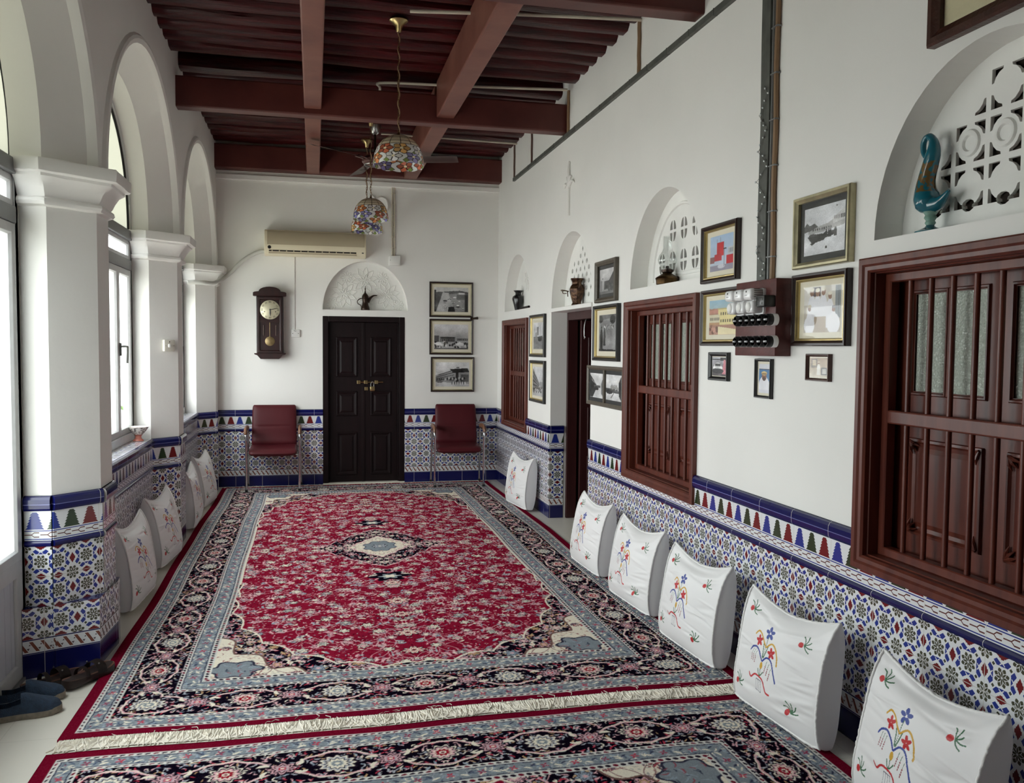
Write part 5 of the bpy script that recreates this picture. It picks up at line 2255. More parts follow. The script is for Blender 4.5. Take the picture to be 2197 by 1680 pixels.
def ph_room():
    p = Pic(46, 52, (176, 150, 120), (206, 196, 176), 47)
    p.rect(.08, .4, .5, .95, (120, 100, 84)).rect(.14, .34, .55, .9, (196, 180, 150))
    p.rect(.62, .92, .1, .5, (96, 92, 88)).rect(.67, .87, .16, .44, (190, 186, 178))
    p.man(.48, .1, .75, (230, 226, 216), (140, 110, 90), (210, 200, 180))
    for k in range(6):
        p.rect(.08, .4, .5 + .075 * k, .515 + .075 * k, (90, 74, 60))
    return p.done()


def ph_letter():
    p = Pic(120, 80, (40, 30, 70), (216, 208, 174), 51, 0.02)
    p.put(p.Y < .62, (214, 206, 172))
    p.rect(.22, .27, .56, .66, (60, 40, 76))
    for k in range(3):
        yy = .40 - .1 * k
        x = .3
        while x < .97:
            L = p.r.uniform(.01, .03)
            p.poly([(x, yy + p.r.uniform(0, .02)), (x + L, yy + p.r.uniform(.0, .03)), (x + L, yy - .006), (x, yy - .008)], (96, 84, 66))
            x += L + p.r.uniform(.004, .016)
    return p.done()


def picture(pl, u0, u1, v0, v1, label, group, frame, fw, depth, photos, lip=None, mount='mount', border=0.045, tilt=0.0, name='framed_photograph'):
    """photos: list of (fraction0, fraction1, image)"""
    T = thing(name, label, 'picture', pl((u0 + u1) / 2, v0, 0.0), group=group)
    bm = B()
    pring(bm, pl, u0, u1, v0, v1, [(0.0, 0.001), (0.0, depth * .8), (fw * .15, depth), (fw * .5, depth), (fw * .7, depth * .82), (fw, depth * .62), (fw, 0.003), (fw * .5, 0.001)])
    obj('frame', bm, M[frame], T, smooth=True, angle=25)
    if lip:
        bm = B()
        pring(bm, pl, u0 + fw, u1 - fw, v0 + fw, v1 - fw, [(-.001, depth * .70), (0.004, depth * .72), (0.009, depth * .45), (0.009, 0.004), (-.001, 0.004)])
        obj('gilt_slip', bm, M[lip], T)
    iw = u1 - u0 - 2 * fw
    for n, (fa, fb, img) in enumerate(photos):
        a, b = u0 + fw + iw * fa, u0 + fw + iw * fb
        if n:
            bm = B()
            pbox(bm, pl, a - fw * .5, a + fw * .5, v0 + fw, v1 - fw, 0.004, depth * .9)
            obj('divider', bm, M[frame], T)
        bm = B()
        pbox(bm, pl, a, b, v0 + fw, v1 - fw, 0.002, 0.006)
        obj('mount', bm, M[mount], T)
        bo = border if hasattr(border, '__len__') else (border, border)
        h, w = img.shape[:2]
        U = np.linspace(a + bo[0], b - bo[0], w)
        V = np.linspace(v0 + fw + bo[1], v1 - fw - bo[1], h)
        O, uu, vv, nn = (np.array(x) for x in (pl.o, pl.u, pl.v, pl.n))
        pos = O[None, None] + U[None, :, None] * uu + V[:, None, None] * vv + nn * 0.0072
        color_grid('photograph', pos, img, M['photo'], T, smooth=False)
    bm = B()
    pquad(bm, pl, u0 + fw * .8, u1 - fw * .8, v0 + fw * .8, v1 - fw * .8, 0.0105)
    obj('glass_pane', bm, M['pane'], T)
    return T


GB, GR = 'framed street photographs on the back wall', 'framed photographs on the right wall'
picture(PB, 1.286, 1.790, 1.893, 2.296, 'framed photo of parked cars seen from above, top of three on the back wall', GB, 'frame_dark', 0.020, 0.024, [(0, 1, ph_aerial())], 'gilt_dull', border=(0.036, 0.042))
picture(PB, 1.287, 1.793, 1.464, 1.873, 'framed photo of low town buildings and crowd, middle of three on the back wall', GB, 'frame_dark', 0.020, 0.024, [(0, 1, ph_town())], 'gilt_dull', border=(0.036, 0.042))
picture(PB, 1.304, 1.808, 1.036, 1.437, 'black framed photo of a long arcaded building, lowest of the three above the right chair', GB, 'frame_dark', 0.020, 0.024, [(0, 1, ph_arcade())], 'gilt_dull', border=(0.036, 0.040))
picture(PR, -8.155, -7.615, 1.464, 1.868, 'gilt lined photo of boats in a harbour, upper one between far window and doorway', GR, 'frame_black', 0.026, 0.03, [(0, 1, ph_harbour())], 'gold', border=(0.07, 0.05))
picture(PR, -8.14, -7.605, 1.03, 1.430, 'gilt lined photo of a balconied street, lower one between far window and doorway', GR, 'frame_black', 0.026, 0.03, [(0, 1, ph_street())], 'gold', border=(0.045, 0.035))
picture(PR, -6.15, -5.706, 1.889, 2.194, 'grey-brown framed photo of a street below a cliff, topmost between doorway and middle window', GR, 'frame_olive', 0.034, 0.034, [(0, 1, ph_cliff())], None, 'mount_dark', border=(0.02, 0.028))
picture(PR, -6.185, -5.648, 1.459, 1.868, 'black framed gilt lined photo of two standing figures, between doorway and middle window', GR, 'frame_black', 0.026, 0.034, [(0, 1, ph_men())], 'gold', border=(0.062, 0.045))
picture(PR, -6.345, -5.548, 1.120, 1.420, 'grey-brown double frame with two street photos side by side beside the middle window', GR, 'frame_olive', 0.03, 0.022, [(0, .5, ph_alley(61)), (.5, 1, ph_alley(62))], None, 'mount_dark', border=(0.024, 0.028))
picture(PR, -4.342, -3.939, 1.905, 2.21, 'dark framed colour photo with a red building, above the switchboard and left of the trunking', GR, 'frame_dark', 0.024, 0.032, [(0, 1, ph_red())], 'gold', border=(0.048, 0.036))
picture(PR, -4.340, -3.845, 1.570, 1.868, 'dark framed colour picture of a cream building below brown mountains, half behind the switchboard', GR, 'frame_dark', 0.024, 0.028, [(0, 1, ph_yellow())], 'gold', border=(0.05, 0.034))
picture(PR, -4.245, -4.026, 1.386, 1.535, 'small black framed photo of a pale car and pink robe beside the middle window', GR, 'frame_black', 0.021, 0.022, [(0, 1, ph_car())], None, border=(0.004, 0.004))
picture(PR, -3.75, -3.60, 1.320, 1.508, 'small upright portrait of a person in a white robe and cap, hanging below the switchboard', GR, 'frame_black', 0.013, 0.02, [(0, 1, ph_portrait())], None, border=(0.014, 0.012))
picture(PR, -3.42, -3.012, 1.903, 2.212, 'silvery gilt framed beach photo with boats and houses, right of the trunking', GR, 'gilt_dull', 0.026, 0.032, [(0, 1, ph_beach())], None, 'mount_dark', border=(0.032, 0.028))
picture(PR, -3.418, -3.017, 1.568, 1.879, 'dark framed photo of a group in white robes, right of the switchboard', GR, 'frame_dark', 0.024, 0.032, [(0, 1, ph_group())], 'gold', border=(0.044, 0.034))
picture(PR, -3.311, -3.140, 1.420, 1.535, 'smallest brown framed photo of a room interior, below the group portrait', GR, 'frame_brown', 0.012, 0.02, [(0, 1, ph_room())], None, border=(0.005, 0.005))
picture(PR, -2.595, -1.75, 2.590, 3.02, 'large brown carved frame with cream sheet at the top edge, above the nearest arched niche', GR, 'frame_brown', 0.05, 0.04, [(0, 1, ph_letter())], None, border=(0.0, 0.0))


# ---------------------------------------------------------------- switchboard
T = thing('switchboard', 'dark red wooden switchboard with white fuse holders and two rows of black rotary switches', 'switchboard', PR(-3.646, 1.522, 0))
bm = B()
rbox(bm, XR - 0.08, XR - 0.001, 3.46, 3.832, 1.522, 1.872, 0.004)
M['boardred'] = mat('switchboard_wood', rgb(92, 40, 36), 0.5, noise=0.35, nscale=9, stretch=(1, 3, 3), bump=0.1, bscale=40)
obj('backboard', bm, M['boardred'], T, smooth=True)
PS_ = Pl((XR - 0.08, 0, 0), (0, -1, 0), (0, 0, 1), (-1, 0, 0))
proto = None
for i in range(3):
    u = -3.768 + i * 0.0905
    if proto is None:
        bm = B()
        Mt = PS_.mat()
        t = B()
        rbox(t, -0.041, 0.041, -0.012, 0.001, -0.06, 0.06, 0.012, 3)
        rbox(t, -0.037, 0.037, -0.078, -0.006, 0.006, 0.058, 0.014, 3)
        rbox(t, -0.035, 0.035, -0.066, -0.006, -0.055, 0.002, 0.014, 3)
        t.transform(Mt @ Matrix.Translation((u, 0, 1.773)))
        merge(bm, t)
        proto = obj('fuse_holder', bm, M['porcelain'], T, smooth=True, angle=50)
        bm = B()
        plathe(bm, PS_, u, 1.747, [(0.022, 0.062), (0.022, 0.068), (0.017, 0.072), (0.012, 0.070)], 20)
        obj('fuse_cap', bm, M['white'], proto, smooth=True)
        bm = B()
        for k in range(5):
            pbox(bm, PS_, u + 0.0355, u + 0.038, 1.790 + 0.009 * k, 1.793 + 0.009 * k, 0.014, 0.058)
        obj('vent_slots', bm, M['slot'], proto)
        bm = B()
        pbox(bm, PS_, u - 0.004, u + 0.004, 1.812, 1.820, 0.077, 0.0790)
        obj('arrow_mark', bm, M['slot'], proto)
        bm = B()
        pbox(bm, PS_, u - 0.012, u + 0.010, 1.798, 1.801, 0.077, 0.0788)
        obj('printed_line', bm, M['alu_dark'], proto)
    else:
        c = dup_tree(proto, T)
        c.location.y -= 0.0905 * i
sw = None
for j in range(2):
    for i in range(6):
        u, v = -3.740 + i * 0.0572, 1.686 - 0.098 * j
        if sw is None:
            bm = B()
            plathe(bm, PS_, u, v, [(0.027, 0.0), (0.027, 0.022), (0.026, 0.024)], 24)
            sw = obj('rotary_switch', bm, M['porcelain'], T, smooth=True)
            bm = B()
            plathe(bm, PS_, u, v, [(0.0255, 0.022), (0.0255, 0.044), (0.021, 0.050), (0.018, 0.047), (0.017, 0.040)], 24)
            pbox(bm, PS_, u - 0.015, u + 0.015, v - 0.0045, v + 0.0045, 0.038, 0.054)
            cap = obj('switch_cap', bm, M['black'], sw, smooth=True)
            bm = B()
            plathe(bm, PS_, u, v, [(0.0185, 0.049), (0.0195, 0.0512), (0.0205, 0.049)], 24)
            pbox(bm, PS_, u - 0.013, u + 0.002, v - 0.0012, v + 0.0012, 0.054, 0.0546)
            obj('switch_ring', bm, M['steel'], sw, smooth=True)
        else:
            c = dup_tree(sw, T)
            c.location.y -= 0.0572 * i
            c.location.z -= 0.098 * j
bm = B()
t = B()
rbox(t, -0.038, 0.038, -0.055, 0.0, -0.026, 0.026, 0.005)
t.transform(PS_.mat() @ Matrix.Translation((-3.500, 0, 1.769)))
merge(bm, t)
so = obj('socket', bm, M['black'], T, smooth=True)
bm = B()
pring(bm, PS_, -3.535, -3.465, 1.747, 1.791, [(0.0, 0.0545), (0.0, 0.0562), (0.003, 0.0562), (0.003, 0.0545)])
for u, v in ((-3.515, 1.769), (-3.485, 1.777), (-3.485, 1.759)):
    plathe(bm, PS_, u, v, [(0.005, 0.0545), (0.005, 0.0560), (0.002, 0.0562)], 10)
obj('socket_holes', bm, M['trunk'], so)

# ---------------------------------------------------------------- trunking and cables on the right wall
t = thing('cable_trunking', 'dark grey upright cable trunking running down the right wall to the switchboard', 'cable trunking', PR(-3.70, 1.868, 0))
bm = B()
pts = [(1.868, -3.695), (2.2, -3.70), (2.6, -3.692), (3.0, -3.70), (3.40, -3.70), (3.84, -3.695)]
rows = []
for v, u in pts:
    rows.append([bm.verts.new(PR(u + a, v, d)) for a, d in ((-0.052, 0.001), (-0.052, 0.018), (-0.046, 0.022), (-0.012, 0.020), (-0.006, 0.023), (0.03, 0.021), (0.034, 0.001))])
grid_faces(bm, rows)
obj('channel', bm, M['trunk'], t)
bm = B()
tube(bm, [PR(-3.618 + 0.004 * math.sin(k * 1.1), 1.868 + k * 0.1, 0.012) for k in range(20)], 0.012, seg=8)
obj('brown_cable', bm, M['cable'], t, smooth=True)
bm = B()
tube(bm, [PR(-3.648, 1.868 + k * 0.1, 0.012) for k in range(20)], 0.008, seg=6)
for k in range(9):
    pbox(bm, PR, -3.652, -3.600, 1.98 + 0.21 * k, 1.986 + 0.21 * k, 0.001, 0.026)
obj('grey_cable', bm, M['alu_dark'], t)
# little lights wound round the trunking
t = thing('string_light', 'string of tiny clear bulbs hanging down over the grey trunking', 'string light', PR(-3.70, 1.90, 0.03))
bm = B()
P = []
rr = random.Random(2)
pos = []
for k in range(64):
    v = 1.90 + 0.9 * k / 64
    u = -3.70 + 0.035 * math.sin(k * 0.55) + rr.gauss(0, .006)
    P.append(PR(u, v, 0.028))
    pos.append((u, v))
tube(bm, P, 0.0012, seg=4)
obj('wire', bm, M['trunk'], t)
bp = None
for k, (u, v) in enumerate(pos[::2]):
    if bp is None:
        bm = B()
        bmesh.ops.create_icosphere(bm, subdivisions=1, radius=0.0055)
        bp = obj('bulb', bm, M['led'], t, local=True)
        c = bp
    else:
        c = bp.copy()
        COL.objects.link(c)
    c.location = world(t).inverted() @ PR(u + rr.gauss(0, .008), v, 0.030)

tag(obj('cable_duct', (lambda bm: (pbox(bm, PR, -8.95, -3.76, 3.318, 3.352, 0.0, 0.024), [pbox(bm, PR, -8.6 + 0.31 * k, -8.594 + 0.31 * k, 3.316, 3.354, 0.001, 0.026) for k in range(15)], bm)[2])(B()), M['trunk']),
    'long thin grey cable duct running level along the top of the right wall', 'cable duct')
for y, zt, lab in ((5.36, 3.70, 'brown cable dropping from the ceiling to the grey duct, nearest the camera'),
                   (6.955, 3.70, 'brown cable dropping to the grey duct beside the end of the middle ceiling beam'),
                   (8.19, 3.70, 'thin dark cable dropping to the grey duct, second from the back wall'),
                   (8.935, 3.70, 'thin dark cable at the far end of the grey duct by the back corner')):
    bm = B()
    tube(bm, [PR(-y + 0.004 * math.sin(k * 2.1), 3.352 + (zt - 3.352) * k / 6, 0.011) for k in range(7)], 0.013 if y < 8 else 0.0095, seg=7)
    tag(obj('ceiling_cable', bm, M['cable'] if y < 8 else M['cable_dark'], smooth=True), lab, 'cable', 'cables dropping to the duct')
for pts, r, lab in (([(0.60, 5.53, 3.675), (1.3, 5.40, 3.672), (2.07, 5.30, 3.675)], 0.012, 'cream ceiling conduit running from the near pendant canopy to the right wall'),
                    ([(0.545, 7.32, 3.58), (0.535, 7.18, 3.665), (0.56, 7.05, 3.674), (1.2, 6.97, 3.672), (2.04, 6.86, 3.675)], 0.011, 'cream ceiling conduit with a curled loose end, crossing above the near pendant lamp'),
                    ([(0.66, 8.72, 3.674), (1.3, 8.73, 3.672), (2.07, 8.78, 3.675)], 0.010, 'cream ceiling conduit beside the fan, near the back beam')):
    bm = B()
    tube(bm, spline(pts, 6), r, seg=8)
    tag(obj('ceiling_conduit', bm, M['pvc'], smooth=True), lab, 'conduit', 'ceiling conduits')
# white plaster palm ornaments
bm = B()
tube(bm, [PR(-6.92, 2.66, 0.006), PR(-6.92, 2.86, 0.008), PR(-6.925, 2.93, 0.008)], [0.012, 0.012, 0.02], seg=8)
for a, L in ((0.3, .15), (1.0, .11), (2.1, .11), (2.85, .15), (1.57, .20)):
    tube(bm, spline([PR(-6.92, 2.90, 0.01), PR(-6.92 + L * .6 * math.cos(a), 2.90 + L * .8 * math.sin(a), 0.014), PR(-6.92 + L * math.cos(a), 2.90 + L * (1.05 * math.sin(a) - .25 * (a != 1.57)), 0.006)], 4), [0.014] * 4 + [0.010] * 4 + [0.004], seg=6)
tag(obj('plaster_ornament', bm, M['plaster'], smooth=True), 'white plaster palm ornament high on the right wall', 'ornament')
bm = B()
tube(bm, spline([PB(0.60, 3.16, 0.01), PB(0.625, 3.235, 0.01), PB(0.665, 3.20, 0.012), PB(0.68, 3.17, 0.012)], 6), 0.013, seg=8)
tube(bm, spline([PB(0.68, 3.17, 0.012), PB(0.72, 3.215, 0.012), PB(0.785, 3.20, 0.012), PB(0.81, 3.13, 0.01), PB(0.795, 3.07, 0.008)], 6), 0.013, seg=8)
tag(obj('wall_scroll', bm, M['plaster'], smooth=True), 'white scrolled plaster ornament on the back wall behind the far pendants', 'ornament')

# ---------------------------------------------------------------- air conditioner
t = thing('air_conditioner', 'aged cream split air conditioner high on the back wall', 'air conditioner', PB(0.03, 2.53, 0))
sec = [(0.0, 2.528), (0.10, 2.518), (0.175, 2.535), (0.192, 2.575), (0.196, 2.62), (0.19, 2.66), (0.17, 2.76), (0.15, 2.79), (0.12, 2.80), (0.0, 2.80)]
bm = B()
pa = [bm.verts.new(PB(-0.515, z, d)) for d, z in sec]
pb = [bm.verts.new(PB(0.562, z, d)) for d, z in sec]
for i in range(len(sec)):
    j = (i + 1) % len(sec)
    bm.faces.new((pa[i], pa[j], pb[j], pb[i]))
bm.faces.new(pa[::-1])
bm.faces.new(pb)
BD = obj('casing', bm, M['ac'], t, smooth=True, angle=35, bevel=0.006)
bm = B()
rows = []
for u in (-0.485, 0.545):
    rows.append([bm.verts.new(PB(u, z, d)) for d, z in ((0.1955, 2.635), (0.196, 2.665), (0.188, 2.70), (0.174, 2.765), (0.158, 2.785))])
grid_faces(bm, rows)
obj('front_panel', bm, M['acgrey'], t, smooth=True)
bm = B()
pbox(bm, PB, -0.468, 0.455, 2.562, 2.578, 0.15, 0.1945)
obj('outlet_slot', bm, M['slot'], t)
bm = B()
pbox(bm, PB, -0.470, 0.46, 2.540, 2.556, 0.14, 0.1845)
for k in range(12):
    u = -0.44 + 0.075 * k
    pbox(bm, PB, u, u + 0.012, 2.560, 2.580, 0.16, 0.1955)
obj('louvre', bm, M['acgrey'], t)
bm = B()
pbox(bm, PB, 0.515, 0.535, 2.567, 2.577, 0.18, 0.1945)
plathe(bm, PB, -0.462, 2.606, [(0.019, 0.192), (0.018, 0.1975)], 16)
obj('badge', bm, M['black'], t)
bm = B()
tube(bm, spline([PB(-0.515, 2.575, 0.06), PB(-0.60, 2.555, 0.05), PB(-0.74, 2.47, 0.05), PB(-0.86, 2.345, 0.055), PB(-0.93, 2.28, 0.08), (-0.965, 9.45, 2.225), (-1.02, 9.32, 2.19), (-1.10, 9.20, 2.185), (-1.24, 9.16, 2.18)], 7), 0.021, seg=10)
tag(obj('drain_hose', bm, M['hose'], smooth=True), 'white hose curving from the air conditioner to the last pier capital', 'hose')

M['oldbrass2'] = mat('dull_brass', rgb(150, 130, 92), 0.4, metal=0.7, noise=0.3, nscale=30)
# ---------------------------------------------------------------- wall clock
t = thing('wall_clock', 'dark mahogany pendulum wall clock with round face, left of the double door', 'clock', PB(-0.466, 1.405, 0))
bm = B()
u0, u1 = -0.607, -0.323
pprism(bm, PB, [(u0, 1.46), (u1, 1.46), (u1, 2.085), (u0, 2.085)], 0.001, 0.115)
CL = obj('case', bm, M['mahogany'], t, bevel=0.006)
bm = B()
hood = [(-0.640, 2.085), (-0.290, 2.085), (-0.290, 2.122), (-0.305, 2.13), (-0.34, 2.135)] + [(-0.465 + 0.115 * math.cos(a), 2.135 + 0.052 * math.sin(a)) for a in [PI * k / 10 for k in range(11)]] + [(-0.59, 2.135), (-0.625, 2.13), (-0.640, 2.122)]
pprism(bm, PB, hood, 0.001, 0.14)
obj('hood', bm, M['mahogany'], t, bevel=0.005)
bm = B()
pprism(bm, PB, [(-0.632, 1.468), (-0.628, 1.455), (-0.60, 1.445), (-0.565, 1.405), (-0.372, 1.405), (-0.335, 1.445), (-0.302, 1.455), (-0.298, 1.468)], 0.001, 0.13)
obj('foot_moulding', bm, M['mahogany'], t, bevel=0.004)
bm = B()
pring(bm, PB, -0.592, -0.338, 1.475, 2.07, [(0.0, 0.115), (0.0, 0.128), (0.02, 0.128), (0.026, 0.118), (0.026, 0.115)])
pbox(bm, PB, -0.572, -0.358, 1.80, 1.835, 0.116, 0.124)
DRR = obj('door', bm, M['mahogany'], t, bevel=0.002)
bm = B()
plathe(bm, PB, -0.463, 1.938, [(0.104, 0.1155), (0.104, 0.121), (0.100, 0.124), (0.0, 0.1245)], 36)
FC = obj('dial', bm, mat('silvered_dial', rgb(206, 200, 172), 0.35, metal=0.35, noise=0.15, nscale=10), t, smooth=True)
bm = B()
for k in range(12):
    a = 2 * PI * k / 12
    for w in ((-.006, .006) if k % 3 else (-.009, 0, .009)):
        ca, sa = math.cos(a), math.sin(a)
        tube(bm, [PB(-0.463 + 0.076 * ca - w * sa, 1.938 + 0.076 * sa + w * ca, 0.125), PB(-0.463 + 0.094 * ca - w * sa, 1.938 + 0.094 * sa + w * ca, 0.125)], 0.0018, seg=4)
for u in (-0.52, -0.405):
    plathe(bm, PB, u, 1.917, [(0.006, 0.1246), (0.005, 0.1262)], 10)
obj('numerals', bm, M['slot'], FC)
bm = B()
tube(bm, [PB(-0.463, 1.938, 0.128), PB(-0.383, 1.956, 0.128)], [0.004, 0.002], seg=6)
tube(bm, [PB(-0.463, 1.95, 0.1275), PB(-0.462, 1.905, 0.1275), PB(-0.462, 1.872, 0.1275)], [0.004, 0.008, 0.002], seg=6)
plathe(bm, PB, -0.463, 1.938, [(0.008, 0.126), (0.007, 0.130)], 12)
obj('hands', bm, M['black'], FC, smooth=True)
bm = B()
tube(bm, [PB(-0.466, 1.80, 0.117), PB(-0.466, 1.62, 0.117)], 0.003, seg=6)
plathe(bm, PB, -0.466, 1.598, [(0.051, 0.1155), (0.051, 0.118), (0.046, 0.121), (0.0, 0.123)], 28)
obj('pendulum', bm, M['oldbrass2'], t, smooth=True)
for u in (-0.53, -0.40):
    bm = B()
    tube(bm, [PB(u, 1.77, 0.1175), PB(u, 1.66, 0.1175)], 0.006, seg=8)
    obj('chime_rod', bm, M['bronze'], t, smooth=True)

# sockets, boxes and their conduits on the back wall
t = thing('wall_socket', 'small white blank socket plate between the clock and the double door', 'socket', PB(-0.197, 1.645, 0))
bm = B()
rbox(bm, -0.245, -0.150, YB - 0.022, YB - 0.001, 1.645, 1.727, 0.006)
obj('plate', bm, M['white'], t, smooth=True)
bm = B()
for u in (-0.228, -0.168):
    plathe(bm, PB, u, 1.686, [(0.005, 0.0215), (0.004, 0.0232)], 8)
tube(bm, spline([PB(-0.215, 1.72, 0.023), PB(-0.205, 1.712, 0.024), PB(-0.190, 1.712, 0.024)], 4), 0.002, seg=5)
obj('screws', bm, M['slot'], t)
bm = B()
pbox(bm, PB, -0.225, -0.205, 1.727, 2.52, 0.001, 0.012)
tag(obj('wire_duct', bm, M['plaster']), 'thin white duct from the air conditioner down to the socket plate', 'wire duct')
t = thing('junction_box', 'white square junction box on the back wall right of the air conditioner', 'junction box', PB(0.885, 2.46, 0))
bm = B()
rbox(bm, 0.825, 0.948, YB - 0.055, YB, 2.462, 2.570, 0.006)
obj('box', bm, M['plaster'], t, smooth=True)
bm = B()
plathe(bm, PB, 0.838, 2.52, [(0.004, 0.054), (0.003, 0.056)], 8)
obj('screw', bm, M['slot'], t)
bm = B()
for u in (0.862, 0.886):
    tube(bm, [PB(u, 2.57, 0.012), PB(u, 3.335, 0.012)], 0.0085, seg=8)
for k in range(6):
    pbox(bm, PB, 0.85, 0.898, 2.66 + 0.12 * k, 2.668 + 0.12 * k, 0.001, 0.023)
tag(obj('conduit_pair', bm, M['pvc'], smooth=True), 'pair of thin pipes rising from the junction box to the ceiling', 'conduit')
bm = B()
tube(bm, [PB(1.77, 1.882, 0.001), PB(1.80, 1.883, 0.05), PB(1.83, 1.886, 0.085)], [0.011, 0.012, 0.017], seg=10)
tag(obj('wall_peg', bm, M['bronze'], smooth=True), 'short dark peg sticking out beside the middle back wall photo', 'peg')
# light switch on the second pier
pls, L = pier_planes(PIERS[2])[1]
t = thing('light_switch', 'white light switch on the slanted face of the second pier', 'light switch', pls(0.155, 1.50, 0))
Mt = pls.mat()
bm = B()
tt = B()
rbox(tt, 0.105, 0.200, -0.030, -0.001, 1.50, 1.588, 0.006)
tt.transform(Mt)
merge(bm, tt)
obj('plate', bm, mat('switch_plate', rgb(206, 202, 190), 0.4), t, smooth=True)
bm = B()
tt = B()
rbox(tt, 0.138, 0.158, -0.038, -0.028, 1.530, 1.556, 0.003)
tt.transform(Mt)
merge(bm, tt)
obj('rocker', bm, M['white'], t, smooth=True)
bm = B()
plathe(bm, pls, 0.15, 1.572, [(0.005, 0.029), (0.004, 0.032)], 8)
for u in (0.118, 0.188):
    plathe(bm, pls, u, 1.543, [(0.003, 0.029), (0.0025, 0.031)], 8)
obj('indicator', bm, M['slot'], t)

# ---------------------------------------------------------------- chairs
def make_chair(label):
    T = thing('visitor_chair', label, 'chair')
    W = 0.27                                  # half width of the frame
    # front legs rise and sweep back as arms
    for s in (-1, 1):
        bm = B()
        x = s * W
        tube(bm, spline([(x, -0.20, 0.006), (x, -0.20, 0.30), (x, -0.205, 0.46), (x * 1.01, -0.215, 0.56), (x * 1.02, -0.20, 0.61), (x * 1.02, -0.15, 0.635), (x * 1.02, 0.0, 0.638), (x * 1.02, 0.13, 0.63)], 5), 0.0125, seg=10)
        obj('leg', bm, M['chrome'], T, smooth=True, local=True)
        bm = B()
        tube(bm, spline([(x * 1.02, 0.13, 0.63), (x * 1.02, 0.165, 0.60), (x * 1.02, 0.17, 0.40), (x * 1.03, 0.205, 0.12), (x * 1.04, 0.215, 0.006)], 5), 0.0125, seg=10)
        obj('leg', bm, M['chrome'], T, smooth=True, local=True)
        bm = B()
        tube(bm, spline([(x * 1.02, -0.212, 0.60), (x * 1.02, -0.19, 0.645), (x * 1.02, -0.10, 0.658), (x * 1.02, 0.05, 0.655), (x * 1.02, 0.12, 0.645)], 5), [0.010] + [0.026] * 19 + [0.018], seg=10, flat=0.7)
        obj('armrest', bm, M['armwood'], T, smooth=True, local=True)
    bm = B()
    for z, y in ((0.385, -0.14), (0.385, 0.12)):
        tube(bm, [(-W, y, z), (W, y, z)], 0.010, seg=8)
    for s in (-1, 1):
        tube(bm, spline([(s * 0.17, -0.15, 0.388), (s * 0.17, 0.14, 0.388), (s * 0.17, 0.20, 0.43), (s * 0.17, 0.235, 0.60)], 5), 0.009, seg=8)
        tube(bm, [(s * W, -0.20, 0.385), (s * W * 1.02, 0.17, 0.385)], 0.010, seg=8)
    obj('under_frame', bm, M['chrome'], T, smooth=True, local=True)
    # seat cushion
    bm = B()
    def pad(fn, hw, n=24, m=14):
        rows = []
        for j in range(m + 1):
            b = -1 + 2 * j / m
            row = []
            for i in range(n):
                a = 2 * PI * i / n
                cx, sx = math.cos(a), math.sin(a)
                k = 0.28
                row.append(bm.verts.new(fn(math.copysign(abs(cx) ** k, cx), math.copysign(abs(sx) ** 0.75, sx), b)))
            rows.append(row)
        grid_faces(bm, rows, closed=True)
        bm.faces.new(rows[0][::-1])
        bm.faces.new(rows[-1])

    def seat(a, c, b):
        y = -0.235 + 0.45 * (b + 1) / 2
        e = (1 - abs(b) ** 8) ** .5
        w = 0.248 * (1 - 0.02 * (b < 0) * 0) * (0.90 + 0.10 * e)
        zc = 0.425 + 0.012 * b - 0.035 * max(-b - 0.6, 0) ** 1.2 - 0.016 * (1 - a * a) * 0.5
        return (a * w, y, zc + c * 0.036 * (0.25 + 0.75 * e))
    pad(seat, 0.25)
    obj('seat', bm, M['vinyl'], T, smooth=True, local=True, angle=0)
    bm = B()

    def back(a, c, b):
        t = (b + 1) / 2
        z = 0.43 + 0.455 * t
        e = (1 - abs(b) ** 9) ** .5
        w = (0.232 + 0.008 * (1 - t)) * (0.93 + 0.07 * e)
        yc = 0.165 + 0.075 * t - 0.02 * math.sin(PI * t) + 0.018 * a * a * 0 - 0.014 * math.exp(-((t - 0.12) / .12) ** 2)
        # soft horizontal crease
        cr = 0.010 * math.exp(-((t - 0.50) / 0.018) ** 2) * math.exp(-(a / .55) ** 2) * (c < 0)
        return (a * w, yc + c * 0.032 * (0.3 + 0.7 * e) + cr, z)
    pad(back, 0.23, 32, 44)
    obj('backrest', bm, M['vinyl'], T, smooth=True, local=True, angle=0)
    for s in (-1, 1):
        for y in (-0.20, 0.215):
            bm = B()
            lathe(bm, [(0.015, 0.0), (0.015, 0.022), (0.012, 0.024)], (s * W * (1.0 if y < 0 else 1.04), y, 0.0), 10)
            obj('leg_cap', bm, M['rubber'], T, smooth=True, local=True)
    return T


ch = make_chair('maroon padded chair with chrome legs left of the dark double door')
ch.location = (-0.425, 9.475, 0.0150)
ch2 = dup_tree(ch)
ch2.location = (1.565, 9.42, 0.0150)
ch2.rotation_euler = (0, 0, math.radians(-3))
ch['group'] = ch2['group'] = 'maroon visitor chairs'
ch2['label'] = 'maroon padded chair with chrome legs right of the double door, below the framed photos'


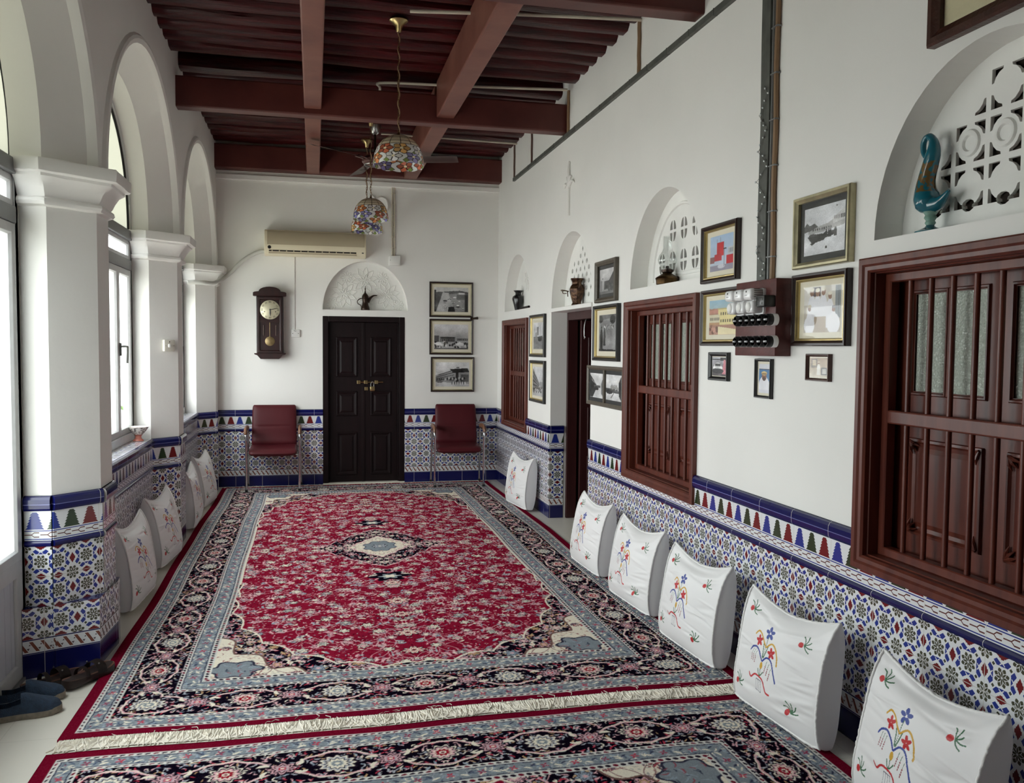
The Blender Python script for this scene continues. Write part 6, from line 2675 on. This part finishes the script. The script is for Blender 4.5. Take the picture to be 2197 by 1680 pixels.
# ---------------------------------------------------------------- pendant lamps
def tiffany_img(nt_, nz_, seed):
    r = random.Random(seed)
    img = np.ones((nz_, nt_, 3), np.float32) * C8(214, 214, 206)
    th = np.linspace(0, 2 * PI, nt_)[None, :]
    v = np.linspace(0, 1, nz_)[:, None]       # 0 rim, 1 crown
    lead = C8(52, 44, 40)
    low = (v < 0.60) & (th > -1)
    base = np.where(((th * 5).astype(int) + (v * 14).astype(int)) % 2, 0, 1)
    img[np.broadcast_to(low, img.shape[:2])] = C8(222, 226, 224)
    cols = [C8(196, 124, 74), C8(112, 108, 168), C8(214, 168, 104), C8(182, 98, 70), C8(146, 144, 194), C8(236, 236, 232)]
    R = 1.0
    # leaves and petals: cells around flower centres, leaded at the borders
    fl = []
    n = 8
    for i in range(n):
        fl.append((2 * PI * (i + .2 * r.random()) / n, 0.42 + 0.03 * r.random(), 0.185, cols[r.randrange(6)]))
        fl.append((2 * PI * (i + .5 + .2 * r.random()) / n, 0.15 + 0.03 * r.random(), 0.17, cols[r.randrange(6)]))
        fl.append((2 * PI * (i + .75) / n, 0.31, 0.05, C8(110, 130, 60)))
        fl.append((2 * PI * (i + .25) / n, 0.05, 0.06, C8(120, 140, 70)))
    for cx, cy, R, col in fl:
        dx = (th - cx + PI) % (2 * PI) - PI
        X = dx * 0.50
        Y = (v - cy)
        rr_ = np.sqrt(X * X + Y * Y)
        an = np.arctan2(Y, X)
        if R > 0.1:
            e = R * (0.87 + 0.13 * np.cos(5 * an))
            img[rr_ < e * 1.12] = lead
            var = 0.88 + 0.24 * (np.floor((an + PI) / (2 * PI / 5)) % 2)
            m = rr_ < e
            img[m] = np.clip(col * var[..., None], 0, 1)[m]
            k = np.abs(((an + PI) / (2 * PI / 5)) % 1 - 0)
            k = np.minimum(k, 1 - k)
            img[(k * rr_ < 0.010) & m] = lead
            img[rr_ < R * .2] = C8(236, 226, 190)
        else:
            img[(np.abs(X) + np.abs(Y)) < R * 1.2] = lead
            img[(np.abs(X) + np.abs(Y)) < R] = col
    # upper panels
    hi = np.broadcast_to(v > 0.60, img.shape[:2])
    img[hi] = C8(214, 204, 176)
    img[hi & (np.abs((th * 12 / (2 * PI)) % 1 - .5) > 0.46)] = lead
    for y in (0.60, 0.72, 0.86):
        img[np.broadcast_to(np.abs(v - y) < 0.010, img.shape[:2])] = lead
    img[np.broadcast_to(v > 0.965, img.shape[:2])] = lead
    return img


def pendant(x, y, label, seed, zc=3.70, ztop=2.955, rim=0.168):
    T = thing('pendant_lamp', label, 'lamp', (x, y, ztop - 0.205), group='stained glass pendant lamps')
    bm = B()
    lathe(bm, [(0.012, -0.085), (0.018, -0.08), (0.024, -0.05), (0.05, -0.02), (0.062, -0.012), (0.058, 0.0)], (x, y, zc + 0.012), 20)
    obj('canopy', bm, M['brass'], T, smooth=True)
    bm = B()
    n = 26
    z0, z1 = ztop, zc - 0.07
    for k in range(n):
        zc_ = z0 + (z1 - z0) * (k + .5) / n
        ln = (z1 - z0) / n * 0.68
        rot = k % 2
        P = []
        for i in range(10):
            a = 2 * PI * i / 10
            d = 0.007 * math.cos(a)
            P.append((x + (d if rot else 0), y + (0 if rot else d), zc_ + ln * math.sin(a)))
        tube(bm, P, 0.0017, seg=4, closed=True)
    obj('chain', bm, M['oldbrass'], T, smooth=True)
    bm = B()
    tube(bm, [(x + 0.007 * math.sin(k * 0.9), y + 0.007 * math.cos(k * 0.9), z0 + (z1 - z0) * k / 40) for k in range(41)], 0.0042, seg=6)
    obj('flex', bm, M['cable'], T, smooth=True)
    nt_, nzz = 320, 110
    th = np.linspace(0, 2 * PI, nt_)
    v = np.linspace(0, 1, nzz)
    prof_r = rim * np.sqrt(np.clip(1 - (v * 0.97) ** 2.1, 0, 1)) ** 0.92
    prof_r = np.maximum(prof_r, 0.02)
    prof_z = ztop - 0.20 + 0.195 * v
    TH, Rr = np.meshgrid(th, prof_r)
    _, Zz = np.meshgrid(th, prof_z)
    scal = 0.008 * np.abs(np.sin(TH * 5.5)) * (1 - np.clip(np.linspace(0, 1, nzz)[:, None] / 0.12, 0, 1))
    pos = np.stack([x + Rr * np.cos(TH), y + Rr * np.sin(TH), Zz - scal], axis=-1)
    color_grid('lamp_shade', pos, tiffany_img(nt_, nzz, seed), M['tiffany'], T)
    bm = B()
    lathe(bm, [(0.026, -0.012), (0.028, 0.0), (0.012, 0.012), (0.008, 0.03)], (x, y, ztop - 0.012), 16)
    obj('cap', bm, M['oldbrass'], T, smooth=True)
    bm = B()
    lathe(bm, [(0.012, -0.12), (0.03, -0.105), (0.034, -0.08), (0.022, -0.05), (0.014, -0.03), (0.014, -0.012)], (x, y, ztop - 0.01), 14)
    obj('bulb', bm, M['white'], T, smooth=True)
    return T


pendant(0.553, 5.78, 'stained glass flower pendant lamp nearest the camera, hanging highest in view', 1)
pendant(0.53, 8.27, 'stained glass pendant lamp left of the fan hub, in front of the farthest one', 2)
pendant(0.545, 9.16, 'farthest stained glass pendant lamp, lower edge peeping out behind the second one', 3)

# ---------------------------------------------------------------- ceiling fan
fx, fy, fz = 0.583, 8.47, 3.355
t = thing('ceiling_fan', 'brown three blade ceiling fan between the back pendant lamps', 'fan', (fx, fy, fz))
bm = B()
lathe(bm, [(0.02, -0.09), (0.045, -0.07), (0.055, -0.02), (0.058, 0.0)], (fx, fy, 3.69), 20)
obj('canopy', bm, M['steel'], t, smooth=True)
bm = B()
tube(bm, [(fx, fy, 3.63), (fx, fy, fz + 0.05)], 0.012, seg=10)
obj('down_rod', bm, M['bronze'], t, smooth=True)
M['fan'] = mat('fan_brown', rgb(96, 64, 60), 0.3, metal=0.3, coat=0.3)
bm = B()
lathe(bm, [(0.03, -0.052), (0.10, -0.045), (0.125, -0.02), (0.125, 0.005), (0.10, 0.03), (0.04, 0.05), (0.02, 0.06)], (fx, fy, fz), 28)
obj('motor', bm, M['fan'], t, smooth=True)
bm = B()
lathe(bm, [(0.10, -0.0465), (0.104, -0.051), (0.108, -0.0465)], (fx, fy, fz), 28)
obj('trim_ring', bm, M['steel'], t, smooth=True)
for a in (-140, -18, 101):
    a = math.radians(a)
    bm = B()
    Mr = Matrix.Translation((fx, fy, fz)) @ Matrix.Rotation(a, 4, 'Z')
    rows = []
    for s in [i / 12 for i in range(13)]:
        r0 = 0.20 + 0.61 * s
        w = 0.055 + 0.018 * s - 0.03 * max(s - .9, 0) * 10 * .5
        row = []
        for q in (-1, -.5, 0, .5, 1):
            row.append(bm.verts.new(Mr @ Vector((r0, q * w, 0.004 - 0.017 * q + 0.004 * (1 - q * q) - 0.004 * s))))
        rows.append(row)
    grid_faces(bm, rows)
    r = bmesh.ops.solidify(bm, geom=list(bm.faces), thickness=0.003)
    tube(bm, [Mr @ Vector((0.09, -0.02, -0.01)), Mr @ Vector((0.16, -0.02, 0.0)), Mr @ Vector((0.24, -0.02, 0.002))], 0.008, seg=6)
    tube(bm, [Mr @ Vector((0.09, 0.02, -0.01)), Mr @ Vector((0.16, 0.02, 0.0)), Mr @ Vector((0.24, 0.02, 0.006))], 0.008, seg=6)
    obj('blade', bm, M['fan'], t, smooth=True)

# ---------------------------------------------------------------- things in the niches
# long-spouted coffee pot over the double door
px, pz, py = 0.565, 1.958, YB + 0.045
t = thing('coffee_pot', 'dark bronze long-spouted coffee pot in the arched niche over the double door', 'coffee pot', (px, py, pz))
bm = B()
lathe(bm, [(0.046, 0.0), (0.050, 0.008), (0.048, 0.03), (0.036, 0.06), (0.031, 0.09), (0.034, 0.125), (0.038, 0.135), (0.034, 0.142)], (px, py, pz), 24)
obj('pot', bm, M['bronze'], t, smooth=True)
bm = B()
lathe(bm, [(0.036, 0.140), (0.036, 0.155), (0.028, 0.175), (0.016, 0.188), (0.008, 0.20), (0.010, 0.206), (0.006, 0.215), (0.006, 0.235), (0.009, 0.240), (0.004, 0.25), (0.002, 0.275)], (px, py, pz), 20)
obj('lid', bm, M['bronze'], t, smooth=True)
bm = B()
tube(bm, spline([(px + 0.028, py, pz + 0.09), (px + 0.055, py, pz + 0.135), (px + 0.09, py, pz + 0.165), (px + 0.135, py, pz + 0.168)], 6), [0.020 - 0.0009 * i for i in range(19)], seg=10)
obj('spout', bm, M['bronze'], t, smooth=True)
bm = B()
tube(bm, spline([(px - 0.03, py, pz + 0.135), (px - 0.055, py, pz + 0.13), (px - 0.085, py, pz + 0.105), (px - 0.082, py, pz + 0.075), (px - 0.05, py, pz + 0.055), (px - 0.042, py, pz + 0.025)], 6), 0.005, seg=8)
obj('handle', bm, M['bronze'], t, smooth=True)

# teal swan-necked glass
gx, gy, gz = 2.152, 2.665, 1.975
t = thing('glass_swan_vase', 'tall teal glass swan-necked vase on the ledge above the nearest window', 'vase', (gx, gy, gz))
bm = B()
lathe(bm, [(0.052, 0.0), (0.052, 0.004), (0.02, 0.018), (0.012, 0.028)], (gx, gy, gz), 24)
obj('foot', bm, M['teal'], t, smooth=True)
bm = B()
lathe(bm, [(0.014, 0.026), (0.019, 0.034), (0.015, 0.042), (0.022, 0.052), (0.018, 0.062), (0.026, 0.074)], (gx, gy, gz), 20)
obj('stem', bm, M['teal_pale'], t, smooth=True)
bm = B()
BP = [(gy - 0.002, gz + 0.070, .018), (gy + 0.002, gz + 0.085, .034), (gy + 0.012, gz + 0.105, .046), (gy + 0.024, gz + 0.130, .045), (gy + 0.030, gz + 0.160, .036), (gy + 0.026, gz + 0.195, .030),
      (gy + 0.012, gz + 0.235, .028), (gy - 0.002, gz + 0.275, .026), (gy - 0.006, gz + 0.305, .020), (gy + 0.002, gz + 0.330, .014), (gy + 0.018, gz + 0.345, .012)]
cen = spline([(gx, a, b) for a, b, c in BP], 5)
rad = [BP[min(i // 5, len(BP) - 1)][2] + (BP[min(i // 5 + 1, len(BP) - 1)][2] - BP[min(i // 5, len(BP) - 1)][2]) * (i % 5) / 5 for i in range(len(cen))]
tube(bm, cen, rad, seg=16)
tube(bm, spline([(gx, gy + 0.018, gz + 0.345), (gx, gy + 0.036, gz + 0.343), (gx, gy + 0.048, gz + 0.325), (gx, gy + 0.046, gz + 0.295), (gx, gy + 0.028, gz + 0.270), (gx, gy + 0.010, gz + 0.252)], 6), 0.0105, seg=10)
obj('body', bm, M['teal'], t, smooth=True, angle=60)
bm = B()
tube(bm, spline([(gx, gy - 0.006, gz + 0.098), (gx, gy - 0.035, gz + 0.100), (gx, gy - 0.06, gz + 0.112), (gx, gy - 0.088, gz + 0.134)], 6), [0.034 - 0.0016 * i for i in range(19)], seg=12)
obj('spout', bm, M['teal'], t, smooth=True)

# oil lamp
ox, oy, oz = 2.15, 5.0, 1.952
t = thing('oil_lamp', 'brass oil lamp with clear glass chimney on the ledge above the middle window', 'oil lamp', (ox, oy, oz))
bm = B()
lathe(bm, [(0.066, 0.0), (0.068, 0.004), (0.070, 0.03), (0.074, 0.036), (0.072, 0.042), (0.05, 0.056), (0.034, 0.066), (0.030, 0.070)], (ox, oy, oz), 28)
obj('fuel_bowl', bm, M['oldbrass'], t, smooth=True)
bm = B()
lathe(bm, [(0.024, 0.068), (0.036, 0.078), (0.038, 0.092), (0.030, 0.096), (0.012, 0.104), (0.010, 0.115)], (ox, oy, oz), 20)
tube(bm, [(ox, oy + 0.03, oz + 0.085), (ox, oy + 0.062, oz + 0.085)], 0.003, seg=6)
tube(bm, [(ox, oy + 0.062, oz + 0.085), (ox, oy + 0.066, oz + 0.085)], 0.009, seg=10)
obj('burner', bm, M['bronze'], t, smooth=True)
bm = B()
prof = [(0.034, 0.094), (0.036, 0.105), (0.056, 0.135), (0.060, 0.155), (0.052, 0.18), (0.034, 0.205), (0.027, 0.225), (0.026, 0.30)]
rows = []
for r, h in prof:
    rows.append([bm.verts.new((ox + r * math.cos(2 * PI * k / 24), oy + r * math.sin(2 * PI * k / 24), oz + h)) for k in range(24)])
grid_faces(bm, rows, closed=True)
obj('chimney', bm, M['lampglass'], t, smooth=True, angle=60)

# ornate vase and its wire bracket above the doorway
vx, vy, vz = 2.155, 6.90, 1.908
t = thing('ornate_vase', 'ornate brown two-handled vase on the shelf above the open doorway', 'vase', (vx, vy, vz))
bm = B()
lathe(bm, [(0.052, 0.0), (0.050, 0.012), (0.040, 0.024), (0.052, 0.06), (0.066, 0.11), (0.070, 0.14), (0.058, 0.165), (0.044, 0.18), (0.044, 0.195), (0.060, 0.222), (0.062, 0.228), (0.05, 0.228)], (vx, vy, vz), 6, rot=0.3)
obj('body', bm, M['vase_brown'], t, bevel=0.004)
for s in (-1, 1):
    bm = B()
    tube(bm, spline([(vx, vy + s * 0.05, vz + 0.205), (vx, vy + s * 0.085, vz + 0.20), (vx, vy + s * 0.09, vz + 0.17), (vx, vy + s * 0.066, vz + 0.14)], 5), 0.006, seg=8)
    obj('handle', bm, M['vase_brown'], t, smooth=True)
bm = B()
tube(bm, spline([(XR + 0.11, 7.34, 2.06), (XR + 0.05, 7.30, 2.065), (XR + 0.02, 7.20, 2.05), (XR + 0.02, 7.10, 2.045), (XR + 0.03, 7.03, 2.035)], 5), 0.005, seg=6)
tube(bm, spline([(XR + 0.02, 7.16, 2.05), (XR + 0.015, 7.14, 2.025), (XR + 0.02, 7.06, 2.02)], 5), 0.004, seg=6)
tube(bm, [(XR + 0.022, 7.03, 2.035), (XR + 0.022, 7.015, 1.99)], 0.004, seg=6)
tag(obj('wire_bracket', bm, M['oldbrass'], smooth=True), 'thin brass wire bracket beside the ornate vase over the doorway', 'bracket')
bx, by, bz = 2.155, 9.02, 1.952
t = thing('slender_vase', 'small black vase with narrow neck in the farthest right wall niche', 'vase', (bx, by, bz))
bm = B()
lathe(bm, [(0.034, 0.0), (0.036, 0.01), (0.048, 0.06), (0.066, 0.125), (0.060, 0.15), (0.032, 0.172), (0.030, 0.19), (0.052, 0.214), (0.050, 0.216), (0.03, 0.205)], (bx, by, bz), 24)
obj('body', bm, M['vase_black'], t, smooth=True)
bm = B()
tube(bm, [(2.13, 8.86, 1.966), (2.115, 8.6, 1.964), (2.10, 8.32, 1.962)], [0.006, 0.012, 0.013], seg=8)
tag(obj('wooden_rod', bm, M['wooddark'], smooth=True), 'short dark rod lying on the ledge beside the small black vase', 'rod')
# footed bowl on the window sill
wx, wy, wz = -1.252, 6.66, 0.848
t = thing('footed_bowl', 'patterned white bowl on a salmon foot, standing on the left window sill', 'bowl', (wx, wy, wz))
bm = B()
lathe(bm, [(0.038, 0.0), (0.036, 0.006), (0.022, 0.018), (0.02, 0.034), (0.03, 0.044)], (wx, wy, wz), 24)
obj('foot', bm, M['bowlfoot'], t, smooth=True)
nt_, nzz = 120, 30
th = np.linspace(0, 2 * PI, nt_)
pv = [(0.018, 0.040), (0.035, 0.052), (0.055, 0.075), (0.072, 0.100), (0.076, 0.104), (0.070, 0.103), (0.05, 0.078), (0.02, 0.056), (0.002, 0.054)]
tt = np.linspace(0, len(pv) - 1, nzz)
pr = np.interp(tt, range(len(pv)), [p[0] for p in pv])
pzz = np.interp(tt, range(len(pv)), [p[1] for p in pv])
TH, RR = np.meshgrid(th, pr)
ZZ = np.repeat(pzz[:, None], nt_, 1)
img = np.ones((nzz, nt_, 3), np.float32) * C8(226, 222, 214)
tv = tt[:, None]
pat = (np.sin(TH * 9 + 2.2 * np.sin(tv * 4)) * np.sin(tv * 5 + np.cos(TH * 4)) > 0.25) & (tv > 0.6) & (tv < 3.2)
img[pat] = C8(120, 112, 110)
img[np.broadcast_to(np.abs(tv - 3.6) < 0.25, img.shape[:2])] = C8(176, 120, 104)
color_grid('bowl', np.stack([wx + RR * np.cos(TH), wy + RR * np.sin(TH), wz + ZZ], axis=-1), img, attr_mat('painted_glaze', 0.25, 0.5, coat=0.3), t)


# ---------------------------------------------------------------- shoes by the door
def foot_outline(L, w):
    """half-widths along the foot, heel at 0, toe at L"""
    ss = [0, .03, .10, .25, .45, .65, .78, .88, .95, .985, 1.0]
    ww = [.30, .55, .72, .74, .74, .95, 1.0, .92, .66, .40, .12]
    return [(s * L, k * w) for s, k in zip(ss, ww)]


def smooth_prof(P, n):
    xs = [p[0] for p in P]
    ys = [p[1] for p in P]
    t = np.linspace(0, 1, n)
    t = 0.5 - 0.5 * np.cos(PI * t)
    X = xs[0] + (xs[-1] - xs[0]) * t
    return list(zip(X, np.interp(X, xs, ys)))


def slip_on(label, loc, rz):
    T = thing('slip_on_shoe', label, 'shoe', loc, (0, 0, rz), 'blue slip-on shoes')
    L, w = 0.285, 0.049
    O = smooth_prof(foot_outline(L, w), 26)
    bm = B()
    rows = []
    for z, k in ((0.0, 0.96), (0.004, 1.0), (0.020, 1.03), (0.026, 1.0)):
        row = [bm.verts.new((x, y * k, z + (0.006 if x > L * .9 else 0))) for x, y in O] + [bm.verts.new((x, -y * k, z + (0.006 if x > L * .9 else 0))) for x, y in O[::-1]]
        rows.append(row)
    grid_faces(bm, rows, closed=True)
    bm.faces.new(rows[0][::-1])
    bm.faces.new(rows[-1])
    obj('sole', bm, M['espadrille'], T, smooth=True, local=True, angle=50)
    bm = B()
    hs = [(0, .062), (.06, .070), (.15, .062), (.30, .056), (.42, .070), (.50, .080), (.60, .070), (.75, .052), (.88, .040), (.96, .028), (1.0, .006)]
    rows = []
    m = 16
    for x, y in O:
        s = x / L
        h = np.interp(s, [a for a, _ in hs], [b for _, b in hs])
        row = []
        for k in range(m + 1):
            a = PI * k / m
            yy = math.copysign(abs(math.cos(a)) ** 0.75, math.cos(a)) * y * 0.99
            row.append(bm.verts.new((x, yy, 0.022 + h * math.sin(a) ** 0.85)))
        rows.append(row)
    grid_faces(bm, rows)
    dele = [f for f in bm.faces if f.calc_center_median().x < L * 0.44 and f.calc_center_median().x > 0.018 and f.calc_center_median().z > 0.060 and abs(f.calc_center_median().y) < 0.030]
    bmesh.ops.delete(bm, geom=dele, context='FACES')
    bmesh.ops.solidify(bm, geom=list(bm.faces), thickness=0.003)
    obj('upper', bm, M['canvas'], T, smooth=True, local=True, angle=50)
    bm = B()
    pts = [(x, y * .82, 0.030) for x, y in O[:-3]]
    rows = [[bm.verts.new((x, y, z)), bm.verts.new((x, -y, z))] for x, y, z in pts]
    grid_faces(bm, rows)
    obj('insole', bm, M['rubber'], T, local=True)
    return T


slip_on('blue canvas slip-on shoe nearest the camera at the left edge, grey rope sole', (-1.318, 3.80, 0.0), math.radians(16))
slip_on('blue canvas slip-on shoe lying just behind its pair at the left edge', (-1.345, 3.955, 0.0), math.radians(14))


def sandal(label, loc, rz):
    T = thing('leather_sandal', label, 'sandal', loc, (0, 0, rz), 'brown leather sandals')
    L, w = 0.28, 0.050
    O = smooth_prof(foot_outline(L, w), 24)
    bm = B()
    rows = []
    for z, k in ((0.0, 0.95), (0.006, 1.0), (0.026, 1.02)):
        lift = lambda x: 0.010 * max(x / L - .75, 0) * 4 * .5 + 0.012 * max(.3 - x / L, 0) * 3
        rows.append([bm.verts.new((x, y * k, z + (lift(x) if z else 0))) for x, y in O] + [bm.verts.new((x, -y * k, z + (lift(x) if z else 0))) for x, y in O[::-1]])
    grid_faces(bm, rows, closed=True)
    bm.faces.new(rows[0][::-1])
    bm.faces.new(rows[-1])
    obj('sole', bm, M['leather_dark'], T, smooth=True, local=True, angle=40)
    bm = B()
    rows = []
    for x, y in O[1:-1]:
        lf = 0.010 * max(x / L - .75, 0) * 2 + 0.012 * max(.3 - x / L, 0) * 3
        rows.append([bm.verts.new((x, y * .93 * q, 0.0275 + lf - 0.003 * (1 - q * q))) for q in (-1, -.5, 0, .5, 1)])
    grid_faces(bm, rows)
    obj('footbed', bm, M['leather_tan'], T, smooth=True, local=True)
    for xs, h, wd in ((0.175, 0.052, 0.048), (0.10, 0.048, 0.022)):
        bm = B()
        rows = []
        for dx in (-wd / 2, -wd / 4, 0, wd / 4, wd / 2):
            row = []
            hwid = np.interp(xs + dx, [p[0] for p in O], [p[1] for p in O]) * 1.03
            for k in range(15):
                a = PI * k / 14
                row.append(bm.verts.new((xs + dx, hwid * math.cos(a), 0.018 + (h + 0.05 * dx * 0) * math.sin(a) ** 0.8)))
            rows.append(row)
        grid_faces(bm, rows)
        bmesh.ops.solidify(bm, geom=list(bm.faces), thickness=0.003)
        obj('strap', bm, M['leather_dark'], T, smooth=True, local=True, angle=60)
    bm = B()
    for s in (-1, 1):
        bmesh.ops.create_icosphere(bm, subdivisions=1, radius=0.0045, matrix=Matrix.Translation((0.165, s * 0.034, 0.064)))
    obj('stud', bm, M['steel'], T, smooth=True, local=True)
    return T


sandal('brown leather sandal on the rug edge, nearest the tiled pier corner', (-1.085, 4.075, 0.0135), math.radians(60))
sandal('brown leather sandal tucked against the pier base behind its pair', (-1.262, 4.085, 0.0), math.radians(46))

# leafy plant outside the second left window
t = thing('climbing_plant', 'green leafy plant outside the left window, one leaf showing behind the glass', 'plant', (-1.70, 8.115, -0.2))
bm = B()
tube(bm, spline([(-1.70, 8.115, -0.2), (-1.74, 8.07, 0.4), (-1.68, 8.12, 0.9), (-1.70, 8.115, 1.40)], 8), 0.007, seg=6)
obj('stem', bm, M['leaf'], t, smooth=True)
rr = random.Random(8)
for k in range(9):
    z = 0.43 + 0.115 * k
    a = k * 2.4
    bm = B()
    rows = []
    for i in range(7):
        q = i / 6
        wd = 0.042 * math.sin(PI * min(q * 1.05, 1)) + 0.001
        c = Vector((-1.70 + math.cos(a) * (0.01 + 0.11 * q), 8.115 + math.sin(a) * (0.01 + 0.11 * q), z + 0.03 * q - 0.10 * q * q))
        n = Vector((-math.sin(a), math.cos(a), 0))
        rows.append([bm.verts.new(c - n * wd), bm.verts.new(c + Vector((0, 0, 0.006))), bm.verts.new(c + n * wd)])
    grid_faces(bm, rows)
    obj('leaf', bm, M['leaf'], t, smooth=True)
# ---------------------------------------------------------------- daylight and camera
w = bpy.data.worlds.new('sky')
scn.world = w
w.use_nodes = True
bg = w.node_tree.nodes['Background']
bg.inputs['Color'].default_value = (0.96, 0.99, 1.0, 1)
bg.inputs['Strength'].default_value = 9.2

# sky portals in the window bays
def portal(loc, rot, sx, sy):
    l = bpy.data.lights.new('sky_portal', 'AREA')
    l.shape = 'RECTANGLE'
    l.size, l.size_y = sx, sy
    l.cycles.is_portal = True
    o = bpy.data.objects.new('sky_portal', l)
    COL.objects.link(o)
    o.location = loc
    o.rotation_euler = rot


for i, (c, _) in enumerate(BAYS):
    portal((-1.40, c, 1.65), (0, -PI / 2, 0), 3.2, 2.0)

# pale courtyard ground outside the windows
bm = B()
box(bm, -14, -1.46, -8, 20, -0.35, -0.2)
struct(obj('ground', bm, mat('pale_paving', (0.62, 0.61, 0.58, 1), 0.9)))

cam = bpy.data.cameras.new('camera')
cam.sensor_fit = 'HORIZONTAL'
cam.sensor_width = 36.0
cam.lens = 1830.0 / 2197.0 * 36.0
cam.clip_start = 0.05
cam.clip_end = 200
co = bpy.data.objects.new('camera', cam)
COL.objects.link(co)
yaw, pitch, roll = math.radians(13.07742), math.radians(-2.93801), math.radians(0.49299)
f = Vector((math.sin(yaw) * math.cos(pitch), math.cos(yaw) * math.cos(pitch), math.sin(pitch)))
r = Vector((math.cos(yaw), -math.sin(yaw), 0))
u = r.cross(f)
r2_ = r * math.cos(roll) + u * math.sin(roll)
u2_ = -r * math.sin(roll) + u * math.cos(roll)
mm = Matrix((r2_, u2_, -f)).transposed().to_4x4()
mm.translation = Vector((0, 0, 1.55))
co.matrix_world = mm
scn.camera = co

vs = scn.view_settings
vs.view_transform = 'Standard'
vs.look = 'None'
vs.gamma = 1.0
vs.exposure = 0.0
vs.use_curve_mapping = False
scn.display_settings.display_device = 'sRGB'
scn.cycles.max_bounces = 10
scn.cycles.diffuse_bounces = 7
scn.cycles.transparent_max_bounces = 16
scn.cycles.use_denoising = True
